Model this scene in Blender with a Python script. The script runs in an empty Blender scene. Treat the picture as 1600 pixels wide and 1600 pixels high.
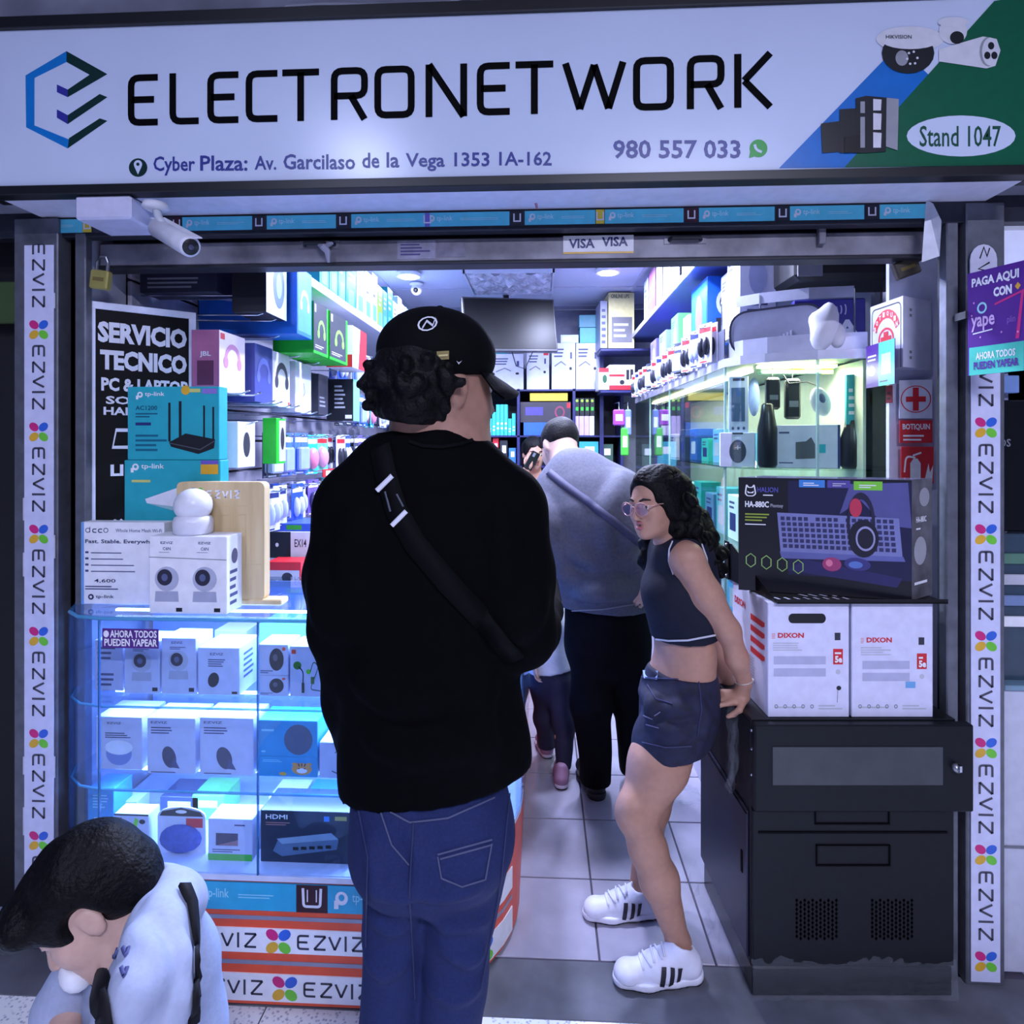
import bpy, math, random
import numpy as np
from mathutils import Vector, Matrix
random.seed(11)
SC = bpy.context.scene
COL = SC.collection
# ------------------------------------------------------------------ camera, world, exposure
F, TH, CZ = 960.0, 0.048, 1.5            # focal length in px (1600 px frame), yaw, eye height
cam_d = bpy.data.cameras.new('camera'); cam = bpy.data.objects.new('camera', cam_d); COL.objects.link(cam)
cam.location = (0, 0, CZ); cam.rotation_euler = (math.pi/2, 0, TH)
cam_d.sensor_width = 36; cam_d.lens = F/1600*36; cam_d.shift_y = -110/1600
cam_d.clip_start = .02
SC.camera = cam
SC.cycles.transparent_max_bounces = 32
SC.view_settings.view_transform = 'Standard'; SC.view_settings.look = 'None'
SC.view_settings.gamma = 1; SC.view_settings.use_curve_mapping = False
SC.view_settings.exposure = 0.0
world = bpy.data.worlds.new('World'); SC.world = world; world.use_nodes = True
world.node_tree.nodes['Background'].inputs[0].default_value = (.26, .32, .70, 1)
world.node_tree.nodes['Background'].inputs[1].default_value = .30
K_CORR, K_SHOP, K_LED, K_CASE = 31.0, 38.0, 8.0, 3.4      # lamp powers

# ------------------------------------------------------------------ geometry of the place
cT, sT = math.cos(TH), math.sin(TH)
def P(u, v, d):                       # picture point at depth d along the view axis -> world
    x = (u-800)/F*d
    return Vector((x*cT - d*sT, x*sT + d*cT, CZ-(v-690)*d/F))
def PY(u, v, Y):                      # on the plane y = Y (parallel to the shop front)
    t = (u-800)/F; X = Y*(t*cT-sT)/(cT+t*sT); d = -X*sT+Y*cT
    return Vector((X, Y, CZ-(v-690)*d/F))
def PX(u, v, X):                      # on the plane x = X (side walls)
    t = (u-800)/F; d = X/(t*cT-sT); return P(u, v, d)
def V(*a): return Vector(a)

# ------------------------------------------------------------------ materials
def lin(c):
    return tuple(((x/255/12.92) if x/255 <= .04045 else ((x/255+.055)/1.055)**2.4) for x in c)
_M = {}
def M(rgb, rough=.5, metal=0, noise=.06, bump=0, scale=30, spec=.5, emit=0, alpha=1, coat=0, kind=None, rgb2=None):
    key = (tuple(rgb), rough, metal, noise, bump, scale, spec, emit, alpha, coat, kind, rgb2)
    if key in _M: return _M[key]
    m = bpy.data.materials.new('mat_%d_%d_%d' % tuple(int(x) for x in rgb)); m.use_nodes = True
    nt = m.node_tree; b = nt.nodes['Principled BSDF']; L = lin(rgb)
    b.inputs['Roughness'].default_value = rough; b.inputs['Metallic'].default_value = metal
    b.inputs['Specular IOR Level'].default_value = spec; b.inputs['Alpha'].default_value = alpha
    b.inputs['Coat Weight'].default_value = coat
    tc = nt.nodes.new('ShaderNodeTexCoord')
    if kind == 'terrazzo':
        n = nt.nodes.new('ShaderNodeTexVoronoi'); n.inputs['Scale'].default_value = scale
    else:
        n = nt.nodes.new('ShaderNodeTexNoise'); n.inputs['Scale'].default_value = scale; n.inputs['Detail'].default_value = 4
    nt.links.new(tc.outputs['Object'], n.inputs['Vector'])
    cr = nt.nodes.new('ShaderNodeValToRGB')
    if rgb2 is None:
        a = tuple(min(1, x*(1-noise)) for x in L); c = tuple(min(1, x*(1+noise)) for x in L)
    else: a = lin(rgb2); c = L
    cr.color_ramp.elements[0].color = (*a, 1); cr.color_ramp.elements[1].color = (*c, 1)
    cr.color_ramp.elements[0].position = .3; cr.color_ramp.elements[1].position = .7
    if kind == 'terrazzo': cr.color_ramp.elements[0].position = .1; cr.color_ramp.elements[1].position = .45
    if kind == 'wood':
        mp = nt.nodes.new('ShaderNodeMapping'); mp.inputs['Scale'].default_value = (6, 6, .6)
        nt.links.new(tc.outputs['Object'], mp.inputs['Vector']); nt.links.new(mp.outputs['Vector'], n.inputs['Vector'])
    nt.links.new(n.outputs[0], cr.inputs[0])
    nt.links.new(cr.outputs[0], b.inputs['Base Color'])
    if bump:
        bp = nt.nodes.new('ShaderNodeBump'); bp.inputs['Strength'].default_value = bump; bp.inputs['Distance'].default_value = .004
        nt.links.new(n.outputs[0], bp.inputs['Height']); nt.links.new(bp.outputs[0], b.inputs['Normal'])
    if emit:
        b.inputs['Emission Color'].default_value = (*L, 1); b.inputs['Emission Strength'].default_value = emit
    _M[key] = m; return m
def glass(tint=(225, 240, 250), refl=1.0, rough=.02, name='glass'):
    key = ('glass', tint, refl, rough)
    if key in _M: return _M[key]
    m = bpy.data.materials.new(name); m.use_nodes = True; nt = m.node_tree; nt.nodes.clear()
    o = nt.nodes.new('ShaderNodeOutputMaterial'); mx = nt.nodes.new('ShaderNodeMixShader')
    t = nt.nodes.new('ShaderNodeBsdfTransparent'); g = nt.nodes.new('ShaderNodeBsdfGlossy'); fr = nt.nodes.new('ShaderNodeFresnel')
    t.inputs[0].default_value = (*lin(tint), 1); g.inputs['Roughness'].default_value = rough
    ge = nt.nodes.new('ShaderNodeNewGeometry'); mi = nt.nodes.new('ShaderNodeMix'); mi.data_type = 'FLOAT'
    mi.inputs[2].default_value = 1.45; mi.inputs[3].default_value = 1/1.45
    nt.links.new(ge.outputs['Backfacing'], mi.inputs[0]); nt.links.new(mi.outputs[0], fr.inputs[0])     # the same sheet seen from either side
    ml = nt.nodes.new('ShaderNodeMath'); ml.operation = 'MULTIPLY'; ml.inputs[1].default_value = refl
    nt.links.new(fr.outputs[0], ml.inputs[0]); nt.links.new(ml.outputs[0], mx.inputs[0])
    nt.links.new(t.outputs[0], mx.inputs[1]); nt.links.new(g.outputs[0], mx.inputs[2]); nt.links.new(mx.outputs[0], o.inputs[0])
    _M[key] = m; return m
def plasticwrap():
    if 'wrap' in _M: return _M['wrap']
    m = bpy.data.materials.new('plastic_wrap'); m.use_nodes = True; nt = m.node_tree; nt.nodes.clear()
    o = nt.nodes.new('ShaderNodeOutputMaterial'); mx = nt.nodes.new('ShaderNodeMixShader'); mx.inputs[0].default_value = .08
    t = nt.nodes.new('ShaderNodeBsdfTransparent'); g = nt.nodes.new('ShaderNodeBsdfPrincipled')
    g.inputs['Base Color'].default_value = (.5, .54, .62, 1); g.inputs['Roughness'].default_value = .1
    tc = nt.nodes.new('ShaderNodeTexCoord'); n = nt.nodes.new('ShaderNodeTexNoise'); n.inputs['Scale'].default_value = 55
    bp = nt.nodes.new('ShaderNodeBump'); bp.inputs['Strength'].default_value = .8; bp.inputs['Distance'].default_value = .01
    nt.links.new(tc.outputs['Object'], n.inputs['Vector']); nt.links.new(n.outputs[0], bp.inputs['Height']); nt.links.new(bp.outputs[0], g.inputs['Normal'])
    nt.links.new(t.outputs[0], mx.inputs[1]); nt.links.new(g.outputs[0], mx.inputs[2]); nt.links.new(mx.outputs[0], o.inputs[0])
    _M['wrap'] = m; return m
WHITE = M((226, 226, 236), .45); PAPER = M((236, 236, 242), .5); BLACK = M((18, 18, 22), .45); INK = M((32, 32, 44), .5)
GREYM = M((112, 114, 124), .45, .6, .18, .15, 25); DARKM = M((40, 41, 50), .45, .3, .12)
CYAN = M((62, 178, 206), .4); TEAL = M((40, 176, 190), .4); NAVY = M((34, 44, 110), .45); BLUE = M((30, 110, 205), .4)
RED = M((205, 36, 48), .45); GREEN = M((60, 170, 50), .45); ORANGE = M((226, 84, 52), .4); YELL = M((232, 204, 60), .45)
PURP = M((92, 40, 140), .4); PINK = M((205, 40, 120), .45); LGREY = M((186, 188, 200), .5); MGREY = M((120, 122, 134), .5)
VIOL = M((120, 110, 200), .4); MINT = M((60, 200, 170), .4); GOLD = M((220, 170, 50), .4); CHROME = M((200, 205, 215), .15, 1)
GLASS = glass((240, 247, 252)); GLASSG = glass((240, 250, 246), 1.0); EDGE = M((120, 190, 200), .1, 0, .02, alpha=.55)

# ------------------------------------------------------------------ objects
def link(name, data, parent=None):
    o = bpy.data.objects.new(name, data); COL.objects.link(o)
    if parent is not None: o.parent = parent
    return o
def tag(o, label=None, cat=None, group=None, kind=None):
    if label: o['label'] = label
    if cat: o['category'] = cat
    if group: o['group'] = group
    if kind: o['kind'] = kind
    return o
def thing(name, label, cat, loc=(0, 0, 0), rz=0, group=None):
    o = link(name, None); o.location = loc; o.rotation_euler = (0, 0, rz); o.empty_display_size = .05
    return tag(o, label, cat, group)
def mesh_from(name, v, f, mats, mi=None, smooth=False):
    me = bpy.data.meshes.new(name); me.from_pydata([tuple(p) for p in v], [], f)
    for m in (mats if isinstance(mats, (list, tuple)) else [mats]): me.materials.append(m)
    if mi is not None: me.polygons.foreach_set('material_index', mi)
    if smooth: me.polygons.foreach_set('use_smooth', [True]*len(me.polygons))
    me.update(); return me
class MB:
    def __init__(s): s.v = []; s.f = []; s.mi = []; s.cur = 0
    def add(s, v, f):
        n = len(s.v); s.v += [Vector(p) for p in v]
        s.f += [tuple(i+n for i in q) for q in f]; s.mi += [s.cur]*len(f); return s
    def box(s, x0, y0, z0, x1, y1, z1, b=0):
        if not b:
            v = [(x0,y0,z0),(x1,y0,z0),(x1,y1,z0),(x0,y1,z0),(x0,y0,z1),(x1,y0,z1),(x1,y1,z1),(x0,y1,z1)]
            return s.add(v, [(0,3,2,1),(4,5,6,7),(0,1,5,4),(1,2,6,5),(2,3,7,6),(3,0,4,7)])
        lo = (x0, y0, z0); hi = (x1, y1, z1); v = []; idx = {}
        for c in range(8):
            sg = [(c >> k) & 1 for k in range(3)]
            for ax in range(3):
                p = [(hi[k]-b if sg[k] else lo[k]+b) for k in range(3)]
                p[ax] = hi[ax] if sg[ax] else lo[ax]
                idx[(c, ax)] = len(v); v.append(p)
        f = []
        def orient(q):
            pts = [Vector(v[i]) for i in q]; n = (pts[1]-pts[0]).cross(pts[2]-pts[0])
            cc = sum(pts, Vector())/len(pts)-Vector(((x0+x1)/2, (y0+y1)/2, (z0+z1)/2))
            return tuple(q) if n.dot(cc) > 0 else tuple(reversed(q))
        for ax in range(3):
            a, c2 = (ax+1) % 3, (ax+2) % 3
            for sd in (0, 1):
                cs = [(sd << ax) | (i << a) | (j << c2) for i, j in ((0,0),(1,0),(1,1),(0,1))]
                f.append(orient([idx[(c, ax)] for c in cs]))
            for i in (0, 1):
                for j in (0, 1):
                    c0 = (i << a) | (j << c2); c1 = c0 | (1 << ax)
                    f.append(orient([idx[(c0, a)], idx[(c1, a)], idx[(c1, c2)], idx[(c0, c2)]]))
        for c in range(8): f.append(orient([idx[(c, k)] for k in range(3)]))
        return s.add(v, f)
    def prism(s, poly, z0, z1, top=True):
        n = len(poly); v = [(p[0], p[1], z0) for p in poly]+[(p[0], p[1], z1) for p in poly]
        f = [(i, (i+1) % n, n+(i+1) % n, n+i) for i in range(n)]
        f += [tuple(range(n-1, -1, -1)), tuple(range(n, 2*n))]
        return s.add(v, f)
    def hull(s, pts, thick):     # flat polygon given in 3-D, with a thickness along its normal
        pts = [Vector(p) for p in pts]; nrm = (pts[1]-pts[0]).cross(pts[2]-pts[0]).normalized()*thick; n = len(pts)
        return s.add(pts+[p+nrm for p in pts], [tuple(range(n-1, -1, -1)), tuple(range(n, 2*n))]+[(i, (i+1) % n, n+(i+1) % n, n+i) for i in range(n)])
    def tube(s, path, r, n=8, cap=True):
        path = [Vector(p) for p in path]; R = r if isinstance(r, (list, tuple)) else [r]*len(path); v = []; f = []
        up = Vector((0, 0, 1))
        for i, p in enumerate(path):
            t = (path[min(i+1, len(path)-1)]-path[max(i-1, 0)]).normalized()
            a = t.cross(up if abs(t.dot(up)) < .95 else Vector((1, 0, 0))).normalized(); b2 = t.cross(a)
            for k in range(n):
                an = 2*math.pi*k/n; v.append(p+(a*math.cos(an)+b2*math.sin(an))*R[i])
        for i in range(len(path)-1):
            for k in range(n):
                f.append((i*n+k, i*n+(k+1) % n, (i+1)*n+(k+1) % n, (i+1)*n+k))
        if cap: f += [tuple(range(n-1, -1, -1)), tuple((len(path)-1)*n+k for k in range(n))]
        return s.add(v, f)
    def lathe(s, prof, n=20, M4=None):    # profile (r, z) revolved about z
        v = []; f = []
        for r, z in prof:
            for k in range(n):
                a = 2*math.pi*k/n; v.append(Vector((r*math.cos(a), r*math.sin(a), z)))
        m = len(prof)
        for i in range(m-1):
            for k in range(n): f.append((i*n+k, i*n+(k+1) % n, (i+1)*n+(k+1) % n, (i+1)*n+k))
        f += [tuple(range(n-1, -1, -1)), tuple((m-1)*n+k for k in range(n))]
        if M4 is not None: v = [M4 @ p for p in v]
        return s.add(v, f)
    def ell(s, c, r, n=14, m=8, R=None):
        v = []; f = []
        for i in range(m+1):
            th = math.pi*i/m
            for k in range(n):
                a = 2*math.pi*k/n; p = Vector((r[0]*math.sin(th)*math.cos(a), r[1]*math.sin(th)*math.sin(a), -r[2]*math.cos(th)))
                if R is not None: p = R @ p
                v.append(p+Vector(c))
        for i in range(m):
            for k in range(n): f.append((i*n+k, i*n+(k+1) % n, (i+1)*n+(k+1) % n, (i+1)*n+k))
        return s.add(v, f)
    def strip(s, path, z0, z1, th=.002):  # upright band along a plan path (outside is to the right), with thickness
        n = len(path); P2 = [Vector((p[0], p[1], 0)) for p in path]; off = []
        for i in range(n):
            t = (P2[min(i+1, n-1)]-P2[max(i-1, 0)]).normalized(); off.append(P2[i]+Vector((t.y, -t.x, 0))*th)
        v = [(p.x, p.y, z0) for p in P2]+[(p.x, p.y, z1) for p in P2]+[(p.x, p.y, z0) for p in off]+[(p.x, p.y, z1) for p in off]
        f = []
        for i in range(n-1):
            f += [(2*n+i, 2*n+i+1, 3*n+i+1, 3*n+i), (i, n+i, n+i+1, i+1), (n+i, 3*n+i, 3*n+i+1, n+i+1), (i, i+1, 2*n+i+1, 2*n+i)]
        f += [(0, 2*n, 3*n, n), (n-1, 2*n-1, 4*n-1, 3*n-1)]
        return s.add(v, f)
    def xform(s, M4): s.v = [M4 @ p for p in s.v]; return s
    def mesh(s, name, mats, smooth=False): return mesh_from(name, s.v, s.f, mats, s.mi if isinstance(mats, (list, tuple)) else None, smooth)
    def build(s, name, mats, parent=None, smooth=False, world=False):
        if world and parent is not None:
            o = Vector(parent.location); s.v = [p-o for p in s.v]
        return link(name, s.mesh(name, mats, smooth), parent)
def struct(name, mb, mats, parent=None, smooth=False):
    o = mb.build(name, mats, parent, smooth)
    if parent is None: o['kind'] = 'structure'
    return o
def copy_tree(o, parent=None):
    c = o.copy(); COL.objects.link(c); c.parent = parent
    for ch in list(o.children): copy_tree(ch, c)
    return c
ORD = 'first second third fourth fifth sixth seventh eighth ninth tenth eleventh twelfth thirteenth fourteenth fifteenth sixteenth seventeenth eighteenth nineteenth twentieth'.split()

# ------------------------------------------------------------------ flat print on faces
_T = {}
def textmesh(s, bold):
    k = (s, bold)
    if k in _T: return _T[k]
    c = bpy.data.curves.new('t', 'FONT'); c.body = s; c.size = 1; c.resolution_u = 2; c.offset = bold
    o = bpy.data.objects.new('t', c); me = o.to_mesh()
    v = [(p.co.x, p.co.y) for p in me.vertices]; f = [tuple(q.vertices) for q in me.polygons]
    o.to_mesh_clear(); bpy.data.objects.remove(o); bpy.data.curves.remove(c)
    xs = [p[0] for p in v]; ys = [p[1] for p in v]; x0, x1, y0, y1 = min(xs), max(xs), min(ys), max(ys)
    v = [((x-x0)/(x1-x0), (y-y0)/(y1-y0)) for x, y in v]
    _T[k] = (v, f, (x1-x0)/(y1-y0)); return _T[k]
def roundpath(pts, r, closed=False, n=4):
    out = []; m = len(pts)
    for i, p in enumerate(pts):
        if (not closed and i in (0, m-1)) or r == 0: out.append(p); continue
        a = Vector(pts[i-1]); b = Vector(p); c = Vector(pts[(i+1) % m])
        d1 = (a-b); d2 = (c-b); q = min(r, d1.length*.48, d2.length*.48)
        s0 = b+d1.normalized()*q; s1 = b+d2.normalized()*q
        for k in range(n+1):
            t = k/n; out.append(tuple(s0*(1-t)**2+b*2*t*(1-t)+s1*t*t))
    return out
def ribbon(pts, w, closed=False):
    pts = [Vector(p) for p in pts]; n = len(pts); L = []; R = []
    for i in range(n):
        a = pts[i-1] if (i > 0 or closed) else None; c = pts[(i+1) % n] if (i < n-1 or closed) else None
        d1 = (pts[i]-a).normalized() if a is not None else None; d2 = (c-pts[i]).normalized() if c is not None else None
        if d1 is None: d1 = d2
        if d2 is None: d2 = d1
        n1 = Vector((-d1.y, d1.x)); n2 = Vector((-d2.y, d2.x)); m = (n1+n2)
        if m.length < 1e-4: m = n1
        m.normalize(); k = w/2/max(.62, m.dot(n1)); L.append(pts[i]+m*k); R.append(pts[i]-m*k)
    v = [tuple(p) for p in L+R]; f = [(i, n+i, n+i+1, i+1) for i in range(n-1)]
    if closed: f.append((n-1, 2*n-1, n, 0))
    return v, f
STROKES = {
 'E': (.62, [[(1,1),(0,1),(0,0),(1,0)], [(.02,.51),(.86,.51)]]), 'L': (.6, [[(0,1),(0,0),(1,0)]]),
 'C': (.62, [[(1,1),(0,1),(0,0),(1,0)]]), 'T': (.75, [[(0,1),(1,1)], [(.5,1),(.5,0)]]),
 'R': (.66, [[(0,0),(0,1),(1,1),(1,.45),(0,.45)], [(.55,.45),(1,0)]]), 'O': (.72, [[(0,0),(0,1),(1,1),(1,0),'c']]),
 'N': (.74, [[(0,0),(0,1),(1,0),(1,1)]]), 'W': (1.15, [[(0,1),(.25,0),(.5,.95),(.75,0),(1,1)]]),
 'K': (.7, [[(0,0),(0,1)], [(1,1),(.2,.5),(1,0)]]), 'Z': (.72, [[(0,1),(1,1),(0,0),(1,0)]]),
 'V': (.8, [[(0,1),(.5,0),(1,1)]]), 'I': (.12, [[(.5,1),(.5,0)]])}
class Art:
    """flat print on a face: f maps (a, b) -> 3-D point in the thing's own frame, n is the outward normal"""
    def __init__(s, th, f, n): s.th = th; s.f = f; s.n = Vector(n); s.k = 1
    @classmethod
    def on(cls, th, w, d, h, side='front'):
        if side == 'front': return cls(th, lambda a, b: Vector((-w/2+a*w, -d/2, b*h)), (0, -1, 0))
        if side == 'right': return cls(th, lambda a, b: Vector((w/2, -d/2+a*d, b*h)), (1, 0, 0))
        if side == 'left': return cls(th, lambda a, b: Vector((-w/2, d/2-a*d, b*h)), (-1, 0, 0))
        return cls(th, lambda a, b: Vector((-w/2+a*w, -d/2+b*d, h)), (0, 0, 1))
    @classmethod
    def px(cls, th, Y):   # on a plane y = Y, given by measured picture points
        o = Vector(th.location); return cls(th, lambda u, v: PY(u, v, Y)-o, (0, -1, 0))
    def put(s, name, v, f, mat, lift=1, parent=None):
        s.k += 1; o = s.n*(.0004*lift+.00002*s.k)
        v3 = [s.f(p[0], p[1])+o for p in v]
        if f:
            q = f[0]; nn = (v3[q[1]]-v3[q[0]]).cross(v3[q[2]]-v3[q[0]])
            if nn.dot(s.n) < 0: f = [tuple(reversed(x)) for x in f]
        return link(name, mesh_from(name, v3, f, mat), parent or s.th)
    def poly(s, name, pts, mat, lift=1, parent=None): return s.put(name, pts, [tuple(range(len(pts)))], mat, lift, parent)
    def rect(s, name, a0, b0, a1, b1, mat, lift=1, parent=None): return s.poly(name, [(a0,b0),(a1,b0),(a1,b1),(a0,b1)], mat, lift, parent)
    def disc(s, name, a, b, ra, rb, mat, lift=1, n=20, parent=None, rot=0):
        c, q = math.cos(rot), math.sin(rot)
        pts = []
        for i in range(n):
            x = ra*math.cos(2*math.pi*i/n); y = rb*math.sin(2*math.pi*i/n); pts.append((a+x*c-y*q, b+x*q+y*c))
        return s.poly(name, pts, mat, lift, parent)
    def ring(s, name, a, b, ra, rb, wd, mat, lift=1, n=24, parent=None):
        v = []; 
        for k in (1, 1-wd):
            v += [(a+ra*k*math.cos(2*math.pi*i/n), b+rb*k*math.sin(2*math.pi*i/n)) for i in range(n)]
        return s.put(name, v, [(i, (i+1) % n, n+(i+1) % n, n+i) for i in range(n)], mat, lift, parent)
    def line(s, name, pts, w, mat, lift=1, closed=False, parent=None):
        v, f = ribbon(pts, w, closed); return s.put(name, v, f, mat, lift, parent)
    def text(s, name, t, a0, b0, a1, b1, mat, bold=0, lift=2, parent=None, rot=0):
        v, f, _ = textmesh(t, bold)
        if rot == 0: q = [(a0+x*(a1-a0), b0+y*(b1-b0)) for x, y in v]
        elif rot == -90: q = [(a0+y*(a1-a0), b1-x*(b1-b0)) for x, y in v]      # reads downwards
        else: q = [(a1-y*(a1-a0), b0+x*(b1-b0)) for x, y in v]
        return s.put(name, q, f, mat, lift, parent)
    def lines(s, a0, b0, a1, b1, n, mat, lift=1, name='fine_print', fill=.45, parent=None):
        v = []; f = []; rg = random.Random(int(abs(a0*977+b0*131+n)*1000))
        for i in range(n):
            h = (b1-b0)/n; y = b0+i*h; x1 = a0+(a1-a0)*rg.uniform(.6, 1); k = len(v)
            v += [(a0, y), (x1, y), (x1, y+h*fill), (a0, y+h*fill)]; f.append((k, k+1, k+2, k+3))
        return s.put(name, v, f, mat, lift, parent)
    def strokes(s, name, word, boxes, b0, b1, w, mat, r=.12, lift=2, asp=1.0, parent=None):
        V_ = []; Fc = []
        for ch, (a0, a1) in zip(word, boxes):
            for st in STROKES[ch][1]:
                cl = st[-1] == 'c'; pts = st[:-1] if cl else st
                hw = w/2; ia0, ia1 = (a0+hw*asp, a1-hw*asp) if a1-a0 > 2.2*w else ((a0+a1)/2, (a0+a1)/2)
                # work in metric space with height H=|b1-b0|
                H = abs(b1-b0); sg = 1 if b1 > b0 else -1
                q = [(ia0+x*(ia1-ia0), hw+y*(H-2*hw)) for x, y in pts]
                q = [(x, (0 if (ch in 'NVWKTIRL' or True) and abs(p[1]) < 1e-6 and ch in 'TIKNR' else (H if abs(p[1]-1) < 1e-6 and ch in 'IKNL' else y))) for (x, y), p in zip(q, pts)]
                rr = 0 if ch in 'NVWKZ' else r*H
                for sub in ([q[i:i+2] for i in range(len(q)-1)] if ch in 'NVWKZ' else [roundpath(q, rr, cl)]):
                    v, f = ribbon(sub, w, cl); k = len(V_)
                    V_ += [(x, b0+sg*y) for x, y in v]; Fc += [tuple(i+k for i in g) for g in f]
        return s.put(name, V_, Fc, mat, lift, parent)
_box = {}
def carton(name, label, cat, loc, rz, w, d, h, mat, group=None, bev=.0012):
    key = (round(w, 4), round(d, 4), round(h, 4), mat.name if not isinstance(mat, list) else tuple(m.name for m in mat), name)
    if key not in _box: _box[key] = MB().box(-w/2, -d/2, 0, w/2, d/2, h, bev).mesh(name, mat)
    o = link(name, _box[key]); o.location = loc; o.rotation_euler = (0, 0, rz)
    return tag(o, label, cat, group)
def fb(u0, u1, v0, v1, Y, dep, z=None):     # box whose front lies on y = Y -> loc, w, dep, h
    a = PY(u0, v1, Y); b = PY(u1, v1, Y); c = PY((u0+u1)/2, v0, Y); z0 = PY((u0+u1)/2, v1, Y).z if z is None else z
    return Vector(((a.x+b.x)/2, Y+dep/2, z0)), b.x-a.x, dep, c.z-z0
EZB = [(0, .195), (.24, .44), (.46, .66), (.70, .74), (.80, 1.0)]
def ezviz(art, a0, b0, a1, b1, mat, wd, parent=None, lift=2):
    return art.strokes('lettering', 'EZVIZ', [(a0+(a1-a0)*x, a0+(a1-a0)*y) for x, y in EZB], b0, b1, wd, mat, .2, lift, parent=parent)
def petals(art, a, b, r, parent=None, ax=1, lift=2, rot=False):
    for (dx, dy), m, q in (((-1, 1), PINK, .5), ((1, 1), M((50, 100, 205), .4), -.5), ((-1, -1), GOLD, -.5), ((1, -1), M((110, 200, 60), .4), .5)):
        if rot: dx, dy = dy, -dx
        art.disc('logo_petal', a+dx*r*.56*ax, b+dy*r*.56, r*.60*ax, r*.46, m, lift, 14, parent, -.6 if dx*dy < 0 else .6)
# ================================================================== THE SETTING
XL, XR, YF, YB, ZC = -1.36, 1.36, 1.76, 5.40, 2.65      # shop walls, front plane, back wall, ceiling
# corridor and shop floors: grout beds with single tiles as children
fl = struct('floor_shop', MB().box(XL, 1.78, -.05, XR, YB, -.004), M((70, 66, 82), .8))
tm = MB().box(-.1635, -.1635, -.006, .1635, .1635, 0, .0015).mesh('floor_tile', M((158, 155, 172), .22, 0, .10, .10, 9))
ty = 1.785+.1665
while ty < YB-.1:
    tx = .168-.1665-.333*4
    while tx < XR-.1:
        if not (tx < -.75 and ty > 2.1):
            o = link('floor_tile', tm, fl); o.location = (tx, ty, 0)
        tx += .333
    ty += .333
th0 = struct('floor_threshold', MB().box(-4.0, 1.60, -.05, 4.0, 1.783, -.001, .002), M((92, 94, 104), .7, 0, .3, .3, 7))
cf = struct('floor_corridor', MB().box(-4.0, -2.6, -.05, 4.0, 1.60, -.006), M((70, 72, 84), .8))
terr = M((244, 246, 250), .35, 0, .1, .05, 95, kind='terrazzo', rgb2=(160, 164, 182))
tm2 = MB().box(-.248, -.248, -.006, .248, .248, 0, .0015).mesh('terrazzo_tile', terr)
for i in range(-8, 9):
    for j in range(8):
        o = link('terrazzo_tile', tm2, cf); o.location = (.02+.5*i, 1.35-.5*j, 0)
WALLM = M((176, 176, 192), .6, 0, .05)
struct('wall_left', MB().box(XL-.06, 1.79, 0, XL, YB+.06, ZC), WALLM)
struct('wall_right', MB().box(XR, 1.86, 0, XR+.06, YB+.06, ZC), WALLM)
struct('wall_back', MB().box(XL, YB, 0, XR, YB+.06, ZC), M((150, 152, 172), .6))
CONC = M((128, 130, 146), .85, 0, .25, .4, 6)
struct('wall_front', MB().box(-4.0, 1.66, 2.18, 4.0, 1.76, 3.4), CONC)
# ceiling: a grid of bars with single panels
ce = struct('ceiling', MB().box(XL-.06, 1.78, ZC+.03, XR+.06, YB+.06, ZC+.08), M((80, 82, 96), .8))
bars = MB()
x = -.53-.61; xs = []
while x < XR: xs.append(x); x += .61
ys = [1.78+.02]; y = 2.17
while y < YB: ys.append(y); y += .61
for x in xs: bars.box(x-.012, 1.80, ZC-.004, x+.012, YB, ZC+.03)
for y in ys[1:]: bars.box(XL, y-.012, ZC-.0035, XR, y+.012, ZC+.03)
bars.build('ceiling_bars', M((190, 192, 210), .4), ce)
ex = [XL]+xs+[XR]; ey = ys+[YB]
CP = M((196, 200, 222), .7, 0, .04, .1, 60)
for i in range(len(ex)-1):
    for j in range(len(ey)-1):
        MB().box(ex[i]+.012, ey[j]+.012, ZC+.004, ex[i+1]-.012, ey[j+1]-.012, ZC+.012).build('ceiling_panel', CP, ce)
# slat panels on the left wall, one mesh per slat
for k in range(12):
    z0 = .98+k*.132
    MB().box(XL, 1.95, z0, XL+.018, 5.38, z0+.122, .003).build('slat', M((172, 170, 186), .5), bpy.data.objects['wall_left'])
MB().box(XL, 1.95, .98, XL+.006, 5.38, 2.56).build('slat_groove', M((36, 34, 42), .8), bpy.data.objects['wall_left'])
# posts of the shop front
def post(name, x0, x1, y0, y1, mat=GREYM, z1=2.16):
    mb = MB().box(x0, y0, 0, x1, y1, z1, .003)
    return struct(name, mb, mat)
post('trim_1', -1.56, -1.425, 1.745, 1.86); post('trim_2', -1.425, -1.385, 1.79, 1.86, DARKM); post('trim_3', -1.385, -1.352, 1.76, 1.79)
post('trim_4', 1.126, 1.158, 1.765, 1.80); post('trim_5', 1.158, 1.172, 1.79, 1.86, DARKM); post('trim_6', 1.172, 1.275, 1.755, 1.86)
struct('trim_7', MB().box(-4.0, 1.762, 2.108, 4.0, 1.80, 2.19, .002), M((44, 46, 58), .4, .3, .15))       # dark lintel
struct('trim_8', MB().box(-1.352, 1.88, 2.07, 1.3, 1.95, 2.64), M((60, 60, 70), .6))
# neighbouring stands, far left and far right
struct('wall_neighbour_left', MB().box(-4.0, 1.9, 0, -1.56, 1.96, 2.19), M((16, 16, 20), .6))
struct('wall_neighbour_right', MB().box(1.28, 1.9, 0, 4.0, 1.96, 2.19), M((60, 60, 72), .6))

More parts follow.
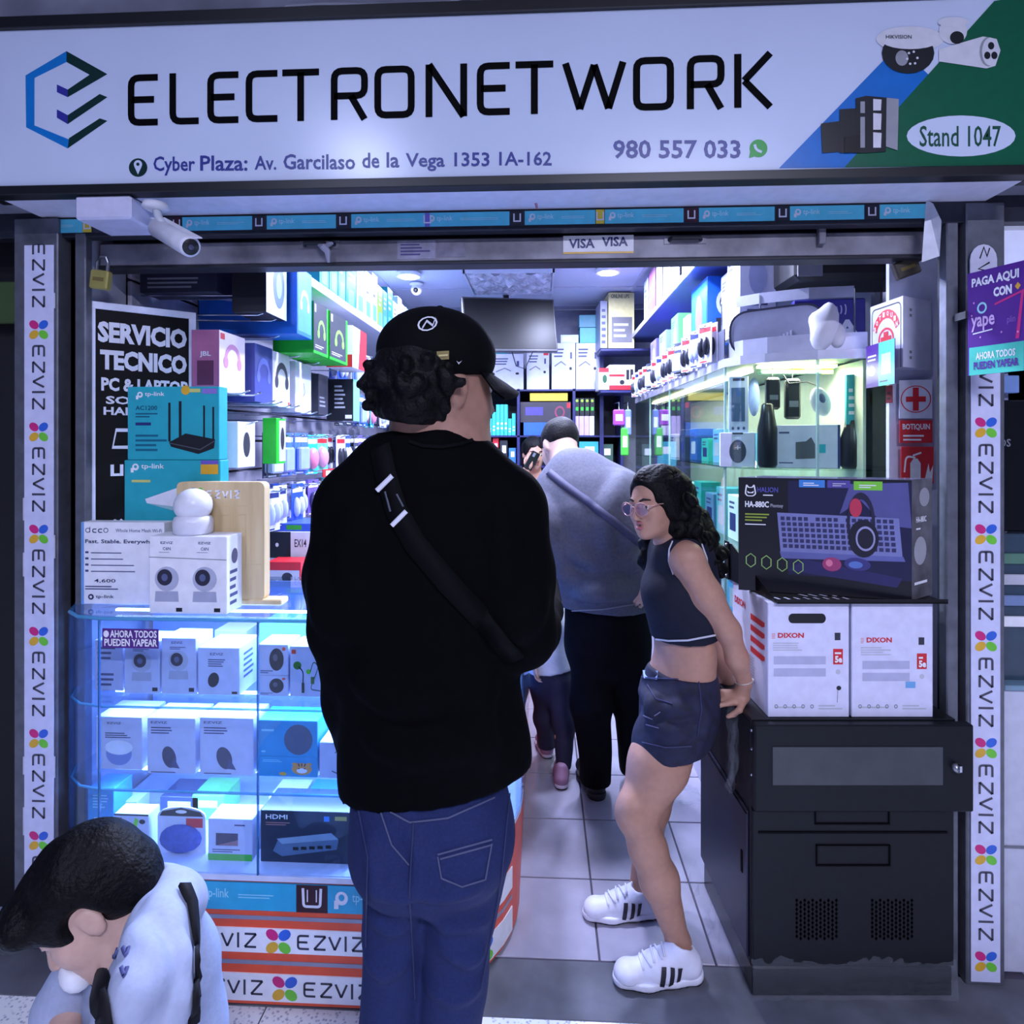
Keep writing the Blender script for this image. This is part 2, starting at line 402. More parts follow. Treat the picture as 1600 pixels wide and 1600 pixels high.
# ================================================================== SHOP SIGN
YS = 1.60
sg = thing('shop_sign', 'long white shop sign reading ELECTRONETWORK above the entrance', 'sign', (0, YS, 2.165))
SL, SR = PY(-8, 100, YS).x, PY(1612, 100, YS).x
FRM = M((14, 15, 20), .4)
for nm, bx in (('frame_rail', (SL, YS-.012, 2.615, SR, 1.66, 2.647)), ('frame_rail', (SL, YS-.012, 2.165, SR, YS+.03, 2.19)),
               ('frame_rail', (SL-.03, YS-.012, 2.165, SL, 1.66, 2.647)), ('frame_rail', (SR, YS-.012, 2.165, SR+.03, 1.66, 2.647))):
    MB().box(*bx, .002).build(nm, FRM, sg, world=True)
VINYL = M((206, 217, 240), .24, 0, .03, .03, 3)
MB().box(SL, YS, 2.19, SR, YS+.02, 2.615).build('vinyl_panel', VINYL, sg, world=True)
MB().box(SL, YS+.03, 2.166, SR, 1.761, 2.172).build('soffit', M((214, 214, 232), .45), sg, world=True)
A = Art.px(sg, YS)
SIGNINK = M((6, 5, 9), .6, spec=.06)
zt, zb = 2.490, 2.352
class ZArt(Art): pass
B = Art(sg, lambda a, b: Vector((a, YS, b))-Vector(sg.location), (0, -1, 0))
def sx(u): return PY(u, 150, YS).x
LB = [(200,252),(265,316),(324,378),(384,439),(436,504),(517,575),(585,648),(665,730),(745,802),(800,870),(878,979),(989,1053),(1073,1132),(1147,1209)]
for ch, (a, b) in zip('ELECTRONETWORK', LB):
    B.strokes('letter', ch, [(sx(a), sx(b))], zb+(a/1600)*.012-.006, zt+(a/1600)*.012-.006, .0182, SIGNINK, .16)
DG = M((8, 46, 44), .3); SB = M((10, 120, 200), .3); IND = M((52, 50, 150), .3)
A.poly('logo_stroke', [(104,80),(104,97),(54,122),(54,196),(108,218),(106,232),(41,199),(40,118)], SB)
A.poly('logo_stroke', [(104,80),(168,116),(106,152),(106,140),(140,117),(104,97)], DG)
A.poly('logo_stroke', [(106,152),(106,140),(89,132),(89,144)], IND)
A.poly('logo_stroke', [(168,152),(106,194),(106,180),(156,147)], DG); A.poly('logo_stroke', [(106,194),(106,180),(89,171),(89,184)], IND)
A.poly('logo_stroke', [(168,189),(106,232),(108,216),(156,185)], DG)
NV = M((48, 58, 140), .35)
for wd, u0, u1, dsc in (('Cyber', 240, 305, 6), ('Plaza:', 313, 387, 0), ('Av.', 398, 432, 0), ('Garcilaso', 443, 555, 0), ('de', 566, 593, 0), ('la', 604, 624, 0), ('Vega', 634, 695, 6), ('1353', 710, 765, 0), ('1A-162', 780, 862, 0)):
    bl = 268.5-(u0-240)*.0175; A.text('address_word', wd, u0, bl+dsc, u1, bl-(24 if wd not in ('1353', '1A-162', 'Av.', 'Vega') else 22), NV, .018)
A.text('phone_lettering', '980 557 033', 958, 248, 1157, 219, NV, .02)
pin = A.disc('map_pin_icon', 216, 262, 14.5, 14.5, DG)
A.disc('pin_head', 216, 257, 6.5, 6.5, VINYL, 2, parent=pin); A.poly('pin_point', [(210,260),(222,260),(216,273)], VINYL, 2, parent=pin); A.disc('pin_hole', 216, 257, 2.6, 2.6, DG, 3, parent=pin)
WG = M((30, 160, 60), .35)
wa = A.disc('phone_icon', 1185, 232, 14, 14, WG); A.poly('bubble_tail', [(1172,237),(1178,245),(1170,247)], WG, parent=wa)
A.line('handset', roundpath([(1179,226),(1181,234),(1190,238)], 5), 4, VINYL, 2, parent=wa)
BL = M((18, 110, 196), .3); GR = M((6, 92, 62), .3)
A.poly('blue_band', [(1217,263),(1330,262),(1456,122),(1402,72)], BL)
A.poly('green_corner', [(1319,262),(1602,258),(1606,-6),(1553,2)], GR, 2)
A.disc('stand_oval', 1501, 213, 85, 32, VINYL, 3, 28)
A.text('stand_lettering', 'Stand 1047', 1436, 230, 1563, 197, M((20, 80, 60), .35), .01, 4)
# printed dome, turret and bullet cameras, printed server cabinets
PW = M((216, 216, 224), .35); PD = M((30, 32, 36), .3); PG = M((150, 152, 160), .35)
dm = A.disc('printed_camera', 1421, 62, 53, 20, PW, 4); A.disc('camera_dome', 1418, 84, 41, 32, PD, 5, parent=dm); A.disc('camera_rim', 1421, 64, 45, 14, PW, 6, parent=dm)
A.disc('camera_lens', 1408, 92, 10, 12, PG, 7, parent=dm); A.text('camera_lettering', 'HIKVISION', 1383, 62, 1423, 56, PD, .01, 8, parent=dm)
for k in range(6): A.disc('camera_led', 1424+8*math.cos(k), 92+10*math.sin(k), 2, 2, PW, 8, 8, parent=dm)
t2 = A.disc('printed_camera', 1488, 50, 22, 20, PW, 5); A.disc('camera_lens', 1494, 60, 11, 10, PD, 6, parent=t2); A.disc('camera_rim', 1488, 36, 24, 8, PW, 6, parent=t2)
t3 = A.poly('printed_camera', [(1466,78),(1535,58),(1556,62),(1562,80),(1554,104),(1540,108),(1466,97)], PW, 5)
A.disc('camera_face', 1546, 82, 13, 22, PW, 6, parent=t3); A.disc('camera_face_edge', 1543, 82, 14, 23, PG, 5.5, parent=t3)
for q in ((1547,73),(1541,88),(1552,88)): A.disc('camera_lens', q[0], q[1], 5, 6, PD, 7, 10, parent=t3)
s1 = A.poly('printed_cabinet', [(1282,194),(1312,190),(1312,238),(1284,240)], PD, 5); A.poly('cabinet_side', [(1311,172),(1340,170),(1344,240),(1311,240)], PD, 6, parent=s1)
A.poly('cabinet_body', [(1336,155),(1352,151),(1352,240),(1340,240)], PD, 7, parent=s1); A.poly('cabinet_door', [(1351,151),(1385,154),(1383,238),(1352,240)], PD, 7, parent=s1)
for a, b in ((156,174),(178,204),(208,232)): A.poly('cabinet_pane', [(1363,a),(1376,a+1),(1375,b),(1363,b)], PW, 8, parent=s1)
for a, b in ((160,178),(184,232)): A.poly('cabinet_pane', [(1343,a),(1350,a),(1350,b),(1343,b)], PG, 8, parent=s1)
A.poly('cabinet_open_door', [(1384,154),(1403,156),(1401,236),(1383,230)], PG, 7, parent=s1); A.poly('cabinet_front', [(1318,215),(1342,212),(1342,240),(1318,240)], M((14, 14, 16), .3), 9, parent=s1)

# ================================================================== TEAL BRAND STRIP ON THE LINTEL
hb = thing('brand_banner', 'narrow teal tp-link strip along the dark lintel under the sign', 'banner', (0, 1.7615, 2.11))
MB().box(PY(27, 350, 1.76).x, 1.757, 2.118, PY(1447, 320, 1.76).x, 1.7615, 2.160).build('strip_panel', M((46, 48, 60), .4), hb, world=True)
HA = Art(hb, lambda a, b: Vector((a, 1.757, b))-Vector(hb.location), (0, -1, 0))
def hx(u): return PY(u, 340, 1.757).x
DKR = M((60, 20, 34), .4)
segs = [(27,130),(285,394),(417,525),(549,663),(663,796),(820,930),(945,1068),(1092,1210),(1234,1350),(1374,1447)]
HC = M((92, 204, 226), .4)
for a, b in segs:
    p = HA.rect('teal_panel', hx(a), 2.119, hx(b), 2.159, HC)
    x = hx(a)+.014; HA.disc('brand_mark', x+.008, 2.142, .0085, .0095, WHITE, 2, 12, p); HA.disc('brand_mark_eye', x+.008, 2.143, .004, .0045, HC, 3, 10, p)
    HA.rect('brand_mark_stem', x-.003, 2.128, x+.004, 2.138, WHITE, 2, p)
    HA.text('lettering', 'tp-link', x+.022, 2.131, x+.068, 2.150, M((206, 236, 244), .4), 0, 2, p)
    if b-a > 90: HA.lines(x+.09, 2.136, hx(b)-.02, 2.145, 2, M((170, 222, 236), .4), 2, 'fine_print', .4, p)
for a, b, m in ((270,283,DKR),(396,414,INK),(527,546,INK),(664,672,VIOL),(798,818,INK),(931,944,YELL),(1069,1091,DKR),(1213,1232,INK),(1352,1372,INK),(130,144,YELL)):
    p = HA.rect('product_square', hx(a), 2.119, hx(b), 2.159, m, 2)
    c = (hx(a)+hx(b))/2; HA.line('printed_router', [(c-.009, 2.152), (c-.009, 2.130), (c+.009, 2.130), (c+.009, 2.152)], .004, WHITE, 3, parent=p)

# ================================================================== ROLLER SHUTTER
rs = thing('roller_shutter', 'raised grey metal roller shutter with grimy bottom rail', 'shutter', (0, 1.84, 2.03))
RSM = M((150, 148, 160), .5, .2, .35, .3, 9, rgb2=(96, 94, 104))
MB().box(-1.35, 1.815, 2.035, 1.106, 1.87, 2.105, .004).build('bottom_rail', RSM, rs, world=True)
MB().box(-1.35, 1.812, 2.026, 1.106, 1.873, 2.036, .002).build('rail_lip', M((36, 36, 44), .5, .3), rs, world=True)
for u in (500, 1070):
    q = PY(u, 383 if u < 600 else 375, 1.815); h = MB(); h.tube([q+V(-.045,-.002,0), q+V(-.04,-.02,0), q+V(.04,-.02,0), q+V(.045,-.002,0)], .006, 8)
    h.build('pull_handle', DARKM, rs, world=True); MB().box(q.x-.06, q.y-.003, q.z-.012, q.x+.06, q.y, q.z+.012).build('handle_plate', RSM, rs, world=True)
q = PY(1282, 365, 1.815); MB().box(q.x-.012, q.y-.02, q.z-.035, q.x+.008, q.y, q.z+.02, .002).box(q.x-.01, q.y-.03, q.z+.012, q.x+.04, q.y-.01, q.z+.026, .002).build('latch_bracket', RSM, rs, world=True)
for nm, u0, u1, v0, v1, m, lab in (('card_sticker', 880, 990, 367, 397, PAPER, 'white sticker reading VISA VISA on the shutter rail'),
                                   ('worn_sticker', 621, 680, 375, 405, M((150, 148, 170), .6, 0, .2), 'worn pale printed sticker on the shutter rail'),
                                   ('worn_sticker', 682, 727, 378, 402, M((128, 124, 142), .6, 0, .3), 'half torn grey sticker right of the worn pale one')):
    a = PY(u0, v1, 1.814); b = PY(u1, v0, 1.814); o = MB().box(0, 0, 0, b.x-a.x, .0008, b.z-a.z).build(nm, m); o.location = (a.x, 1.8138, a.z); tag(o, lab, 'sticker')
    w, h = b.x-a.x, b.z-a.z; T = Art(o, lambda p, r, w=w, h=h: Vector((p*w, 0, r*h)), (0, -1, 0))
    if u0 == 880:
        T.text('lettering', 'VISA', .08, .3, .45, .82, NAVY, .03); T.text('lettering', 'VISA', .55, .38, .92, .9, NAVY, .03); T.rect('gold_line', 0, .0, 1, .1, GOLD)
    elif u0 == 621: T.lines(.08, .2, .9, .9, 4, M((80, 70, 130), .5))
rag = MB(); q = PY(508, 388, 1.795); rag.tube([q+V(-.02,0,.01), q+V(0,-.01,0), q+V(.012,-.012,-.014), q+V(.014,-.01,-.045)], [.004,.012,.01,.004], 7); rag.tube([q+V(.002,-.01,0), q+V(.02,-.005,.012), q+V(-.005,0,.018)], [.009,.007,.003], 7)
tag(rag.build('knotted_rag', M((150, 150, 168), .8)), 'small knotted pale rag tied to the left shutter handle', 'rag')
rb = MB(); q = PY(838, 300, 1.72)+V(0,0,-.0); rb.tube([q+V(0,0,.012), q+V(.006,-.004,-.006), q+V(-.004,0,-.02), q+V(.002,0,-.045)], [.006,.009,.006,.003], 7)
tag(rb.build('ribbon_charm', M((190, 130, 150), .8)), 'little pink ribbon charm hanging under the sign', 'ribbon')

# ================================================================== EZVIZ STRIPS ON THE POSTS
def ezstrip(x0, x1, y, z0, z1, zs, label, worn=False):
    t = thing('brand_strip', label, 'banner', ((x0+x1)/2, y, z0)); o = Vector(t.location)
    n = 24; rg = random.Random(3); v = []; 
    mb = MB().box(x0, y-.003, z0, x1, y, z1, .0008); mb.build('strip_panel', M((206, 208, 236), .4), t, world=True)
    if worn:
        for k in range(9):
            z = z0+rg.random()*(z1-z0); sd = rg.choice((x0-.004, x1-.004)); MB().box(sd, y-.0025, z, sd+.008, y-.0005, z+rg.uniform(.03, .09)).build('peeling_edge', M((196, 196, 214), .6), t, world=True)
    w = x1-x0; c = (x0+x1)/2
    for z in zs:
        if z0 < z-.028 and z+.028 < z1: petals(Art(t, lambda a, b: Vector((a, y-.003, b))-o, (0, -1, 0)), c, z, .026, lift=1)
        a0, a1 = z-.045, z-.238          # word below the logo, reading downwards
        if a1 > z0-.02 and a0 < z1+.01:
            G = Art(t, lambda a, b: Vector((c+(b-.5)*.04, y-.003, a0+(a1-a0)*a))-o, (0, -1, 0))
            ezword(G, t)
    return t
def ezword(G, t):
    # G maps a in 0..1 along the word, b in 0..1 across it; strokes drawn in millimetre-like space then mapped
    L_, H_ = 193.0, 40.0
    G2 = Art(t, lambda a, b: G.f(a/L_, b/H_), G.n); ezviz(G2, 0, 0, L_, H_, M((70, 70, 86), .4), 6.2, t)
lz = [PY(62, v, 1.74).z for v in (515, 683, 838, 1000, 1157, 1314)]
lz0 = (lz[0]-lz[-1])/5; zl = [lz[0]+lz0]+[lz[0]-k*lz0 for k in range(8)]
ezstrip(PY(38, 500, 1.742).x, PY(84, 500, 1.742).x, 1.744, .03, PY(60, 383, 1.742).z, zl, 'tall white EZVIZ strip with peeling edges on the left entrance post', True)
rz = [PY(1540, v, 1.752).z for v in (668, 835, 1003, 1168, 1335, 1502)]
rz0 = (rz[0]-rz[-1])/5; zr = [rz[0]+2*rz0, rz[0]+rz0]+[rz[0]-k*rz0 for k in range(7)]
ezstrip(PY(1517, 1000, 1.752).x, PY(1563, 1000, 1.752).x, 1.754, .012, PY(1540, 420, 1.752).z, zr, 'tall white EZVIZ strip on the right entrance post beside the black rack')

# ================================================================== LAMPS
def area(name, parent, loc, size, power, color, rot=(0, 0, 0), spread=None, size_y=None):
    l = bpy.data.lights.new(name, 'AREA'); l.energy = power; l.color = color; l.size = size
    if size_y: l.shape = 'RECTANGLE'; l.size_y = size_y
    else: l.shape = 'DISK'
    o = link(name, l, parent); o.location = loc; o.rotation_euler = rot
    return o
COOL = (.62, .68, 1.0)
for i, (x, y, lab) in enumerate(((-.90, 4.13, 'round white downlight in the ceiling left of the television'), (.44, 4.10, 'round white downlight in the ceiling right of the television'),
                (-.28, 2.45, 'round white downlight in the shop ceiling near the entrance, left'), (.28, 2.45, 'round white downlight in the shop ceiling near the entrance, right'),
                (-.28, 3.25, 'round white downlight in the middle of the shop ceiling, left'), (.28, 3.25, 'round white downlight in the middle of the shop ceiling, right'))):
    t = thing('downlight', lab, 'lamp', (x, y, ZC-.034), 0, 'ceiling downlights')
    MB().lathe([(.075, .03), (.085, .02), (.08, .0), (.062, .002)], 24).build('rim', WHITE, t)
    MB().lathe([(.060, .004), (.056, -.004), (.02, -.007)], 24).build('diffuser', M((225, 232, 255), .5, emit=14), t)
    area('downlight_light', t, (0, 0, -.012), .13, K_SHOP, COOL)
# corridor ceiling lamp (outside, above and behind the viewer); it mirrors in the glossy sign
t = thing('corridor_lamp', 'square white ceiling lamp of the corridor outside the shop', 'lamp', (-1.15, -.75, 3.34))
MB().box(-.2, -.2, 0, .2, .2, .05, .005).build('housing', WHITE, t); MB().box(-.18, -.18, -.006, .18, .18, .001).build('diffuser', M((230, 232, 255), .5, emit=6), t)
area('corridor_light', t, (0, 0, -.02), .34, K_CORR*1.1, (.60, .66, 1.0), size_y=.34)
t = thing('corridor_lamp', 'long tube lamp of the corridor ceiling behind the viewer', 'lamp', (1.0, -1.75, 3.3))
MB().box(-.62, -.06, 0, .62, .06, .05, .005).build('housing', WHITE, t); MB().tube([(-.6, 0, -.02), (.6, 0, -.02)], .014, 10).build('tube', M((230, 232, 255), .5, emit=6), t)
area('corridor_light', t, (0, 0, -.04), 1.2, K_CORR*6.2, (.72, .74, 1.0), size_y=.05)
struct('ceiling_corridor', MB().box(-4.0, -2.7, 3.39, 4.0, 1.76, 3.45), M((120, 122, 136), .8))
# conduit above the sign
cd = MB(); cd.tube([PY(435, 20, 1.63), PY(450, 10, 1.63), PY(500, 7, 1.63), PY(680, 9, 1.63), PY(760, -10, 1.63)], .006, 8)
tag(cd.build('conduit', M((170, 172, 184), .4, .5)), 'thin grey conduit running above the sign on concrete', 'pipe')
# plastic wrapped light panel in the ceiling
t = thing('ceiling_light_panel', 'ceiling light panel wrapped in crumpled clear plastic above the television', 'lamp', (-.215, 4.30, ZC-.02))
MB().box(-.29, -.29, .004, .29, .29, .016, .003).build('panel', M((214, 216, 236), .4), t)
n = 22; v = []; f = []; rg = random.Random(5)
for i in range(n):
    for j in range(n):
        v.append((-.28+.56*i/(n-1), -.28+.56*j/(n-1), -.012-.022*rg.random()-.02*math.sin(i*1.1)*math.sin(j*.7+i*.3)))
for i in range(n-1):
    for j in range(n-1): f.append((i*n+j, i*n+j+1, (i+1)*n+j+1, (i+1)*n+j))
link('plastic_sheet', mesh_from('plastic_sheet', v, f, M((196, 196, 216), .12, 0, .5, 0, 12, alpha=.8)), t)
MB().box(-.30, -.30, -.03, .30, -.288, .01).box(-.30, .288, -.03, .30, .30, .01).box(-.30, -.30, -.03, -.288, .30, .01).box(.288, -.30, -.03, .30, .30, .01).build('panel_frame', M((200, 202, 220), .3), t)
# ================================================================== GLASS DISPLAY COUNTER
CY, CXR = 1.58, -.06
arc = [(-.45+.39*math.sin(a), 1.98-.40*math.cos(a)) for a in [math.pi/2*k/10 for k in range(11)]]
front = [(-1.336, 1.70), (-1.30, 1.635), (-1.245, 1.595), (-1.175, CY)]+[(-1.175+k*.145, CY) for k in range(1, 5)]+arc
side = front+[(CXR, 2.6), (CXR, 3.3), (CXR, 4.2)]
outline = side+[(-.48, 4.2), (-.48, 2.06), (-1.336, 2.06)]
dc = thing('display_counter', 'glass display counter with lit shelves and orange striped base', 'counter', (-.7, 1.8, 0))
def inset(path, k):
    n = len(path); out = []
    for i in range(n):
        a = Vector(path[i-1]); b = Vector(path[i]); c = Vector(path[(i+1) % n])
        d1 = (b-a).normalized(); d2 = (c-b).normalized(); m = Vector((-(d1.y+d2.y), d1.x+d2.x))
        if m.length < 1e-6: m = Vector((-d1.y, d1.x))
        m.normalize(); out.append(tuple(b+m*k/max(.5, m.dot(Vector((-d1.y, d1.x))))))
    return out
base = inset(outline, .012)
MB().prism(base, .012, .345).build('base', ORANGE, dc, world=True)
MB().prism(inset(outline, .03), 0, .012).build('plinth', M((40, 38, 44), .6), dc, world=True)
MB().prism(outline, .345, .360).build('ledge', M((206, 210, 232), .3), dc, world=True)
MB().prism(inset(outline, .004), .3602, .3622).build('deck', M((196, 206, 240), .35), dc, world=True)
fb_ = [(x, y+.012) for x, y in front[:13]]   # strips follow the base front and start of the curve
bandp = [p for p in base[:17]]
GBAND = M((150, 150, 168), .35, .3)
for z0, z1, m, nm, t in ((.262, .334, M((46, 164, 204), .4), 'teal_strip', .004), (.236, .246, GBAND, 'grey_stripe', .002), (.150, .214, PAPER, 'white_strip', .003), (.118, .128, GBAND, 'grey_stripe', .002), (.022, .094, PAPER, 'white_strip', .003)):
    o = MB().strip(bandp, z0, z1, t).build(nm, m, dc, world=True)
    yb = CY+.012-t
    def along(a, b, yb=yb, t=t):
        if a <= -.45: return Vector((a, yb, b))-Vector(dc.location)
        an = min((a+.45)/.39, 1.57); r_ = -.012+t+.0006
        return Vector((-.45+(.39+r_)*math.sin(an), 1.98-(.40+r_)*math.cos(an), b))-Vector(dc.location)
    G = Art(dc, along, (0, -1, 0))
    def cx(u): return PY(u, 1450, yb).x
    if nm == 'teal_strip':
        for a, b in ((286, 460), (515, 690)):
            x = cx(a)
            G.disc('brand_mark', x+.032, .302, .017, .018, WHITE, 1, 16, o); G.disc('brand_mark_eye', x+.032, .304, .008, .009, M((46, 164, 204), .4), 2, 12, o)
            G.rect('brand_mark_stem', x+.012, .274, x+.024, .296, WHITE, 1, o)
            G.text('lettering', 'tp-link', x+.060, .286, x+.125, .318, M((150, 215, 235), .4), .01, 1, o); G.lines(x+.15, .294, x+.26, .308, 2, M((130, 205, 230), .4), 1, parent=o)
        q = G.rect('dark_square', cx(463), .262, cx(512), .334, M((52, 14, 26), .4), 1, o)
        c = (cx(463)+cx(512))/2
        q['label'] = 'dark square with printed white router'
        G.line('printed_router', roundpath([(c-.024, .326), (c-.022, .278), (c+.022, .278), (c+.024, .326)], .008), .007, WHITE, 2, parent=o); G.line('printed_router', [(c-.012, .322), (c-.012, .29)], .003, WHITE, 2, parent=o); G.line('printed_router', [(c+.012, .322), (c+.012, .29)], .003, WHITE, 2, parent=o)
    if nm == 'white_strip':
        off = 0 if z0 > .1 else 10
        for a in (130, 296, 464, 630):
            zc = (z0+z1)/2; G2 = G
            ezviz(G2, cx(a+off), zc-.02, cx(a+off+106), zc+.02, M((50, 50, 66), .4), .0058, o, 1)
            petals(G2, cx(a+off+139), zc, .030, o, 1, 1)
# shelves, panes and light strips
zs = [.574, .796]
MB().strip([(-1.336, 2.06), (-1.336, 1.70)], .362, 1.028, .003).build('glass_pane', GLASS, dc, world=True)
for z in zs: MB().prism(inset(outline, .012), z-.006, z).build('glass_shelf', GLASS, dc, world=True)
MB().prism(outline, 1.028, 1.038).build('glass_top', GLASS, dc, world=True)
for z, r in ((.574, .0035), (.796, .0035), (1.033, .005)):
    MB().tube([(x, y+(.006 if r < .004 else -.001), z-.003) for x, y in front], r, 6).build('glass_edge', M((90, 170, 215), .1, 0, .02, alpha=.75), dc, smooth=True, world=True)
splits = [(0, 3), (3, 6), (6, 12), (12, 18)]
for a, b in splits:
    MB().strip(front[a:b+1], .362, 1.028, .003).build('glass_pane', GLASS, dc, world=True)
MB().strip(side[17:], .362, 1.028, .003).build('glass_pane', GLASS, dc, world=True)
for x, y in (front[3], front[5][0:2], front[12]):
    if (x, y) == tuple(front[5]): x = PY(403, 1100, CY).x
    MB().box(x-.002, y-.003, .362, x+.002, y+.003, 1.028).build('pane_joint', M((60, 110, 160), .2, alpha=.8), dc, world=True)
MB().box(-1.33, 2.045, .362, -.50, 2.055, 1.026).build('back_panel', M((150, 170, 226), .4), dc, world=True)
MB().strip([(-.48, 2.10), (-.48, 4.19)][::-1], .362, 1.026, .008).build('back_panel', M((150, 170, 226), .4), dc, world=True)
for z in (.795, 1.027, .573):
    zz = z-.008
    MB().box(-1.22, CY+.125, zz-.004, -.40, CY+.137, zz+.001).build('light_strip', M((170, 200, 255), .5, emit=20), dc, world=True)
    area('strip_light', dc, Vector((-.81, CY+.13, zz-.006))-Vector(dc.location), .82, K_LED, (.26, .44, 1.0), size_y=.012)

# ------------------------------------------------------------------ goods on the lit shelves
def shelfbox(name, label, cat, u0, u1, v0, v1, z, mat=PAPER, dep=.09, Y=CY+.085, bev=.0015, rz=0):
    loc, w, d, h = fb(u0, u1, v0, v1, Y, dep, z); o = carton(name, label, cat, loc, rz, w, d, h, mat, bev=bev)
    return o, Art.on(o, w, d, h), w, d, h
LAV = M((176, 182, 220), .45); INKB = M((70, 76, 120), .5)
def campic(A, cx, cz, k, asp, par=None):     # printed pan-tilt camera
    m = A.disc('printed_camera', cx, cz, .30*k, .30*k*asp, M((178, 182, 204), .4), 1); A.disc('camera_eye', cx-.05*k, cz+.02, .19*k, .20*k*asp, M((46, 46, 64), .3), 2, parent=m)
    A.disc('camera_lens', cx-.05*k, cz+.02, .08*k, .09*k*asp, M((90, 100, 140), .3), 3, 12, parent=m)
    A.poly('camera_foot', [(cx-.28*k, cz-.30*k*asp), (cx+.28*k, cz-.30*k*asp), (cx+.30*k, cz-.55*k*asp), (cx-.30*k, cz-.55*k*asp)], M((168, 172, 196), .4), 1, m)
LAV2 = M((192, 197, 228), .45)
sh1, sh2, sh3 = .796, .574, .3622
o, A, w, d, h = shelfbox('camera_box', 'pale box with small icons at the far left of the top glass shelf', 'box', 148, 192, 1000, 1097, sh1, LAV, Y=CY+.10)
A.lines(.1, .62, .8, .92, 3, INKB); A.lines(.1, .1, .8, .4, 3, INKB)
for k, (u0, u1, v0, lab) in enumerate(((194, 249, 1001, 'white camera box behind the purple sticker on the top glass shelf'), (252, 306, 997, 'tall white camera box with round lens picture, middle of the top shelf'))):
    o, A, w, d, h = shelfbox('camera_box', lab, 'box', u0, u1, v0, 1100, sh1, LAV2)
    campic(A, .5, .60, .95, w/h); A.text('lettering', 'EZVIZ', .3, .90, .62, .94, INKB, .01); A.lines(.25, .80, .75, .86, 2, INKB); A.rect('black_mark', .8, .05, .95, .12, INK)
    A2 = Art.on(o, w, d, h, 'right'); A2.lines(.2, .2, .8, .8, 5, INKB)
o, A, w, d, h = shelfbox('camera_box', 'white box with small black leaf shaped camera picture on the top shelf', 'box', 309, 374, 1012, 1104, sh1, LAV2, .12)
A.disc('printed_camera', .38, .32, .13, .16, INK, 1, rot=-.4); A.text('lettering', 'EZVIZ', .3, .84, .62, .89, INKB, .01); A.lines(.25, .6, .75, .78, 4, INKB); A.rect('black_mark', .82, .03, .95, .08, INK)
A2 = Art.on(o, w, d, h, 'right'); A2.lines(.2, .3, .8, .9, 5, INKB)
for k, (v0, z, lab) in enumerate(((1056, sh1, 'small white box with black lens, lower one of the stacked pair'), (1007, None, 'small white box with black lens, upper one of the stacked pair'))):
    hh = PY(425, 1056, CY+.085).z-sh1
    o, A, w, d, h = shelfbox('lens_box', lab, 'box', 403, 450, v0, 1105, sh1, LAV2) if k == 0 else shelfbox('lens_box', lab, 'box', 403, 450, 1007, 1056, sh1+hh+.0005, LAV2)
    A.disc('printed_lens', .62, .52, .24, .36, INK, 1); A.disc('lens_glint', .58, .58, .08, .12, M((90, 90, 110), .3), 2, 10); A.lines(.08, .08, .5, .2, 2, INKB); A.disc('orange_dot', .86, .86, .06, .06, ORANGE, 1, 10)
o, A, w, d, h = shelfbox('earphone_box', 'white box printed with green and black wired earphones', 'box', 453, 506, 1010, 1106, sh1, LAV2)
A.disc('printed_bud', .22, .62, .12, .08, M((60, 120, 40), .4), 1); A.disc('printed_bud', .55, .5, .07, .05, M((110, 200, 50), .4), 1)
A.line('printed_cable', roundpath([(.25, .6), (.4, .5), (.38, .2)], .2), .03, INK); A.line('printed_cable', roundpath([(.6, .5), (.7, .72), (.85, .6), (.68, .3), (.6, .15), (.95, .12)], .2), .02, M((40, 70, 40), .4))
A.rect('printed_remote', .35, .08, .43, .28, M((40, 60, 40), .4), 2); A.rect('printed_remote', .62, .26, .72, .40, M((60, 110, 40), .4), 2); A.rect('orange_logo', .05, .85, .18, .93, ORANGE)
o, A, w, d, h = shelfbox('gadget_box', 'small box with red top and green foot beside the earphone box', 'box', 508, 532, 1022, 1106, sh1, LAV)
A.rect('red_panel', 0, .62, 1, .85, RED); A.rect('green_panel', 0, 0, 1, .2, M((110, 190, 60), .4)); A.lines(.1, .3, .8, .55, 3, INKB)
o, A, w, d, h = shelfbox('small_carton', 'violet topped box lying at the back of the top glass shelf', 'box', 335, 385, 985, 1018, sh1, LAV, .12, CY+.25); A.rect('violet_label', .2, .5, .7, .9, VIOL)
o, A, w, d, h = shelfbox('small_carton', 'mint green box at the back of the top shelf above the lens boxes', 'box', 405, 480, 975, 1020, sh1, M((120, 220, 190), .4), .12, CY+.25); A.rect('label_print', .5, .4, .9, .7, PAPER)
# middle shelf
o, A, w, d, h = shelfbox('camera_box', 'wide white box printed with pale blue dome, left on the middle glass shelf', 'box', 150, 222, 1120, 1222, sh2, LAV2, .11, CY+.10)
A.disc('printed_dome', .5, .30, .28, .22, M((120, 140, 205), .35), 1); A.disc('printed_dome_top', .5, .42, .30, .14, M((226, 230, 246), .4), 2); A.lines(.2, .6, .8, .72, 3, INKB); A.text('lettering', 'EZVIZ', .25, .86, .55, .90, INKB, .01)
for u0, u1, lab in ((230, 305, 'white box with dark leaf shaped camera picture, centre of the middle glass shelf'), (312, 396, 'tall white box with dark leaf shaped camera beside the blue boxes')):
    o, A, w, d, h = shelfbox('camera_box', lab, 'box', u0, u1, 1122, 1236, sh2, LAV2, .10)
    A.disc('printed_camera', .46, .30, .14, .20, M((60, 62, 92), .4), 1, rot=.35); A.poly('camera_arm', [(.5, .12), (.68, .10), (.56, .3)], INKB, 2); A.text('lettering', 'EZVIZ', .08, .90, .42, .94, INKB, .01); A.lines(.08, .72, .6, .86, 3, INKB); A.lines(.08, .02, .9, .06, 1, INKB)
SKY = M((40, 150, 205), .4)
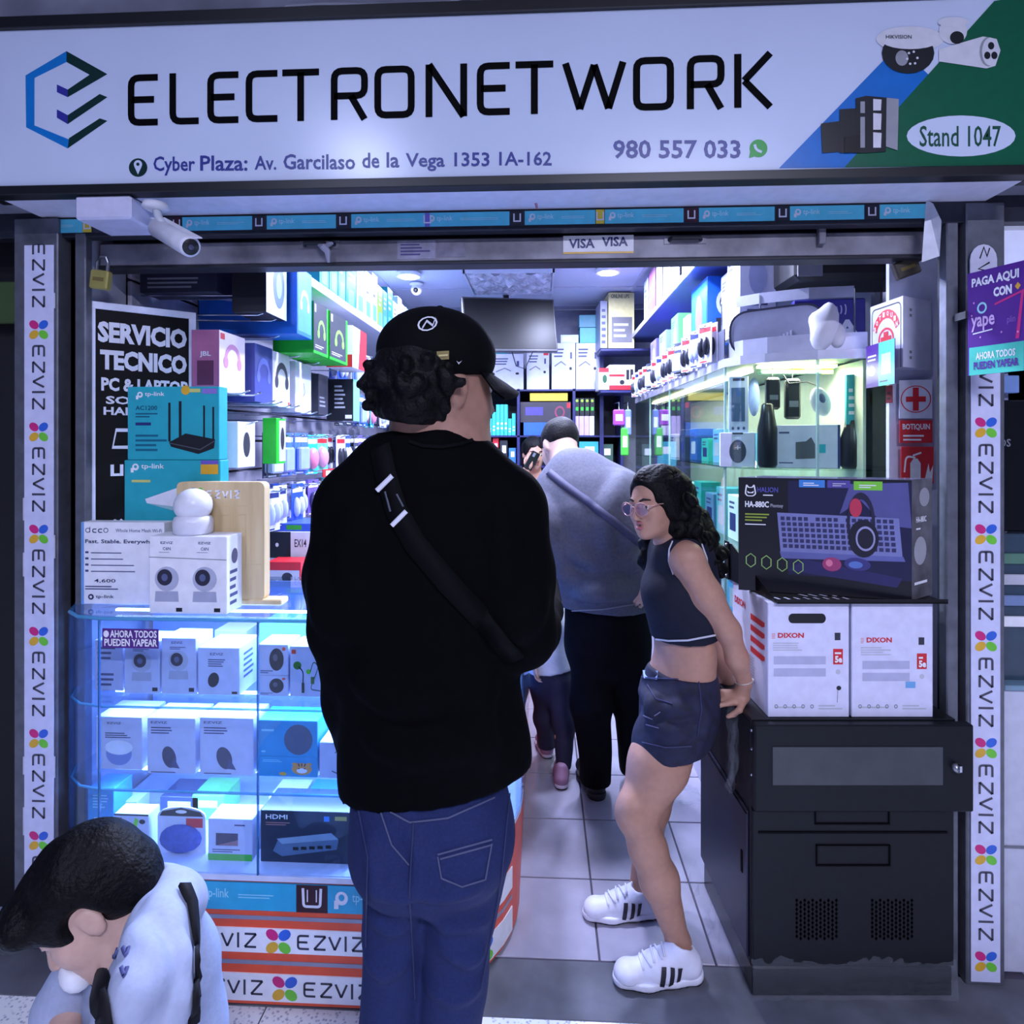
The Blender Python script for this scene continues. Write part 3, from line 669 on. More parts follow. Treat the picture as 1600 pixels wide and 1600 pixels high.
hh = PY(450, 1183, CY+.085).z-sh2
o, A, w, d, h = shelfbox('speaker_box', 'blue speaker box printed with a tiger face, lower of two', 'box', 403, 496, 1183, 1240, sh2, SKY, .09)
A.disc('printed_speaker', .74, .42, .17, .30, M((214, 150, 60), .4)); A.disc('tiger_ear', .62, .66, .05, .08, M((214, 150, 60), .4), 1, 10); A.disc('tiger_ear', .86, .66, .05, .08, M((214, 150, 60), .4), 1, 10); A.disc('tiger_muzzle', .74, .33, .09, .13, PAPER, 2, 12)
for k in (-.06, 0, .06): A.line('tiger_stripe', [(.74+k, .7), (.74+k*.7, .55)], .02, INK, 2)
A.disc('tiger_eye', .69, .45, .018, .03, INK, 3, 8); A.disc('tiger_eye', .79, .45, .018, .03, INK, 3, 8); A.lines(.08, .75, .5, .9, 2, M((120, 205, 230), .4)); A.disc('yellow_star', .42, .16, .07, .1, GOLD, 1, 5)
o, A, w, d, h = shelfbox('speaker_box', 'blue speaker box printed with a round grey speaker, upper of two', 'box', 403, 496, 1126, 1182, sh2+hh+.0005, SKY, .09)
A.disc('printed_speaker', .68, .48, .24, .42, M((84, 90, 110), .5)); A.lines(.06, .7, .3, .82, 1, M((130, 210, 235), .4)); A.lines(.06, .12, .16, .22, 1, M((130, 210, 235), .4))
o, A, w, d, h = shelfbox('earphone_box', 'white box with thin drawn earphones beside the blue speaker boxes', 'box', 499, 548, 1160, 1240, sh2, LAV2, .09)
A.line('printed_cable', roundpath([(.5, .7), (.6, .8), (.75, .72), (.6, .5)], .1), .025, INK); A.line('printed_cable', roundpath([(.4, .2), (.6, .12), (.9, .2)], .1), .025, INK)
o, A, w, d, h = shelfbox('small_carton', 'blue box with icon grid behind the white earphone box', 'box', 517, 545, 1112, 1175, sh2, M((60, 150, 210), .4), .06, CY+.20); A.rect('icon', .2, .6, .8, .8, PAPER); A.rect('icon', .2, .3, .8, .5, PAPER)
# bottom shelf
o, A, w, d, h = shelfbox('router_box', 'blue tp-link box standing in the left corner of the bottom shelf', 'box', 137, 178, 1232, 1335, sh3, M((56, 146, 205), .4), .08, CY+.13); A.lines(.2, .6, .8, .9, 5, M((150, 210, 235), .4)); A.rect('icon', .25, .25, .75, .4, PAPER)
o, A, w, d, h = shelfbox('bottle_box', 'clear box with a pale bottle beside the blue tp-link box', 'box', 181, 214, 1252, 1330, sh3, M((170, 190, 226), .2), .06, CY+.18); A.disc('printed_bottle', .5, .4, .28, .32, INKB)
o, A, w, d, h = shelfbox('wifi_box', 'white wireless adapter box with upright lettering and green antenna', 'box', 178, 232, 1272, 1362, sh3, LAV2, .05, CY+.06)
A.text('lettering', 'WIRELESS', .12, .2, .24, .92, INK, .02, rot=90); A.poly('printed_antenna', [(.5, .6), (.62, .92), (.72, .85), (.62, .55)], M((130, 215, 60), .4)); A.poly('printed_adapter', [(.35, .3), (.62, .52), (.9, .3), (.9, .05), (.35, .05)], M((96, 130, 190), .4), 2); A.disc('badge', .82, .82, .09, .06, INK, 1, 12); A.rect('black_header', 0, .96, 1, 1, INK)
# hanging pouch with arched header
loc, w, d, h = fb(241, 316, 1266, 1360, CY+.06, .03, sh3)
t = thing('blister_pouch', 'arched blister pouch with blue fabric case on the bottom shelf', 'package', loc)
pts = [(-w/2, 0), (w/2, 0), (w/2, h*.8)]+[(w/2*math.cos(a), h*.8+h*.2*math.sin(a)) for a in [math.pi*k/10 for k in range(1, 10)]]+[(-w/2, h*.8)]
MB().hull([(x, 0, z) for x, z in pts], -.004).build('card', M((205, 210, 235), .4), t)
mb = MB(); mb.ell((0, -.004, h*.33), (w*.44, .022, h*.30), 18, 8); mb.build('case', M((60, 84, 170), .7, 0, .2, .2, 90), t, True)
A = Art(t, lambda a, b: Vector((-w/2+a*w, 0, b*h)), (0, -1, 0)); A.poly('header_print', [(.04, .8), (.96, .8), (.9, .9), (.5, .985), (.1, .9)], INK, 2); A.rect('red_label', .6, .56, .95, .76, RED, 2); A.disc('hang_hole', .5, .9, .12, .04, PAPER, 3, 14)
o, A, w, d, h = shelfbox('drive_box', 'white drive box with picture panel and green foot stripe', 'box', 325, 394, 1280, 1370, sh3, LAV2, .07, CY+.05)
A.rect('picture', .18, .36, .68, .66, M((60, 50, 80), .3)); A.poly('picture_light', [(.18, .36), (.68, .36), (.68, .5)], M((150, 110, 120), .3), 2); A.rect('green_stripe', 0, 0, 1, .16, M((70, 180, 60), .4)); A.lines(.1, .2, .8, .3, 2, INKB); A.lines(.6, .84, .95, .92, 1, INKB)
o, A, w, d, h = shelfbox('hdmi_box', 'large dark HDMI splitter box on the bottom shelf', 'box', 407, 549, 1268, 1373, sh3, M((44, 52, 70), .35), .11, CY+.05)
A.text('lettering', 'HDMI', .06, .84, .30, .93, PAPER, .015); A.lines(.06, .72, .42, .80, 2, M((170, 120, 120), .4))
A.poly('printed_splitter', [(.14, .22), (.20, .46), (.80, .56), (.86, .46), (.84, .28), (.24, .12)], M((96, 120, 150), .35)); A.poly('splitter_top', [(.18, .46), (.78, .60), (.86, .48), (.24, .36)], M((140, 165, 190), .35), 2)
for k in range(5): A.rect('printed_port', .36+k*.09, .25+k*.012, .42+k*.09, .31+k*.012, BLACK, 3)
A.text('lettering', '1', .70, .82, .76, .92, M((70, 140, 230), .4), .04); A.rect('yellow_badge', .82, .84, .95, .92, M((180, 170, 90), .4))
o, A, w, d, h = shelfbox('ink_bottle_box', 'small striped ink bottle pack at the right end of bottom shelf', 'box', 556, 580, 1302, 1370, sh3, M((200, 205, 214), .4), .05, CY+.05); A.disc('red_arc', .3, .75, .3, .2, RED); A.lines(.2, .15, .8, .5, 4, INK)
for i, (u0, u1, v0, m, lab) in enumerate(((250, 310, 1245, M((60, 70, 100), .4), 'dark case at the back of the bottom shelf behind the pouch'), (300, 350, 1243, M((120, 215, 120), .4), 'green and white box behind the drive box'), (420, 470, 1246, PAPER, 'white box at the back behind the HDMI box, left'), (475, 530, 1246, M((70, 160, 210), .4), 'blue box at the back behind the HDMI box, right'))):
    o, A, w, d, h = shelfbox('small_carton', lab, 'box', u0, u1, v0, 1360, sh3, m, .10, CY+.22)
    A.rect('label_print', .2, .5, .8, .8, PAPER if m is not PAPER else INKB)
# purple sticker on the glass
p0 = PY(160, 1012, CY-.004); p1 = PY(248, 983, CY-.004); w, h = p1.x-p0.x, p1.z-p0.z
o = MB().prism([(0, 0), (w, 0), (w, .0008), (0, .0008)], 0, h).build('yape_sticker', M((84, 36, 130), .4)); o.location = (p0.x, CY-.0045, p0.z); tag(o, 'purple sticker reading AHORA TODOS PUEDEN YAPEAR on the counter glass', 'sticker')
A = Art(o, lambda a, b: Vector((a*w, 0, b*h)), (0, -1, 0)); A.text('lettering', 'AHORA TODOS', .14, .54, .97, .92, PAPER, .03); A.text('lettering', 'PUEDEN YAPEAR', .04, .10, .98, .48, PAPER, .03); A.disc('logo', .07, .72, .05, .18, PAPER, 1, 12)

# ------------------------------------------------------------------ goods on the counter top
ct = 1.0385
def topbox(name, label, u0, u1, v0, v1, Y, dep, mat, z=ct, rz=0):
    loc, w, d, h = fb(u0, u1, v0, v1, Y, dep, z); o = carton(name, label, 'box', loc, rz, w, d, h, mat, bev=.002); return o, Art.on(o, w, d, h), w, d, h
o, A, w, d, h = topbox('deco_box', 'white deco wifi box leaning at the left end of the counter top', 127, 256, 816, 952, 1.685, .045, PAPER)
DK = M((50, 56, 96), .5)
for k, x in enumerate((.05, .13, .20, .27)):
    (A.ring('letter', x+.03, .90, .030, .030, .28, DK) if k in (0, 3) else A.line('letter', roundpath([(x+.055, .915), (x+.01, .915), (x+.01, .875), (x+.055, .875)], .02), .012, DK))
A.line('letter', [(.105, .94), (.105, .875)], .010, DK)
A.text('lettering', 'Fast. Stable. Everywhere.', .05, .73, .98, .79, DK, .02); A.text('lettering', 'Whole Home Mesh Wi-Fi', .42, .88, .98, .92, INKB, 0)
for k in range(4): A.lines(.12, .62-k*.075, .72, .645-k*.075, 1, INKB); A.rect('bullet', .05, .62-k*.075, .09, .645-k*.075, INKB)
A.text('lettering', '4,600', .16, .26, .42, .31, DK, .01); A.lines(.05, .18, .45, .24, 2, INKB)
A.disc('brand_mark', .12, .09, .035, .035, DK); A.disc('brand_mark_eye', .12, .09, .016, .016, PAPER, 2, 10); A.text('lettering', 'tp-link', .18, .065, .40, .115, DK, .01); A.rect('blue_edge', .0, .0, .035, 1, M((110, 160, 220), .4))
TL = M((44, 168, 182), .35)
zst = 1.0385
o, A, w, d, h = topbox('router_box', 'teal tp-link box printed with a white flat router, lower of two', 194, 344, 719, 958, 1.748, .05, TL)
def tplogo(A, x, z, k, ar, m, bg):
    q = A.disc('brand_mark', x, z, .035*k, .035*k*ar, m); A.disc('brand_mark_eye', x, z+.003, .016*k, .016*k*ar, bg, 2, 10); A.rect('brand_mark_stem', x-.05*k, z-.055*k*ar, x-.02*k, z-.01*k*ar, m, 1); A.text('lettering', 'tp-link', x+.06*k, z-.03*k*ar, x+.30*k, z+.035*k*ar, m, .01)
tplogo(A, .12, .95, 1, w/h, PAPER, TL)
A.poly('printed_router', [(.22, .72), (.55, .80), (.9, .76), (.9, .66), (.6, .66), (.24, .69)], M((225, 228, 240), .4)); A.poly('router_shade', [(.24, .69), (.6, .66), (.9, .66), (.88, .63), (.5, .64)], M((150, 190, 200), .4), 2)
A.lines(.08, .84, .4, .88, 1, M((200, 205, 120), .4)); A.lines(.5, .56, .8, .58, 1, GOLD); A.rect('gold_badge', .80, .90, .98, .97, GOLD); A.rect('violet_badge', .80, .972, .98, .998, M((110, 90, 190), .4)); A.lines(.1, .1, .8, .4, 6, M((120, 210, 220), .4))
loc, w, d, h = fb(199, 342, 604, 717, 1.748, .05, None); zb2 = PY(270, 719, 1.748).z+.001
o = carton('router_box', 'teal tp-link box printed with a black four antenna router, upper of two', 'box', (loc.x, loc.y, zb2), 0, w, d, PY(270, 604, 1.748).z-zb2, TL, bev=.002); h = PY(270, 604, 1.748).z-zb2; A = Art.on(o, w, d, h)
tplogo(A, .14, .89, .9, w/h, PAPER, TL); A.text('lettering', 'AC1200', .09, .68, .33, .74, M((20, 80, 110), .4), .015); A.lines(.09, .58, .34, .66, 2, M((20, 90, 120), .4)); A.rect('navy_badge', .09, .47, .26, .51, NAVY); A.lines(.09, .12, .45, .38, 4, M((20, 100, 130), .4))
RB = M((26, 28, 34), .4)
for x0, x1, z0, z1 in ((.45, .475, .25, .78), (.565, .595, .30, .80), (.83, .85, .30, .74), (.93, .95, .26, .72)): A.rect('printed_antenna', x0, z0, x1, z1, RB)
q = A.poly('printed_router', [(.46, .24), (.64, .36), (.96, .28), (.95, .16), (.78, .08), (.48, .18)], RB, 2); A.line('router_rim', [(.46, .23), (.80, .14), (.96, .26)], .012, M((80, 84, 92), .4), 3)
A.disc('gold_seal', .64, .95, .05, .05*w/h, GOLD); A.rect('violet_badge', .82, .90, .98, .97, M((140, 120, 200), .4)); A.rect('yellow_badge', .68, .92, .80, .97, M((205, 205, 120), .4))
# wooden display stand
ws = thing('display_stand', 'pale wooden EZVIZ display stand on the counter', 'stand', (PY(345, 940, 1.70).x, 1.70, ct))
WOOD = M((226, 204, 160), .5, 0, .1, .05, 5, kind='wood', rgb2=(206, 178, 128)); o = Vector(ws.location)
x0, x1 = PY(276, 900, 1.70).x, PY(413, 900, 1.70).x; zt = PY(345, 753, 1.70).z; r = .018
pl = roundpath([(x0, ct+.012), (x1, ct+.012), (x1, zt), (x0, zt)], r, True, 5)
mb = MB(); n = len(pl); mb.add([(x, 1.70, z) for x, z in pl]+[(x, 1.735, z) for x, z in pl], [tuple(range(n-1, -1, -1))[::-1], tuple(range(n, 2*n))[::-1]]+[(i, n+i, n+(i+1) % n, (i+1) % n) for i in range(n)])
mb.build('board', WOOD, ws, world=True)
MB().box(PY(300, 960, 1.70).x, 1.694, ct, PY(441, 950, 1.70).x, 1.744, ct+.016, .003).build('base', WOOD, ws, world=True)
A = Art.px(ws, 1.70); A.strokes('lettering', 'EZVIZ', [(322+54*x, 322+54*y) for x, y in EZB], 779, 766, 2.6, PAPER, .2)
A.disc('logo_petal', 302, 767, 4.5, 5, M((50, 100, 205), .4)); A.disc('logo_petal', 313, 767, 4.5, 5, M((110, 200, 60), .4))
LW = M((214, 188, 140), .5)
A.line('carved_line', [(330, 792), (392, 790), (392, 935)], 2.2, LW); A.line('carved_line', [(330, 806), (384, 804), (384, 935)], 2.2, LW); A.line('carved_line', [(382, 882), (413, 882)], 1.5, LW)
# twin camera box + white camera standing on it
loc, w, d, h = fb(233, 354, 838, 953, 1.60, .085, ct)
o = carton('camera_box', 'white twin pack box printed with two cameras under the white camera', 'box', loc, .0, w, d, h, PAPER, bev=.002); A = Art.on(o, w, d, h); cbz = ct+h; cbx = loc.x
for cx in (.23, .72):
    campic(A, cx, .45,   .52, w/h); A.text('lettering', 'EZVIZ', cx-.08, .90, cx+.08, .93, INKB, .01); A.text('lettering', 'C6N', cx-.05, .82, cx+.05, .86, INKB, .01); A.lines(cx-.1, .79, cx+.1, .80, 1, INKB); A.rect('black_mark', cx+.12, .03, cx+.2, .08, INK)
A.line('lid_fold', [(0, .73), (1, .70)], .008, MGREY); A2 = Art.on(o, w, d, h, 'right'); A2.lines(.2, .1, .8, .6, 5, INKB); A2.disc('printed_camera', .5, .72, .2, .1, M((90, 90, 120), .4))
t = thing('security_camera', 'white pan-tilt security camera standing on the twin camera box', 'camera', (PY(302, 838, 1.645).x, 1.645, cbz+.0003))
k = 1.66/960
mb = MB().lathe([(.0, 0), (26*k, .0), (29*k, .006), (29.5*k, 20*k), (27*k, 27*k), (20*k, 30*k), (0, 30*k)], 28); mb.build('base', M((224, 224, 234), .35), t, True)
mb = MB(); mb.ell((0, 0, 45*k), (28.5*k, 28.5*k, 27*k), 24, 14); mb.build('head', M((230, 230, 238), .3), t, True)
mb = MB(); mb.ell((8*k, 20*k, 47*k), (12*k, 12*k, 12*k), 16, 10); mb.build('lens', BLACK, t, True)
# ================================================================== LEFT WALL
# service board leaning inside the entrance
a = P(136, 690, 1.85); b = P(306, 690, 2.03); a.z = b.z = 0
ang = math.atan2(b.y-a.y, b.x-a.x); wB = (b-a).length; zB0, zB1 = 1.04, 1.925
sb = thing('service_board', 'black service board with white frame reading SERVICIO TECNICO', 'sign', ((a.x+b.x)/2, (a.y+b.y)/2, zB0), ang)
hB = zB1-zB0
MB().box(-wB/2, 0, 0, wB/2, .02, hB, .002).build('board', M((5, 5, 8), .6, spec=.2), sb)
for bx in ((-wB/2, -.004, hB-.022, wB/2, .024, hB), (-wB/2, -.004, 0, wB/2, .024, .02), (-wB/2, -.004, .02, -wB/2+.021, .024, hB-.022), (wB/2-.021, -.004, .02, wB/2, .024, hB-.022)): MB().box(*bx, .001).build('frame', M((222, 226, 246), .4), sb)
A = Art.on(sb, wB, 0, hB); WT = M((222, 224, 236), .5)
for t, x0, x1, z0, z1, bo in (('SERVICIO', .09, .91, .862, .935, .05), ('TECNICO', .11, .91, .768, .838, .05), ('PC & LAPTOP', .12, .92, .695, .742, .04), ('SOPORTE', .16, .9, .650, .678, .03), ('HARDWARE', .14, .9, .612, .640, .03), ('LIMPIEZA', .20, .9, .40, .44, .04), ('CONFIGURACION', .20, .9, .20, .25, .03)):
    A.text('lettering', t, x0, z0, x1, z1, WT, bo, 1)
A.line('white_outline', [(.40, .56), (.25, .56), (.22, .50), (.40, .50)], .012, WT)
A = Art(sb, lambda p, q: Vector((-wB/2, .02-p*.02, q*hB)), (-1, 0, 0))
# boxes on the slat wall (faces look towards the aisle)
WR = math.pi/2
def wbox(name, label, d0, d1, X, dep, z0, z1, mat, group=None):
    y0, y1 = d0, d1; w = y1-y0; h = z1-z0
    o = carton(name, label, 'box', (X-dep/2, (y0+y1)/2, z0), WR, w, dep, h, mat, group, .0015); return o, Art.on(o, w, dep, h), Art.on(o, w, dep, h, 'left'), Art.on(o, w, dep, h, 'right')
hk = MB().tube([(0, 0, 0), (.02, 0, 0), (.20, 0, -.004), (.215, 0, .006)], .0028, 6).mesh('peg_hook', CHROME, True)
def hook(y, z, x=XL+.018, rz=0, L=1.85, par=None):       # fixed in the slats: a part of the wall (or of the showcase header)
    par = par or bpy.data.objects['wall_left']
    o = link('peg_hook', hk, par); o.location = Vector((x, y, z))-Vector(par.location); o.rotation_euler = (0, 0, rz); o.scale = (L, 1, 1); return o
def headset(A, cx, cz, r, ar, m, w=.05, face=None):
    o = A.line('printed_headset', [(cx+r*math.cos(t), cz+r*1.1*ar*math.sin(t)) for t in [math.pi*k/12 for k in range(13)]], w, m, 2)
    for s in (-1, 1): A.disc('printed_ear_cup', cx+s*r, cz-.05, r*.34, r*.5*ar, m, 2, 14)
HP = M((190, 130, 170), .5)
o, A, S, R = wbox('headphone_box', 'pink and white headphone box beside the service board', 1.90, 2.07, -1.02, .09, 1.66, 1.855, M((226, 214, 228), .5)); headset(A, .5, .55, .26, .8, HP, .09); A.rect('red_tag', .04, .86, .2, .96, RED); S.rect('pink_side', 0, 0, 1, 1, M((170, 100, 140), .5)); S.text('lettering', 'JBL', .3, .55, .7, .65, WT, .02); S.rect('dark_picture', .2, .1, .8, .5, M((100, 50, 80), .4))
hook(1.95, 1.66); hook(2.03, 1.66)
o, A, S, R = wbox('headphone_box', 'navy headphone box next to the pink one', 2.10, 2.24, -1.00, .10, 1.64, 1.845, M((64, 74, 150), .4)); headset(A, .5, .5, .3, .7, M((96, 110, 186), .4), .1); hook(2.14, 1.64); hook(2.2, 1.64)
o, A, S, R = wbox('headphone_box', 'white box with large black headphone picture beside the navy box', 2.245, 2.40, -1.00, .10, 1.635, 1.84, PAPER); headset(A, .5, .5, .3, .8, M((60, 60, 72), .4), .12); A.rect('orange_corner', .85, .03, .98, .1, ORANGE); hook(2.29, 1.635); hook(2.36, 1.635)
o, A, S, R = wbox('earbud_box', 'white earbud box hanging after the headphone boxes', 2.43, 2.60, -.99, .10, 1.62, 1.825, M((222, 222, 238), .45)); A.line('printed_cable', roundpath([(.5, .6), (.6, .4), (.4, .3), (.6, .2)], .1), .02, MGREY); hook(2.48, 1.62); hook(2.55, 1.62)
o, A, S, R = wbox('dark_headset_box', 'dark headset box, lowest at the left above the service board', 1.96, 2.06, -1.06, .26, 1.99, 2.13, M((40, 40, 62), .4)); S.lines(.1, .1, .9, .4, 3, MGREY); hook(2.0, 1.99)
o, A, S, R = wbox('dark_headset_box', 'black headset box behind the shutter rail on the left', 2.30, 2.44, -1.10, .22, 1.98, 2.16, M((30, 30, 40), .4)); S.lines(.1, .1, .9, .4, 2, MGREY); hook(2.37, 1.98)
o, A, S, R = wbox('headset_box', 'lavender headset box under the shutter rail on the upper left', 2.065, 2.145, -1.02, .10, 2.0, 2.2, M((130, 130, 200), .4)); A.disc('printed_ear_cup', .6, .5, .28, .32, M((50, 56, 120), .4)); hook(2.10, 2.0)
o, A, S, R = wbox('headset_box', 'black box with pale blue headphone front on the upper left', 1.97, 2.13, -.90, .115, 1.925, 2.14, M((30, 30, 38), .4)); A.rect('front_print', 0, 0, 1, 1, M((176, 196, 236), .4)); A.disc('printed_ear_cup', .6, .5, .28, .36, M((60, 90, 190), .4), 2); A.disc('ear_pad', .6, .5, .14, .2, M((120, 170, 230), .4), 3); hook(2.0, 1.925, L=2.0); hook(2.1, 1.925, L=2.0)
o, A, S, R = wbox('headset_box', 'bright blue headphone box hanging low on the upper left', 2.15, 2.29, -.87, .36, 1.885, 2.13, M((34, 110, 214), .35)); A.rect('front_print', .06, .06, .94, .98, M((70, 140, 226), .4)); headset(A, .5, .5, .24, .6, M((210, 140, 170), .4), .08); hook(2.2, 1.885)
GG = M((30, 190, 40), .4)
for k, (a, b, lab) in enumerate(((2.31, 2.47, 'black and green headset box, the nearer of two'), (2.49, 2.72, 'black and green headset box, the farther of two'))):
    o, A, S, R = wbox('gaming_headset_box', lab, a, b, -.87, .16, 1.84, 2.04, GG); A.rect('front_print', .0, .06, .90, 1, M((52, 56, 66), .4)); headset(A, .52, .46, .2, .9, M((130, 230, 80), .4), .07); A.lines(.1, .12, .7, .2, 2, LGREY); A.rect('white_badge', .06, .8, .14, .95, PAPER, 2); hook((a+b)/2, 1.84)
o, A, S, R = wbox('earphone_box', 'red and white box hanging beyond the green headset boxes', 2.76, 2.98, -.86, .12, 1.84, 2.03, PAPER); A.poly('red_print', [(.4, 0), (1, 0), (1, 1), (.55, 1)], RED); A.rect('mint_print', 0, .3, .25, .9, M((150, 220, 190), .4)); S.rect('red_side', 0, 0, 1, .3, RED); hook(2.87, 1.84)
o, A, S, R = wbox('gadget_box', 'black box with green edge and white lines of print on the left wall', 2.90, 3.0, -.90, .13, 1.60, 1.80, M((28, 30, 40), .4)); S.lines(.3, .3, .7, .9, 6, LGREY); A.rect('green_front', 0, 0, 1, 1, M((120, 210, 170), .4)); S.rect('white_badge', .7, .05, .95, .14, PAPER); hook(2.95, 1.60)
o, A, S, R = wbox('gadget_box', 'dark grey box hanging before the black and green box', 2.66, 2.78, -.98, .10, 1.62, 1.80, M((44, 46, 60), .4)); A.lines(.1, .2, .8, .5, 3, MGREY); hook(2.72, 1.62)
o, A, S, R = wbox('mouse_box', 'white mouse box hanging under the pink headphone box', 1.94, 2.06, -.98, .06, 1.415, 1.565, PAPER); A.disc('printed_mouse', .5, .5, .2, .28, M((50, 50, 62), .4)); hook(2.0, 1.562)
o, A, S, R = wbox('gadget_box', 'bright green box tilted on the left wall beside the mouse box', 2.16, 2.24, -.95, .05, 1.42, 1.585, GG); A.rect('front_print', .3, .05, 1, .95, LGREY); A.disc('printed_mouse', .65, .55, .2, .25, INK, 2); hook(2.2, 1.58)
# hanging blister packs: a few kinds, copied along the pegs
def blister(name, card, bulb, pic, shape, w=.085, h=.15):
    root = MB().box(-w/2, -.001, 0, w/2, .001, h, .0004).build(name, card)
    mb = MB()
    if shape == 0: mb.ell((0, -.008, h*.40), (w*.36, .022, h*.28), 14, 8)
    elif shape == 1: mb.box(-w*.38, -.022, h*.1, w*.38, 0, h*.66, .006)
    else: mb.ell((-w*.18, -.008, h*.4), (w*.16, .016, h*.26), 10, 6); mb.ell((w*.2, -.008, h*.42), (w*.16, .016, h*.24), 10, 6)
    mb.build('blister', bulb, root, shape != 1)
    A = Art(root, lambda a, b: Vector((-w/2+a*w, -.001, b*h)), (0, -1, 0)); A.rect('header_print', .08, .78, .92, .9, pic, 1); A.rect('hang_slot', .4, .93, .6, .96, INK, 1)
    A.lines(.1, .02, .9, .1, 1, pic)
    return root
CLB = M((170, 190, 236), .15, alpha=.75)
KINDS = [blister('blister_pack', M((70, 110, 200), .4), CLB, PAPER, 1), blister('blister_pack', M((40, 190, 200), .4), M((220, 130, 160), .3), PAPER, 0), blister('blister_pack', M((206, 210, 236), .4), M((186, 196, 236), .2), NAVY, 2),
         blister('blister_pack', M((110, 90, 190), .4), M((60, 56, 100), .3), PAPER, 0), blister('blister_pack', M((60, 64, 84), .4), M((200, 204, 224), .3), PAPER, 1), blister('blister_pack', M((100, 210, 190), .4), M((214, 150, 180), .25), RED, 0),
         blister('blister_pack', M((222, 222, 236), .4), M((40, 42, 54), .3), RED, 2), blister('blister_pack', M((40, 80, 180), .4), M((206, 214, 240), .2), PAPER, 2)]
KN = ['blue', 'turquoise', 'white', 'violet', 'dark grey', 'mint', 'white and red', 'royal blue']
used = [False]*len(KINDS)
def pack(k, loc, rz, label, group, tilt=0, sc=1):
    o = KINDS[k] if not used[k] else copy_tree(KINDS[k]); used[k] = True
    o.location = loc; o.rotation_euler = (tilt, 0, rz); o.scale = (sc, 1, sc); return tag(o, label, 'package', group)
def packrow(z, d0, d1, step, X, seq, rowname, sc=1.0, dup=2, sd=1):
    rg = random.Random(sd); y = d0; i = 0
    while y < d1 and i < len(ORD):
        k = seq[i % len(seq)]; hook(y, z+.15*sc*.945)
        for q in range(dup):
            x = X+rg.uniform(-.03, .03)-q*.045
            pack(k, (x, y+rg.uniform(-.006, .006), z+rg.uniform(-.004, .004)), WR+rg.uniform(-.25, .12), '%s pack, %s along %s on the left wall%s' % (KN[k], ORD[i], rowname, '' if q == 0 else ', rear one'), 'packs hanging in '+rowname, 0, sc)
        y += step; i += 1
packrow(1.36, 2.30, 4.2, .125, -1.00, [4, 0, 0, 1, 5, 6, 7, 2, 4, 3], 'the eye-level row', 1.15)
packrow(1.17, 2.24, 4.2, .12, -1.03, [2, 2, 7, 2, 3, 4, 1, 0, 2], 'the lowest row', 1.05, sd=2)
packrow(1.585, 3.08, 4.4, .13, -1.00, [4, 4, 0, 7, 1, 2], 'the third row', 1.15, sd=3)
packrow(1.80, 3.10, 4.6, .15, -1.00, [7, 0, 2, 4, 0], 'the top row', 1.2, sd=4)
for i, (y, z, lab) in enumerate(((2.66, 1.345, 'red and white price tag on the left wall, nearer of two'), (2.90, 1.345, 'red and white price tag on the left wall, farther of two'))):
    o = MB().box(-.05, -.002, 0, .05, .002, .035, .0005).build('price_tag', RED); o.location = (-.93, y, z); o.rotation_euler = (0, 0, WR-.3); tag(o, lab, 'tag', 'red price tags'); Art(o, lambda a, b: Vector((-.05+a*.1, -.002, b*.035)), (0, -1, 0)).rect('white_print', .2, .2, .85, .8, PAPER)
    hook(y, z+.028, L=2.05)
# upper shelf with upright boxes
us = thing('wall_shelf', 'white wall shelf high on the left with teal boxes on it', 'shelf', (-1.15, 3.6, 2.13))
MB().box(XL+.018, 2.30, 2.145, -.94, 5.38, 2.165, .002).build('board', M((206, 210, 222), .4), us, world=True)
MB().box(-.945, 2.30, 2.135, -.937, 5.38, 2.172, .001).build('edge_strip', M((200, 204, 222), .3), us, world=True)
for y in (2.5, 3.6, 4.7): MB().prism([(0, 0), (.2, 0), (0, -.08)], 0, .01).xform(Matrix.Translation((XL+.02, y, 2.145)) @ Matrix.Rotation(math.pi/2, 4, 'X')).build('bracket', GREYM, us, world=True)
DT = M((16, 128, 150), .45); DW = M((176, 190, 204), .5); cols = [DT, M((60, 150, 180), .45), M((40, 140, 175), .45), DT, DW, DW, DW, M((130, 160, 40), .45), M((60, 140, 180), .45), DT, DW, M((96, 116, 176), .45), M((130, 150, 190), .45), M((130, 150, 190), .45)]
y = 2.62; rg = random.Random(8)
for i, m in enumerate(cols):
    w = rg.uniform(.10, .16); h = rg.uniform(.24, .31)
    o = carton('router_box', 'upright carton, %s from the entrance on the high left shelf' % ORD[i], 'box', (-1.04, y+w/2, 2.1655), WR, w, .16, h, m, 'cartons on the high left shelf'); A = Art.on(o, w, .16, h); A.lines(.2, .55, .8, .9, 3, DW if m is not DW else INKB); A.rect('label_print', .2, .1, .8, .4, M((96, 170, 196), .45))
    y += w+.012
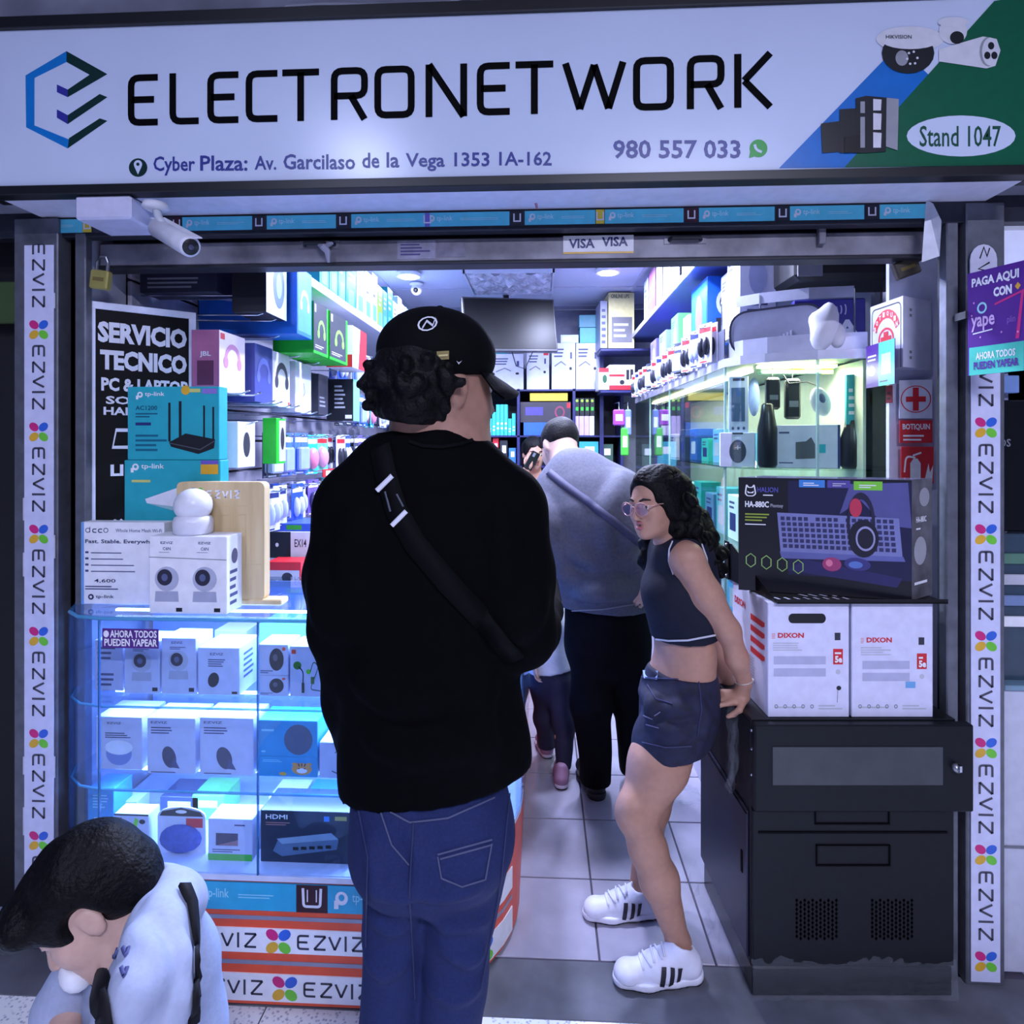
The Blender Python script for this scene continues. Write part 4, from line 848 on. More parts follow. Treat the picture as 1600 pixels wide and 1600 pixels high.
# cabinet and boxes behind the counter
cb = thing('storage_cabinet', 'low white cabinet along the left wall behind the counter', 'cabinet', (-1.08, 3.3, 0))
MB().box(XL+.02, 2.14, 0, -.80, 5.0, .955, .003).build('body', M((200, 202, 224), .4), cb, world=True); MB().box(XL+.02, 2.13, .955, -.78, 5.0, .975, .003).build('worktop', M((214, 216, 236), .3), cb, world=True)
for k in range(5): MB().box(-.80, 2.17+k*.56, .05, -.79, 2.70+k*.56, .93, .002).build('door', M((206, 208, 228), .4), cb, world=True)
def bx(name, label, u0, u1, v0, v1, Y, dep, mat, z, rz=0):
    loc, w, d, h = fb(u0, u1, v0, v1, Y, dep, z); o = carton(name, label, 'box', loc, rz, w, d, h, mat); return o, Art.on(o, w, d, h), Art.on(o, w, d, h, 'right'), h, loc
o, A, R, h, l0 = bx('phone_case_box', 'red lidded box with dark headset picture behind the wooden stand', 417, 470, 878, 917, 2.22, .10, RED, .9755); A.rect('front_print', .04, .05, .96, .62, LGREY); A.disc('printed_headset', .6, .3, .16, .22, INK, 2); R.rect('side_print', .1, .05, .9, .62, LGREY); R.disc('printed_headset', .5, .32, .15, .22, INK, 2, 12)
o, A, R, h, l0 = bx('white_carton', 'plain white carton standing behind the red lidded box', 420, 500, 872, 925, 2.36, .22, M((206, 208, 228), .45), .9755); A.lines(.5, .2, .9, .5, 2, INKB)
o, A, R, h2, l0 = bx('hub_box', 'black and white box reading EX14 lying on the white carton', 412, 500, 831, 874, 2.36, .20, PAPER, .9755+h+.0005); A.rect('dark_front', 0, 0, .48, 1, M((24, 24, 32), .4)); A.text('lettering', 'EX14', .55, .42, .76, .72, INK, .01); A.rect('picture', .82, .3, 1, .8, INK); A.disc('white_dot', .24, .5, .03, .08, PAPER, 2, 10)
MT = o; Art.on(o, 0, 0, 0)
o, A, R, h3, l0 = bx('blue_lid_box', 'flat blue box lying on top of the EX14 box', 416, 495, 818, 830, 2.37, .18, M((60, 90, 200), .4), .9755+h+h2+.001); A.rect('green_print', .4, .2, .7, .8, GREEN)
for i, (x, y, w, d_, h, m) in enumerate(((-.95, 2.75, .2, .2, .12, PAPER), (-.98, 3.1, .25, .25, .10, M((214, 120, 70), .4)), (-.95, 3.5, .2, .22, .16, M((110, 130, 214), .4)), (-1.0, 3.95, .25, .3, .2, PAPER))):
    o = carton('stock_carton', '%s from the entrance of the cartons lying on the low cabinet' % ('first second third fourth'.split()[i]), 'box', (x, y, .9755), .1*i, w, d_, h, m, 'cartons on the low cabinet'); Art.on(o, w, d_, h).lines(.1, .2, .8, .7, 3, INKB)
# keyboards and boxes on the aisle counter top
for i, (x, y, w, d_, h, m, lab) in enumerate(((-.28, 3.0, .20, .14, .05, PAPER, 'white box lying on the aisle counter near the capped man'), (-.27, 3.25, .22, .14, .05, M((190, 60, 60), .4), 'red box lying on the aisle counter'), (-.26, 3.55, .2, .16, .09, M((120, 124, 140), .4), 'grey box standing on the aisle counter'), (-.27, 3.85, .2, .16, .07, M((70, 120, 170), .4), 'blue box lying far down the aisle counter'))):
    o = carton('counter_carton', lab, 'box', (x, y, 1.0385), .1*(i-1), w, d_, h, m); Art.on(o, w, d_, h).lines(.1, .2, .9, .8, 3, INKB)

# ================================================================== BACK WALL
YK = 5.28
sh = thing('shelving_unit', 'dark blue shelving unit standing along the back wall', 'shelf', (0, 5.2, 0))
SM = M((44, 46, 100), .4)
def kx(u): return PY(u, 650, 5.0).x
for u in (620, 742, 810, 897, 972): MB().box(kx(u)-.012, 5.0, 0, kx(u)+.012, 5.38, 1.93, .002).build('upright', SM, sh, world=True)
for z in (.3, .75, 1.12, 1.30, 1.55, 1.925): MB().box(kx(620), 5.0, z-.015, kx(972), 5.38, z, .002).build('shelf_board', SM, sh, world=True)
MB().box(kx(620), 5.37, 0, kx(972), 5.385, 1.92).build('back_panel', M((30, 30, 44), .6), sh, world=True)
def kbox(name, label, u0, u1, v0, v1, z, mat, Y=5.03, dep=.16, group=None, rz=0):
    loc, w, d, h = fb(u0, u1, v0, v1, Y, dep, z); o = carton(name, label, 'box', loc, rz, w, d, h, mat, group); return o, Art.on(o, w, d, h)
zt = 1.9255
for i, (u0, u1, v0) in enumerate(((755, 767, 545), (769, 818, 553), (823, 858, 548), (862, 899, 536), (900, 937, 536))):
    o, A = kbox('router_box', ['slim white carton partly behind the capped head', 'wide white router carton below the television, left', 'white router carton with red corner below the television', 'white router carton right of the red cornered one', 'rightmost white router carton of the row on the shelving unit'][i], u0, u1, v0, 608, zt, M((206, 208, 232), .45), group='white router cartons below the television')
    if u1-u0 > 20:
        A.lines(.1, .7, .6, .92, 3, INKB); A.line('printed_antenna', [(.12, .5), (.4, .6), (.6, .52)], .03, MGREY, 1); A.disc('black_dot', .8, .45, .06, .035, INK, 1, 10); A.rect('icon', .78, .66, .86, .8, INKB)
        if i == 2: A.rect('red_corner', .75, .88, .97, .97, RED)
o, A = kbox('teal_box', 'teal carton stacked on the white cartons at the right, lower', 906, 936, 512, 535, PY(920, 536, 5.03).z+.001, TEAL)
o, A = kbox('teal_box', 'teal carton stacked on the white cartons at the right, upper', 905, 937, 492, 511, PY(920, 511.5, 5.03).z+.001, M((50, 150, 175), .4))
o, A = kbox('white_carton', 'small white carton lying on the row right of the television', 876, 904, 523, 535, PY(890, 536, 5.03).z+.001, M((200, 214, 226), .4)); A.rect('glossy_label', .1, .2, .6, .8, PAPER)
for i in range(6):
    o, A = kbox('teal_box', 'teal carton behind the top of the television, %s from the left' % ORD[i], 722+i*12, 733+i*12, 474, 545, zt, TEAL, 5.22, .12, 'teal cartons behind the television')
    A.lines(.2, .5, .8, .9, 3, PAPER)
rg = random.Random(4)
for i in range(11):
    u = 738+i*6.2; v0 = 632+rg.choice((0, 12, 18, 22, 14)); o, A = kbox('cable_box', 'slim turquoise cable box, %s from the left on the back shelf' % ORD[i], u, u+5.6, v0, 678, 1.5505, M((60, 196, 206), .4), 5.04, .12, 'turquoise cable boxes on the back shelf'); A.lines(.2, .2, .8, .5, 2, PAPER)
o, A = kbox('keyboard_box', 'yellow flat box on top of the keyboard box on the back shelf', 828, 887, 614, 626.5, None, YELL)
o, A = kbox('keyboard_box', 'dark keyboard box with violet print in the back shelf', 813, 892, 628, 660, None, M((60, 56, 66), .4)); A.rect('violet_print', .1, .35, .45, .75, M((80, 70, 150), .4)); A.ring('printed_ring', .78, .5, .1, .3, .3, M((150, 60, 90), .4)); A.rect('red_dot', .92, .7, .99, .95, RED); zz = o.location.z
o, A = kbox('keyboard_box', 'blue flat box under the dark keyboard box on the back shelf', 818, 891, 662, 678, 1.5505, M((50, 100, 180), .4)); o.scale.z = max(.5, (zz-1.5505)/max(.01, PY(850, 662, 5.03).z-1.5505))
for i in range(4):
    o, A = kbox('charger_box', 'black charger box with green lights, %s from the left on the back shelf' % ORD[i], 898+i*8, 905+i*8, 622, 650, None, M((34, 36, 40), .4), group='black charger boxes on the back shelf'); A.disc('green_dot', .5, .85, .3, .08, M((170, 240, 60), .4), 1, 8); A.rect('green_print', .2, .3, .8, .5, M((60, 200, 60), .4)); zz = o.location.z
    o2, A = kbox('cable_box', 'pale pink cable box, %s from the left under the charger boxes' % ORD[i], 897+i*8, 904.5+i*8, 652, 678, 1.5505, M((206, 180, 222), .4) if i < 3 else PAPER, group='pink cable boxes on the back shelf'); o2.scale.z = (zz-1.551)/max(.01, PY(900, 652, 5.03).z-1.5505)
for i, (u0, u1, v0, m, lab) in enumerate(((747, 768, 690, M((40, 90, 190), .4), 'blue book-like boxes at the left of the lower back shelf'), (770, 779, 684, RED, 'tall slim red box on the lower back shelf'), (781, 793, 688, M((40, 44, 50), .4), 'dark tall box beside the slim red one'), (795, 806, 700, M((60, 120, 200), .4), 'blue box beside the shelf upright'), (905, 935, 690, M((60, 170, 190), .4), 'teal box with small picture right of the grey shirted man'), (938, 958, 694, M((60, 90, 80), .4), 'dark green box at the right end of lower back shelf'))):
    o, A = kbox('shelf_box', lab, u0, u1, v0, 742, 1.3005, m); A.rect('label_print', .3, .5, .8, .8, PAPER if m is not TEAL else INK)
# television hanging from the ceiling
tv = thing('television', 'black flat television hanging tilted from the ceiling', 'television', (P(800, 500, 4.55).x, P(800, 500, 4.55).y, 2.1))
c = P(797, 508, 4.55); wv = 143/960*4.55; hv = 86/960*4.55
Mt = Matrix.Translation(c) @ Matrix.Rotation(TH+.30, 4, 'Z') @ Matrix.Rotation(-.04, 4, 'Y') @ Matrix.Rotation(-.12, 4, 'X')
wv *= 1.06
MB().box(-wv/2, -.015, -hv/2, wv/2, .035, hv/2, .006).xform(Mt).build('body', M((60, 60, 70), .35), tv, world=True)
MB().box(-wv/2+.012, -.018, -hv/2+.02, wv/2-.012, -.0145, hv/2-.012, .001).xform(Mt).build('screen', M((5, 5, 8), .38, spec=.3), tv, world=True)
MB().box(-.03, .035, -.08, .03, .06, .08, .002).box(-.02, .04, .0, .02, .06, hv/2+.12).xform(Mt).build('mount', DARKM, tv, world=True)
p = Mt @ Vector((0, .05, hv/2+.1)); MB().tube([p, (p.x, p.y, ZC-.004)], .018, 10).build('ceiling_pole', DARKM, tv, world=True)
MB().tube([Mt @ Vector((.0, .0, -hv/2)), Mt @ Vector((.03, .02, -hv/2-.10)), Mt @ Vector((.10, .03, -hv/2-.12)), Mt @ Vector((.16, .0, -hv/2))], .004, 6).build('cable', BLACK, tv, world=True)
t = thing('dome_camera', 'small white dome camera on the shop ceiling above the capped head', 'camera', P(651, 452, 4.45)); k = 1
MB().lathe([(.05, .045), (.05, .035), (.035, .03), (.02, .02)], 18).build('mount', WHITE, t, True); mb = MB(); mb.ell((0, 0, 0), (.042, .042, .042), 16, 10); mb.build('ball', WHITE, t, True); mb = MB(); mb.ell((0, -.03, -.01), (.02, .018, .02), 12, 8); mb.build('lens', BLACK, t, True)
t.location.z = ZC-.05

# ================================================================== RIGHT SIDE: TALL SHOWCASE
XC = .70
yc0 = 2.24
g0 = P(1142, 690, 2.30); g1 = P(1353, 690, 2.07)
scp = [(1.33, 2.08), (1.10, g1.y+.02), (.95, 2.165), (.80, 2.24), (.735, 2.30), (XC, 2.38), (XC, 3.4), (XC, 4.0), (XC, 4.6)]
scp = scp[::-1]     # outside on the right when walking: from back to front
scase = thing('showcase', 'tall curved glass showcase with yellowish light and grey header', 'cabinet', (1.0, 3.5, 0))
full = scp+[(1.33, 4.6)]
MB().prism([(p[0], p[1]) for p in full][::-1], 0, .30).build('base', M((196, 198, 216), .4), scase, world=True)
for z in (.31, .78, 1.10, 1.405): MB().prism([(p[0]+.006, p[1]+.006) for p in full][::-1], z-.006, z).build('glass_shelf', GLASSG, scase, world=True)
hdr = [(p[0], p[1]) for p in scp]
HG = M((150, 152, 172), .35, .4)
MB().strip(hdr, 1.783, 1.815, .006).build('header_lip', M((205, 206, 222), .25, .5), scase, world=True)
MB().prism([(p[0]+.004, p[1]+.004) for p in full][::-1], 1.788, 1.80).build('header_board', M((150, 160, 150), .4), scase, world=True)
MB().strip(hdr[:4], 1.815, 1.93, .004).build('header_panel', M((96, 98, 116), .4, .3), scase, world=True)
for a, b in ((0, 1), (1, 2), (2, 3), (3, 6), (6, 8)): MB().strip(hdr[a:b+1], .31, 1.783, .002).build('glass_pane', GLASSG, scase, world=True)
for i in (1, 2, 3, 6): MB().box(hdr[i][0]-.004, hdr[i][1]-.004, .31, hdr[i][0]+.004, hdr[i][1]+.004, 1.783).build('pane_joint', M((170, 205, 200), .15, alpha=.6), scase, world=True)
MB().box(1.325, 2.1, .31, 1.335, 4.6, 1.78).build('back_panel', M((196, 206, 190), .4), scase, world=True)
MB().box(1.10, 2.16, .31, 1.11, 4.6, 1.78).build('inner_panel', M((206, 214, 196), .4), scase, world=True)
for (x0, y0, x1, y1) in ((.80, 2.30, 1.08, 2.33), (.80, 2.45, .83, 4.5)):
    MB().box(x0, y0, 1.772, x1, y1, 1.782).build('light_strip', M((255, 246, 205), .5, emit=9), scase, world=True)
o = area('showcase_light', scase, Vector((.95, 2.31, 1.765))-Vector(scase.location), .26, K_CASE, (1, .95, .72), size_y=.02)
o = area('showcase_light', scase, Vector((.83, 3.5, 1.765))-Vector(scase.location), .03, K_CASE*2.2, (1, .95, .75), size_y=2.0)
MB().tube([P(1160, 725, 2.33), P(1180, 725, 2.33)], .012, 10).build('lamp_tube', M((255, 246, 215), .5, emit=8), scase, world=True)
# goods in the showcase front
def cbox(name, label, u0, u1, v0, v1, z, mat, Y=2.34, dep=.07, cat='box', rz=-.25):
    loc, w, d, h = fb(u0, u1, v0, v1, Y, dep, z); o = carton(name, label, cat, loc, rz, w, d, h, mat); return o, Art.on(o, w, d, h)
o, A = cbox('speaker_box', 'white box printed with a dark rounded speaker in the showcase', 1130, 1183, 676, 727, 1.4055, M((214, 216, 236), .4)); A.disc('printed_speaker', .5, .45, .24, .34, M((60, 70, 86), .4)); A.text('lettering', '+', .42, .5, .58, .62, LGREY, .02, 3); A.rect('black_tab', .35, .95, .65, 1, INK)
hb2 = PY(1155, 677, 2.34).z
o, A = cbox('razor_box', 'tall pale box with dark window standing above the speaker box', 1143, 1172, 588, 673, hb2+.002, M((190, 200, 226), .35), 2.35, .06); A.rect('dark_window', .12, .2, .82, .8, M((70, 96, 130), .25)); A.rect('black_tab', .2, .92, .8, .97, INK)
for k in range(3): A.disc('icon', .2+k*.28, .08, .07, .03, INKB, 1, 10)
o, A = cbox('webcam_box', 'white box printed with a grey webcam, right in the showcase', 1218, 1313, 664, 723, 1.4055, M((206, 208, 232), .4), 2.26); A.poly('printed_webcam', [(.32, .2), (.62, .22), (.62, .55), (.56, .72), (.48, .62), (.32, .6)], M((90, 92, 100), .4)); A.rect('teal_print', .64, .35, .78, .55, TEAL); A.lines(.06, .8, .3, .9, 1, INKB); A.lines(.06, .1, .3, .16, 1, INKB); A.rect('blue_edge', .96, 0, 1, 1, NAVY)
o, A = cbox('gadget_box', 'teal strip box at the right edge inside the showcase', 1325, 1341, 585, 655, 1.56, M((40, 170, 180), .4), 2.22, .03); A.lines(.2, .2, .8, .8, 4, PAPER)
ms = thing('mouse', 'white computer mouse hung inside the showcase', 'mouse', P(1282, 628, 2.22))
Rm = Matrix.Rotation(-.5, 3, 'Y') @ Matrix.Rotation(.3, 3, 'X'); mb = MB(); mb.ell((0, 0, 0), (.035, .025, .058), 18, 10, Rm); mb.build('shell', M((206, 210, 224), .3), ms, True); mb = MB(); mb.ell(Rm @ Vector((.0, -.022, .02)), (.012, .006, .02), 10, 6, Rm); mb.build('scroll_wheel', M((90, 100, 140), .4), ms, True)
mb = MB().tube([(.0, .02, .06), (-.04, .02, .075), (-.1, .03, .07), (-.12, .03, .10)], .003, 6); mb.build('cable', INK, ms)
for i, (u0, u1, v0, m, lab) in enumerate(((1184, 1214, 630, M((20, 22, 26), .3), 'black bottle shaped gadget left of the webcam box'), (1314, 1350, 655, M((22, 24, 30), .3), 'black case at the right end of the showcase shelf'))):
    a = PY(u0, 720, 2.30 if i == 0 else 2.24); b = PY(u1, 720, a.y); w = b.x-a.x; h = PY(u0, v0, a.y).z-1.4055
    t = thing('gadget_case', lab, 'case', ((a.x+b.x)/2, a.y, 1.4055))
    MB().lathe([(w*.42, 0), (w*.5, .01), (w*.5, h*.6), (w*.36, h*.8), (w*.3, h*.97), (w*.2, h)], 20).build('body', m, t, True); MB().lathe([(w*.31, h*.86), (w*.33, h*.88), (w*.31, h*.9)], 20).build('ring', CHROME, t, True)
for i, (u, v0, v1, w_, lab) in enumerate(((1207, 590, 640, .05, 'black hanging case left of the white mouse in the showcase'), (1238, 592, 655, .055, 'black hanging case just beside the white mouse in the showcase'))):
    a = P(u, v1, 2.27); h = P(u, v0, 2.27).z-a.z; t = thing('hanging_case', lab, 'case', a); MB().box(-w_/2, -.015, 0, w_/2, .015, h, .008).build('pouch', M((26, 28, 32), .35), t); MB().tube([(0, 0, h), (0, 0, 1.782-a.z)], .002, 6).build('string', INK, t); MB().box(-w_*.3, -.0156, h*.3, w_*.3, -.0149, h*.45).build('label_print', MGREY, t)
t = thing('screwdriver_pack', 'yellow and green clear pack lying on top inside the showcase', 'package', P(1245, 580, 2.28)); MB().box(-.13, 0, -.012, .13, .05, .012, .004).build('sleeve', M((150, 205, 170), .2, alpha=.7), t); MB().tube([(-.1, .01, 0), (.0, .01, .004), (.1, .01, 0)], [.006, .012, .006], 8).build('handle', YELL, t, True); MB().box(.09, -.004, -.014, .13, 0, .012).build('green_label', M((140, 220, 60), .4), t)
t.location.z = 1.765
pk = [M((130, 150, 205), .15, alpha=.8), M((180, 186, 220), .15, alpha=.8)]
mb = MB(); mb.ell((0, 0, 0), (.022, .02, .075), 12, 9); o = mb.build('bubble_bag', pk[0], None, True); o.location = P(1178, 620, 2.36); tag(o, 'bluish bubble bag hanging right of the tall pale box', 'bag')
for i, (y, z, w, h, m) in enumerate(((2.6, 1.4055, .12, .13, M((90, 170, 214), .35)), (2.78, 1.4055, .12, .15, M((130, 190, 220), .35)), (2.98, 1.4055, .12, .11, M((60, 190, 170), .35)), (3.2, 1.4055, .14, .16, M((40, 90, 170), .35)), (3.45, 1.4055, .14, .16, M((50, 60, 90), .35)), (3.7, 1.4055, .14, .14, M((206, 190, 220), .35)),
        (2.55, 1.1005, .13, .18, PAPER), (2.72, 1.1005, .13, .20, M((90, 190, 200), .35)), (2.9, 1.1005, .14, .16, M((110, 150, 190), .35)), (3.12, 1.1005, .14, .2, M((60, 190, 180), .35)), (3.35, 1.1005, .14, .18, PAPER), (2.55, .7805, .14, .2, M((90, 170, 220), .35)), (2.75, .7805, .14, .22, PAPER), (2.97, .7805, .16, .2, M((70, 140, 200), .35)), (3.2, .7805, .16, .2, LGREY),
        (2.6, .3105, .16, .25, PAPER), (2.85, .3105, .18, .22, M((90, 170, 220), .35)), (3.15, .3105, .2, .25, LGREY))):
    sn = {1.4055: 'top', 1.1005: 'second', .7805: 'third', .3105: 'bottom'}[z]; i0 = {1.4055: 0, 1.1005: 6, .7805: 11, .3105: 15}[z]
    o = carton('boxed_gadget', '%s boxed gadget from the front on the %s aisle-side showcase shelf' % (ORD[i-i0], sn), 'box', (XC+.13, y, z), -WR, w, .10, h, m, 'gadgets on the aisle side of the showcase'); A = Art.on(o, w, .10, h); A.rect('picture', .2, .2, .8, .6, LGREY if i % 2 else NAVY); A.lines(.15, .7, .85, .92, 2, INKB)
mb = MB(); mb.tube([(-.05, 0, 0), (.0, .01, .03), (.05, 0, .09)], [.012, .018, .008], 8); o = mb.build('yellow_torch', YELL, None, True); o.location = (XC+.12, 2.62, 1.615); o.rotation_euler = (0, 0, -WR); tag(o, 'yellow handheld gadget lying on the box in the showcase corner', 'gadget'); o.location.z = 1.56
# oval bag, plush, VISA board and boxes on the showcase header
zt = 1.8155
t = thing('ring_light_case', 'large oval grey padded case lying on the showcase header', 'case', P(1200, 560, 2.28)); t.location.z = 1.80
k = 2.26/960; pts = []
c0 = P(1212, 515, 2.26)
ov = roundpath([(-64*k*1.05, -36*k), (66*k, -33*k), (66*k, 38*k), (-64*k*1.05, 30*k)], .07, True, 6)
Mr = Matrix.Translation(c0) @ Matrix.Rotation(-.34, 4, 'Z')
mb = MB(); n = len(ov)
for y in (0, .05): pass
mb.add([(x, 0, z) for x, z in ov]+[(x, .07, z) for x, z in ov], [tuple(range(n)), tuple(range(2*n-1, n-1, -1))]+[(i, n+i, n+(i+1) % n, (i+1) % n) for i in range(n)]); mb.xform(Mr).build('shell', M((150, 152, 176), .45), t, world=True)
v, f = ribbon(ov, .008, True); mb = MB(); mb.add([(p[0], -.002, p[1]) for p in v], f); mb.xform(Mr).build('zip_piping', M((40, 40, 60), .5), t, world=True)
mb = MB()
for q in range(5): mb.box(.0+q*.012, -.003, -.07, .006+q*.012, -.001, -.03+q*.006)
mb.xform(Mr).build('embossed_logo', M((196, 198, 220), .4), t, world=True)
tt = thing('header_ring', 'curved chrome band standing on the showcase header around the grey case', 'display', P(1190, 560, 2.25)); tt.location.z = 1.815
bandq = [(scp[i][0]+.012, scp[i][1]+.012) for i in (3, 4, 5, 6, 7)]
MB().strip(bandq, 1.816, 1.875, .004).build('lower_band', M((190, 192, 212), .3, .5), tt, world=True)
MB().strip([(x+.01, y+.11) for x, y in bandq], 2.02, 2.06, .004).build('upper_band', M((190, 192, 212), .3, .5), tt, world=True)
for x, y in bandq[::2]: MB().tube([(x+.01, y+.105, 1.82), (x+.01, y+.105, 2.05)], .004, 6).build('band_post', CHROME, tt, world=True)
pb = P(1288, 520, 2.13); t = thing('white_bag', 'crumpled white cloth bag on the showcase header before the VISA board', 'bag', (pb.x, pb.y, 1.816))
nn = 0
mb = MB(); mb.ell((0, 0, .08), (.052, .04, .08), 18, 12); rg = random.Random(2)
mb.v = [Vector((p.x*(1+.12*math.sin(p.z*60+p.y*40)), p.y, p.z+.012*math.sin(p.x*70))) for p in mb.v]; mb.build('bag', M((206, 204, 210), .7, 0, .06, .3, 20), t, True); mb = MB(); mb.ell((.038, -.01, .05), (.028, .026, .045), 12, 8); mb.build('bag_corner', M((206, 204, 210), .7, 0, .06, .3, 20), t, True)
a = P(1247, 560, 2.2); b = P(1362, 560, 2.16); t = thing('visa_board', 'dark blue VISA payment board standing on the showcase header', 'sign', ((a.x+b.x)/2, (a.y+b.y)/2+.04, 1.816), math.atan2(b.y-a.y, b.x-a.x)); w = (b-a).length; h = P(1300, 465, 2.2).z-1.816
MB().box(-w/2, 0, 0, w/2, .03, h, .004).build('panel', M((52, 48, 140), .4), t); A = Art.on(t, w, 0, h); A.text('lettering', 'VISA', .02, .30, .92, .62, M((226, 226, 246), .4), .04)
for q in range(4): A.line('contactless_wave', [(.52+q*.06+.03*math.cos(s), .80+(.05+.02*q)*math.sin(s)) for s in [-1, -.5, 0, .5, 1]], .018, M((190, 190, 226), .4))
# cards hanging from the header of the showcase
for i in range(13):
    y = 2.50+i*.155; k = [6, 2, 6, 4, 6][i % 5]
    for q in range(2):
        pack(k, (XC-.022-.022*q, y, 1.815), -WR+.35, '%s card pack, %s from the front along the showcase header%s' % (KN[k], ORD[i], '' if q == 0 else ', outer one'), 'card packs along the showcase header', 0, 1.05)
    hook(y, 1.958, XC-.006, math.pi, .3, scase)
# boxes standing above the header
for (name, lab, y0, y1, X, dep, z0, z1, m, kind) in (('carton', 'white box with oval print standing above the hanging cards', 2.46, 2.62, .78, .14, 1.94, 2.29, M((206, 208, 236), .4), 0), ('carton', 'second white box behind the one with oval print', 2.64, 2.78, .80, .14, 1.94, 2.23, M((198, 202, 234), .4), 0),
        ('speaker_box', 'blue box with round black speaker above the hanging cards', 2.86, 3.16, .76, .2, 1.94, 2.26, M((24, 90, 190), .35), 1), ('carton', 'white box with green edge beyond the blue speaker box', 3.22, 3.34, .76, .15, 1.94, 2.16, PAPER, 0), ('carton', 'green and violet pack beyond the blue speaker box', 3.38, 3.55, .74, .15, 1.94, 2.2, M((110, 190, 120), .4), 0), ('carton', 'pale blue pack far along the showcase header', 3.6, 3.8, .72, .15, 1.94, 2.15, M((130, 150, 205), .4), 0), ('carton', 'violet pack at the far end of the showcase header', 3.9, 4.1, .72, .15, 1.94, 2.15, M((110, 100, 190), .4), 0)):
    w = y1-y0; h = z1-z0; o = carton(name, lab, 'box', (X+dep/2, (y0+y1)/2, z0), -WR, w, dep, h, m); A = Art.on(o, w, dep, h); L_ = Art.on(o, w, dep, h, 'right')
    if kind: A.rect('front_print', .05, .05, .95, .95, M((40, 120, 210), .4)); A.disc('printed_figure', .5, .5, .2, .32, M((190, 110, 130), .4), 2); L_.disc('printed_speaker', .5, .62, .3, .22, M((190, 194, 214), .4)); L_.disc('speaker_cone', .5, .62, .22, .16, INK, 2); L_.rect('dark_body', .2, .1, .8, .4, INK)
    else: A.disc('oval_print', .6, .5, .24, .26, M((150, 158, 206), .4)); A.lines(.1, .75, .6, .92, 3, INKB); L_.disc('oval_print', .5, .6, .25, .2, M((160, 166, 210), .4)); L_.lines(.2, .2, .8, .35, 2, INKB)
us2 = thing('wall_shelf', 'steel wall shelf high on the right with boxes on it', 'shelf', (1.0, 3.5, 2.28)); MB().box(.70, 2.50, 2.30, XR-.01, 5.0, 2.315, .002).build('board', M((90, 110, 190), .4), us2, world=True); MB().box(.692, 2.50, 2.292, .70, 5.0, 2.325, .001).build('edge_strip', M((205, 206, 226), .25, .5), us2, world=True)
for y in (2.52, 3.7, 4.95): MB().box(XR-.03, y, 1.80, XR-.01, y+.03, 2.64).build('wall_bracket', GREYM, us2, world=True)
for i, (y0, y1, h, m) in enumerate(((2.9, 3.15, .28, M((140, 146, 186), .45)), (3.2, 3.4, .3, M((34, 34, 44), .4)), (3.42, 3.62, .3, M((150, 124, 96), .45)), (3.66, 3.85, .31, M((160, 160, 170), .45)), (3.88, 4.1, .3, M((140, 76, 130), .45)), (4.14, 4.3, .3, M((140, 150, 186), .45)))):
    w = y1-y0; o = carton('shelf_carton', '%s carton from the front on the high right shelf' % ORD[i], 'box', (.80, (y0+y1)/2, 2.3155), -WR, w, .18, h, m, 'cartons on the high right shelf'); Art.on(o, w, .18, h).lines(.2, .3, .8, .8, 4, INKB)
# corner stack at the back right
def rbox(name, label, u0, u1, v0, v1, d, dep, m, cat='box'):
    a = P(u0, v1, d); b = P(u1, v1, d); h = P(u0, v0, d).z-a.z; w = (b-a).length; c = (a+b)/2; o = carton(name, label, cat, (c.x-sT*dep/2, c.y+dep/2, a.z), TH, w, dep, h, m); return o, Art.on(o, w, dep, h)
bk = thing('corner_shelf', 'narrow dark shelf in the back right corner carrying stacked boxes', 'shelf', (P(970, 600, 4.8).x, 4.9, 0)); a = P(938, 545, 4.7); b = P(1005, 545, 4.7)
MB().box(a.x, a.y-.02, a.z-.02, b.x+.25, a.y+.29, a.z-.002, .002).build('board', SM, bk, world=True)
for x in (a.x+.02, b.x+.2): MB().box(x, a.y+.25, 0, x+.03, a.y+.28, a.z-.02).build('upright', SM, bk, world=True)
a2 = P(938, 610, 4.7); MB().box(a.x, a2.y-.02, a2.z-.02, b.x+.25, a2.y+.29, a2.z-.002, .002).build('board', SM, bk, world=True)
o, A = rbox('projector_box', 'yellow and grey carton in the back right corner', 951, 991, 457, 544, 4.7, .25, M((226, 214, 150), .4)); A.rect('grey_half', .12, .1, .92, .56, M((110, 108, 112), .4)); A.text('lettering', 'ONLINE UPS', .1, .9, .8, .97, INK, .01); A.lines(.2, .2, .8, .5, 3, LGREY, 2)
o, A = rbox('flat_carton', 'slim grey cartons standing left of the yellow carton', 938, 949, 470, 544, 4.72, .25, M((150, 152, 176), .4)); A.lines(.2, .1, .8, .9, 6, INKB)
o, A = rbox('camera_kit_box', 'white and red kit box in the back right corner', 952, 992, 570, 609, 4.68, .2, PAPER); A.rect('red_band', 0, 0, 1, .18, RED); A.rect('red_band', 0, .52, .6, .62, RED); A.rect('dark_picture', .66, .4, .78, .8, INK); A.rect('dark_picture', .82, .42, .94, .82, INK); A.disc('dark_picture', .5, .3, .1, .1, INK, 1, 10)
o, A = rbox('camera_kit_box', 'small white and red box left of the kit box', 936, 951, 575, 609, 4.7, .2, PAPER); A.rect('red_band', 0, .8, 1, 1, RED); A.disc('dark_picture', .6, .5, .25, .2, M((40, 90, 60), .4), 1, 10)
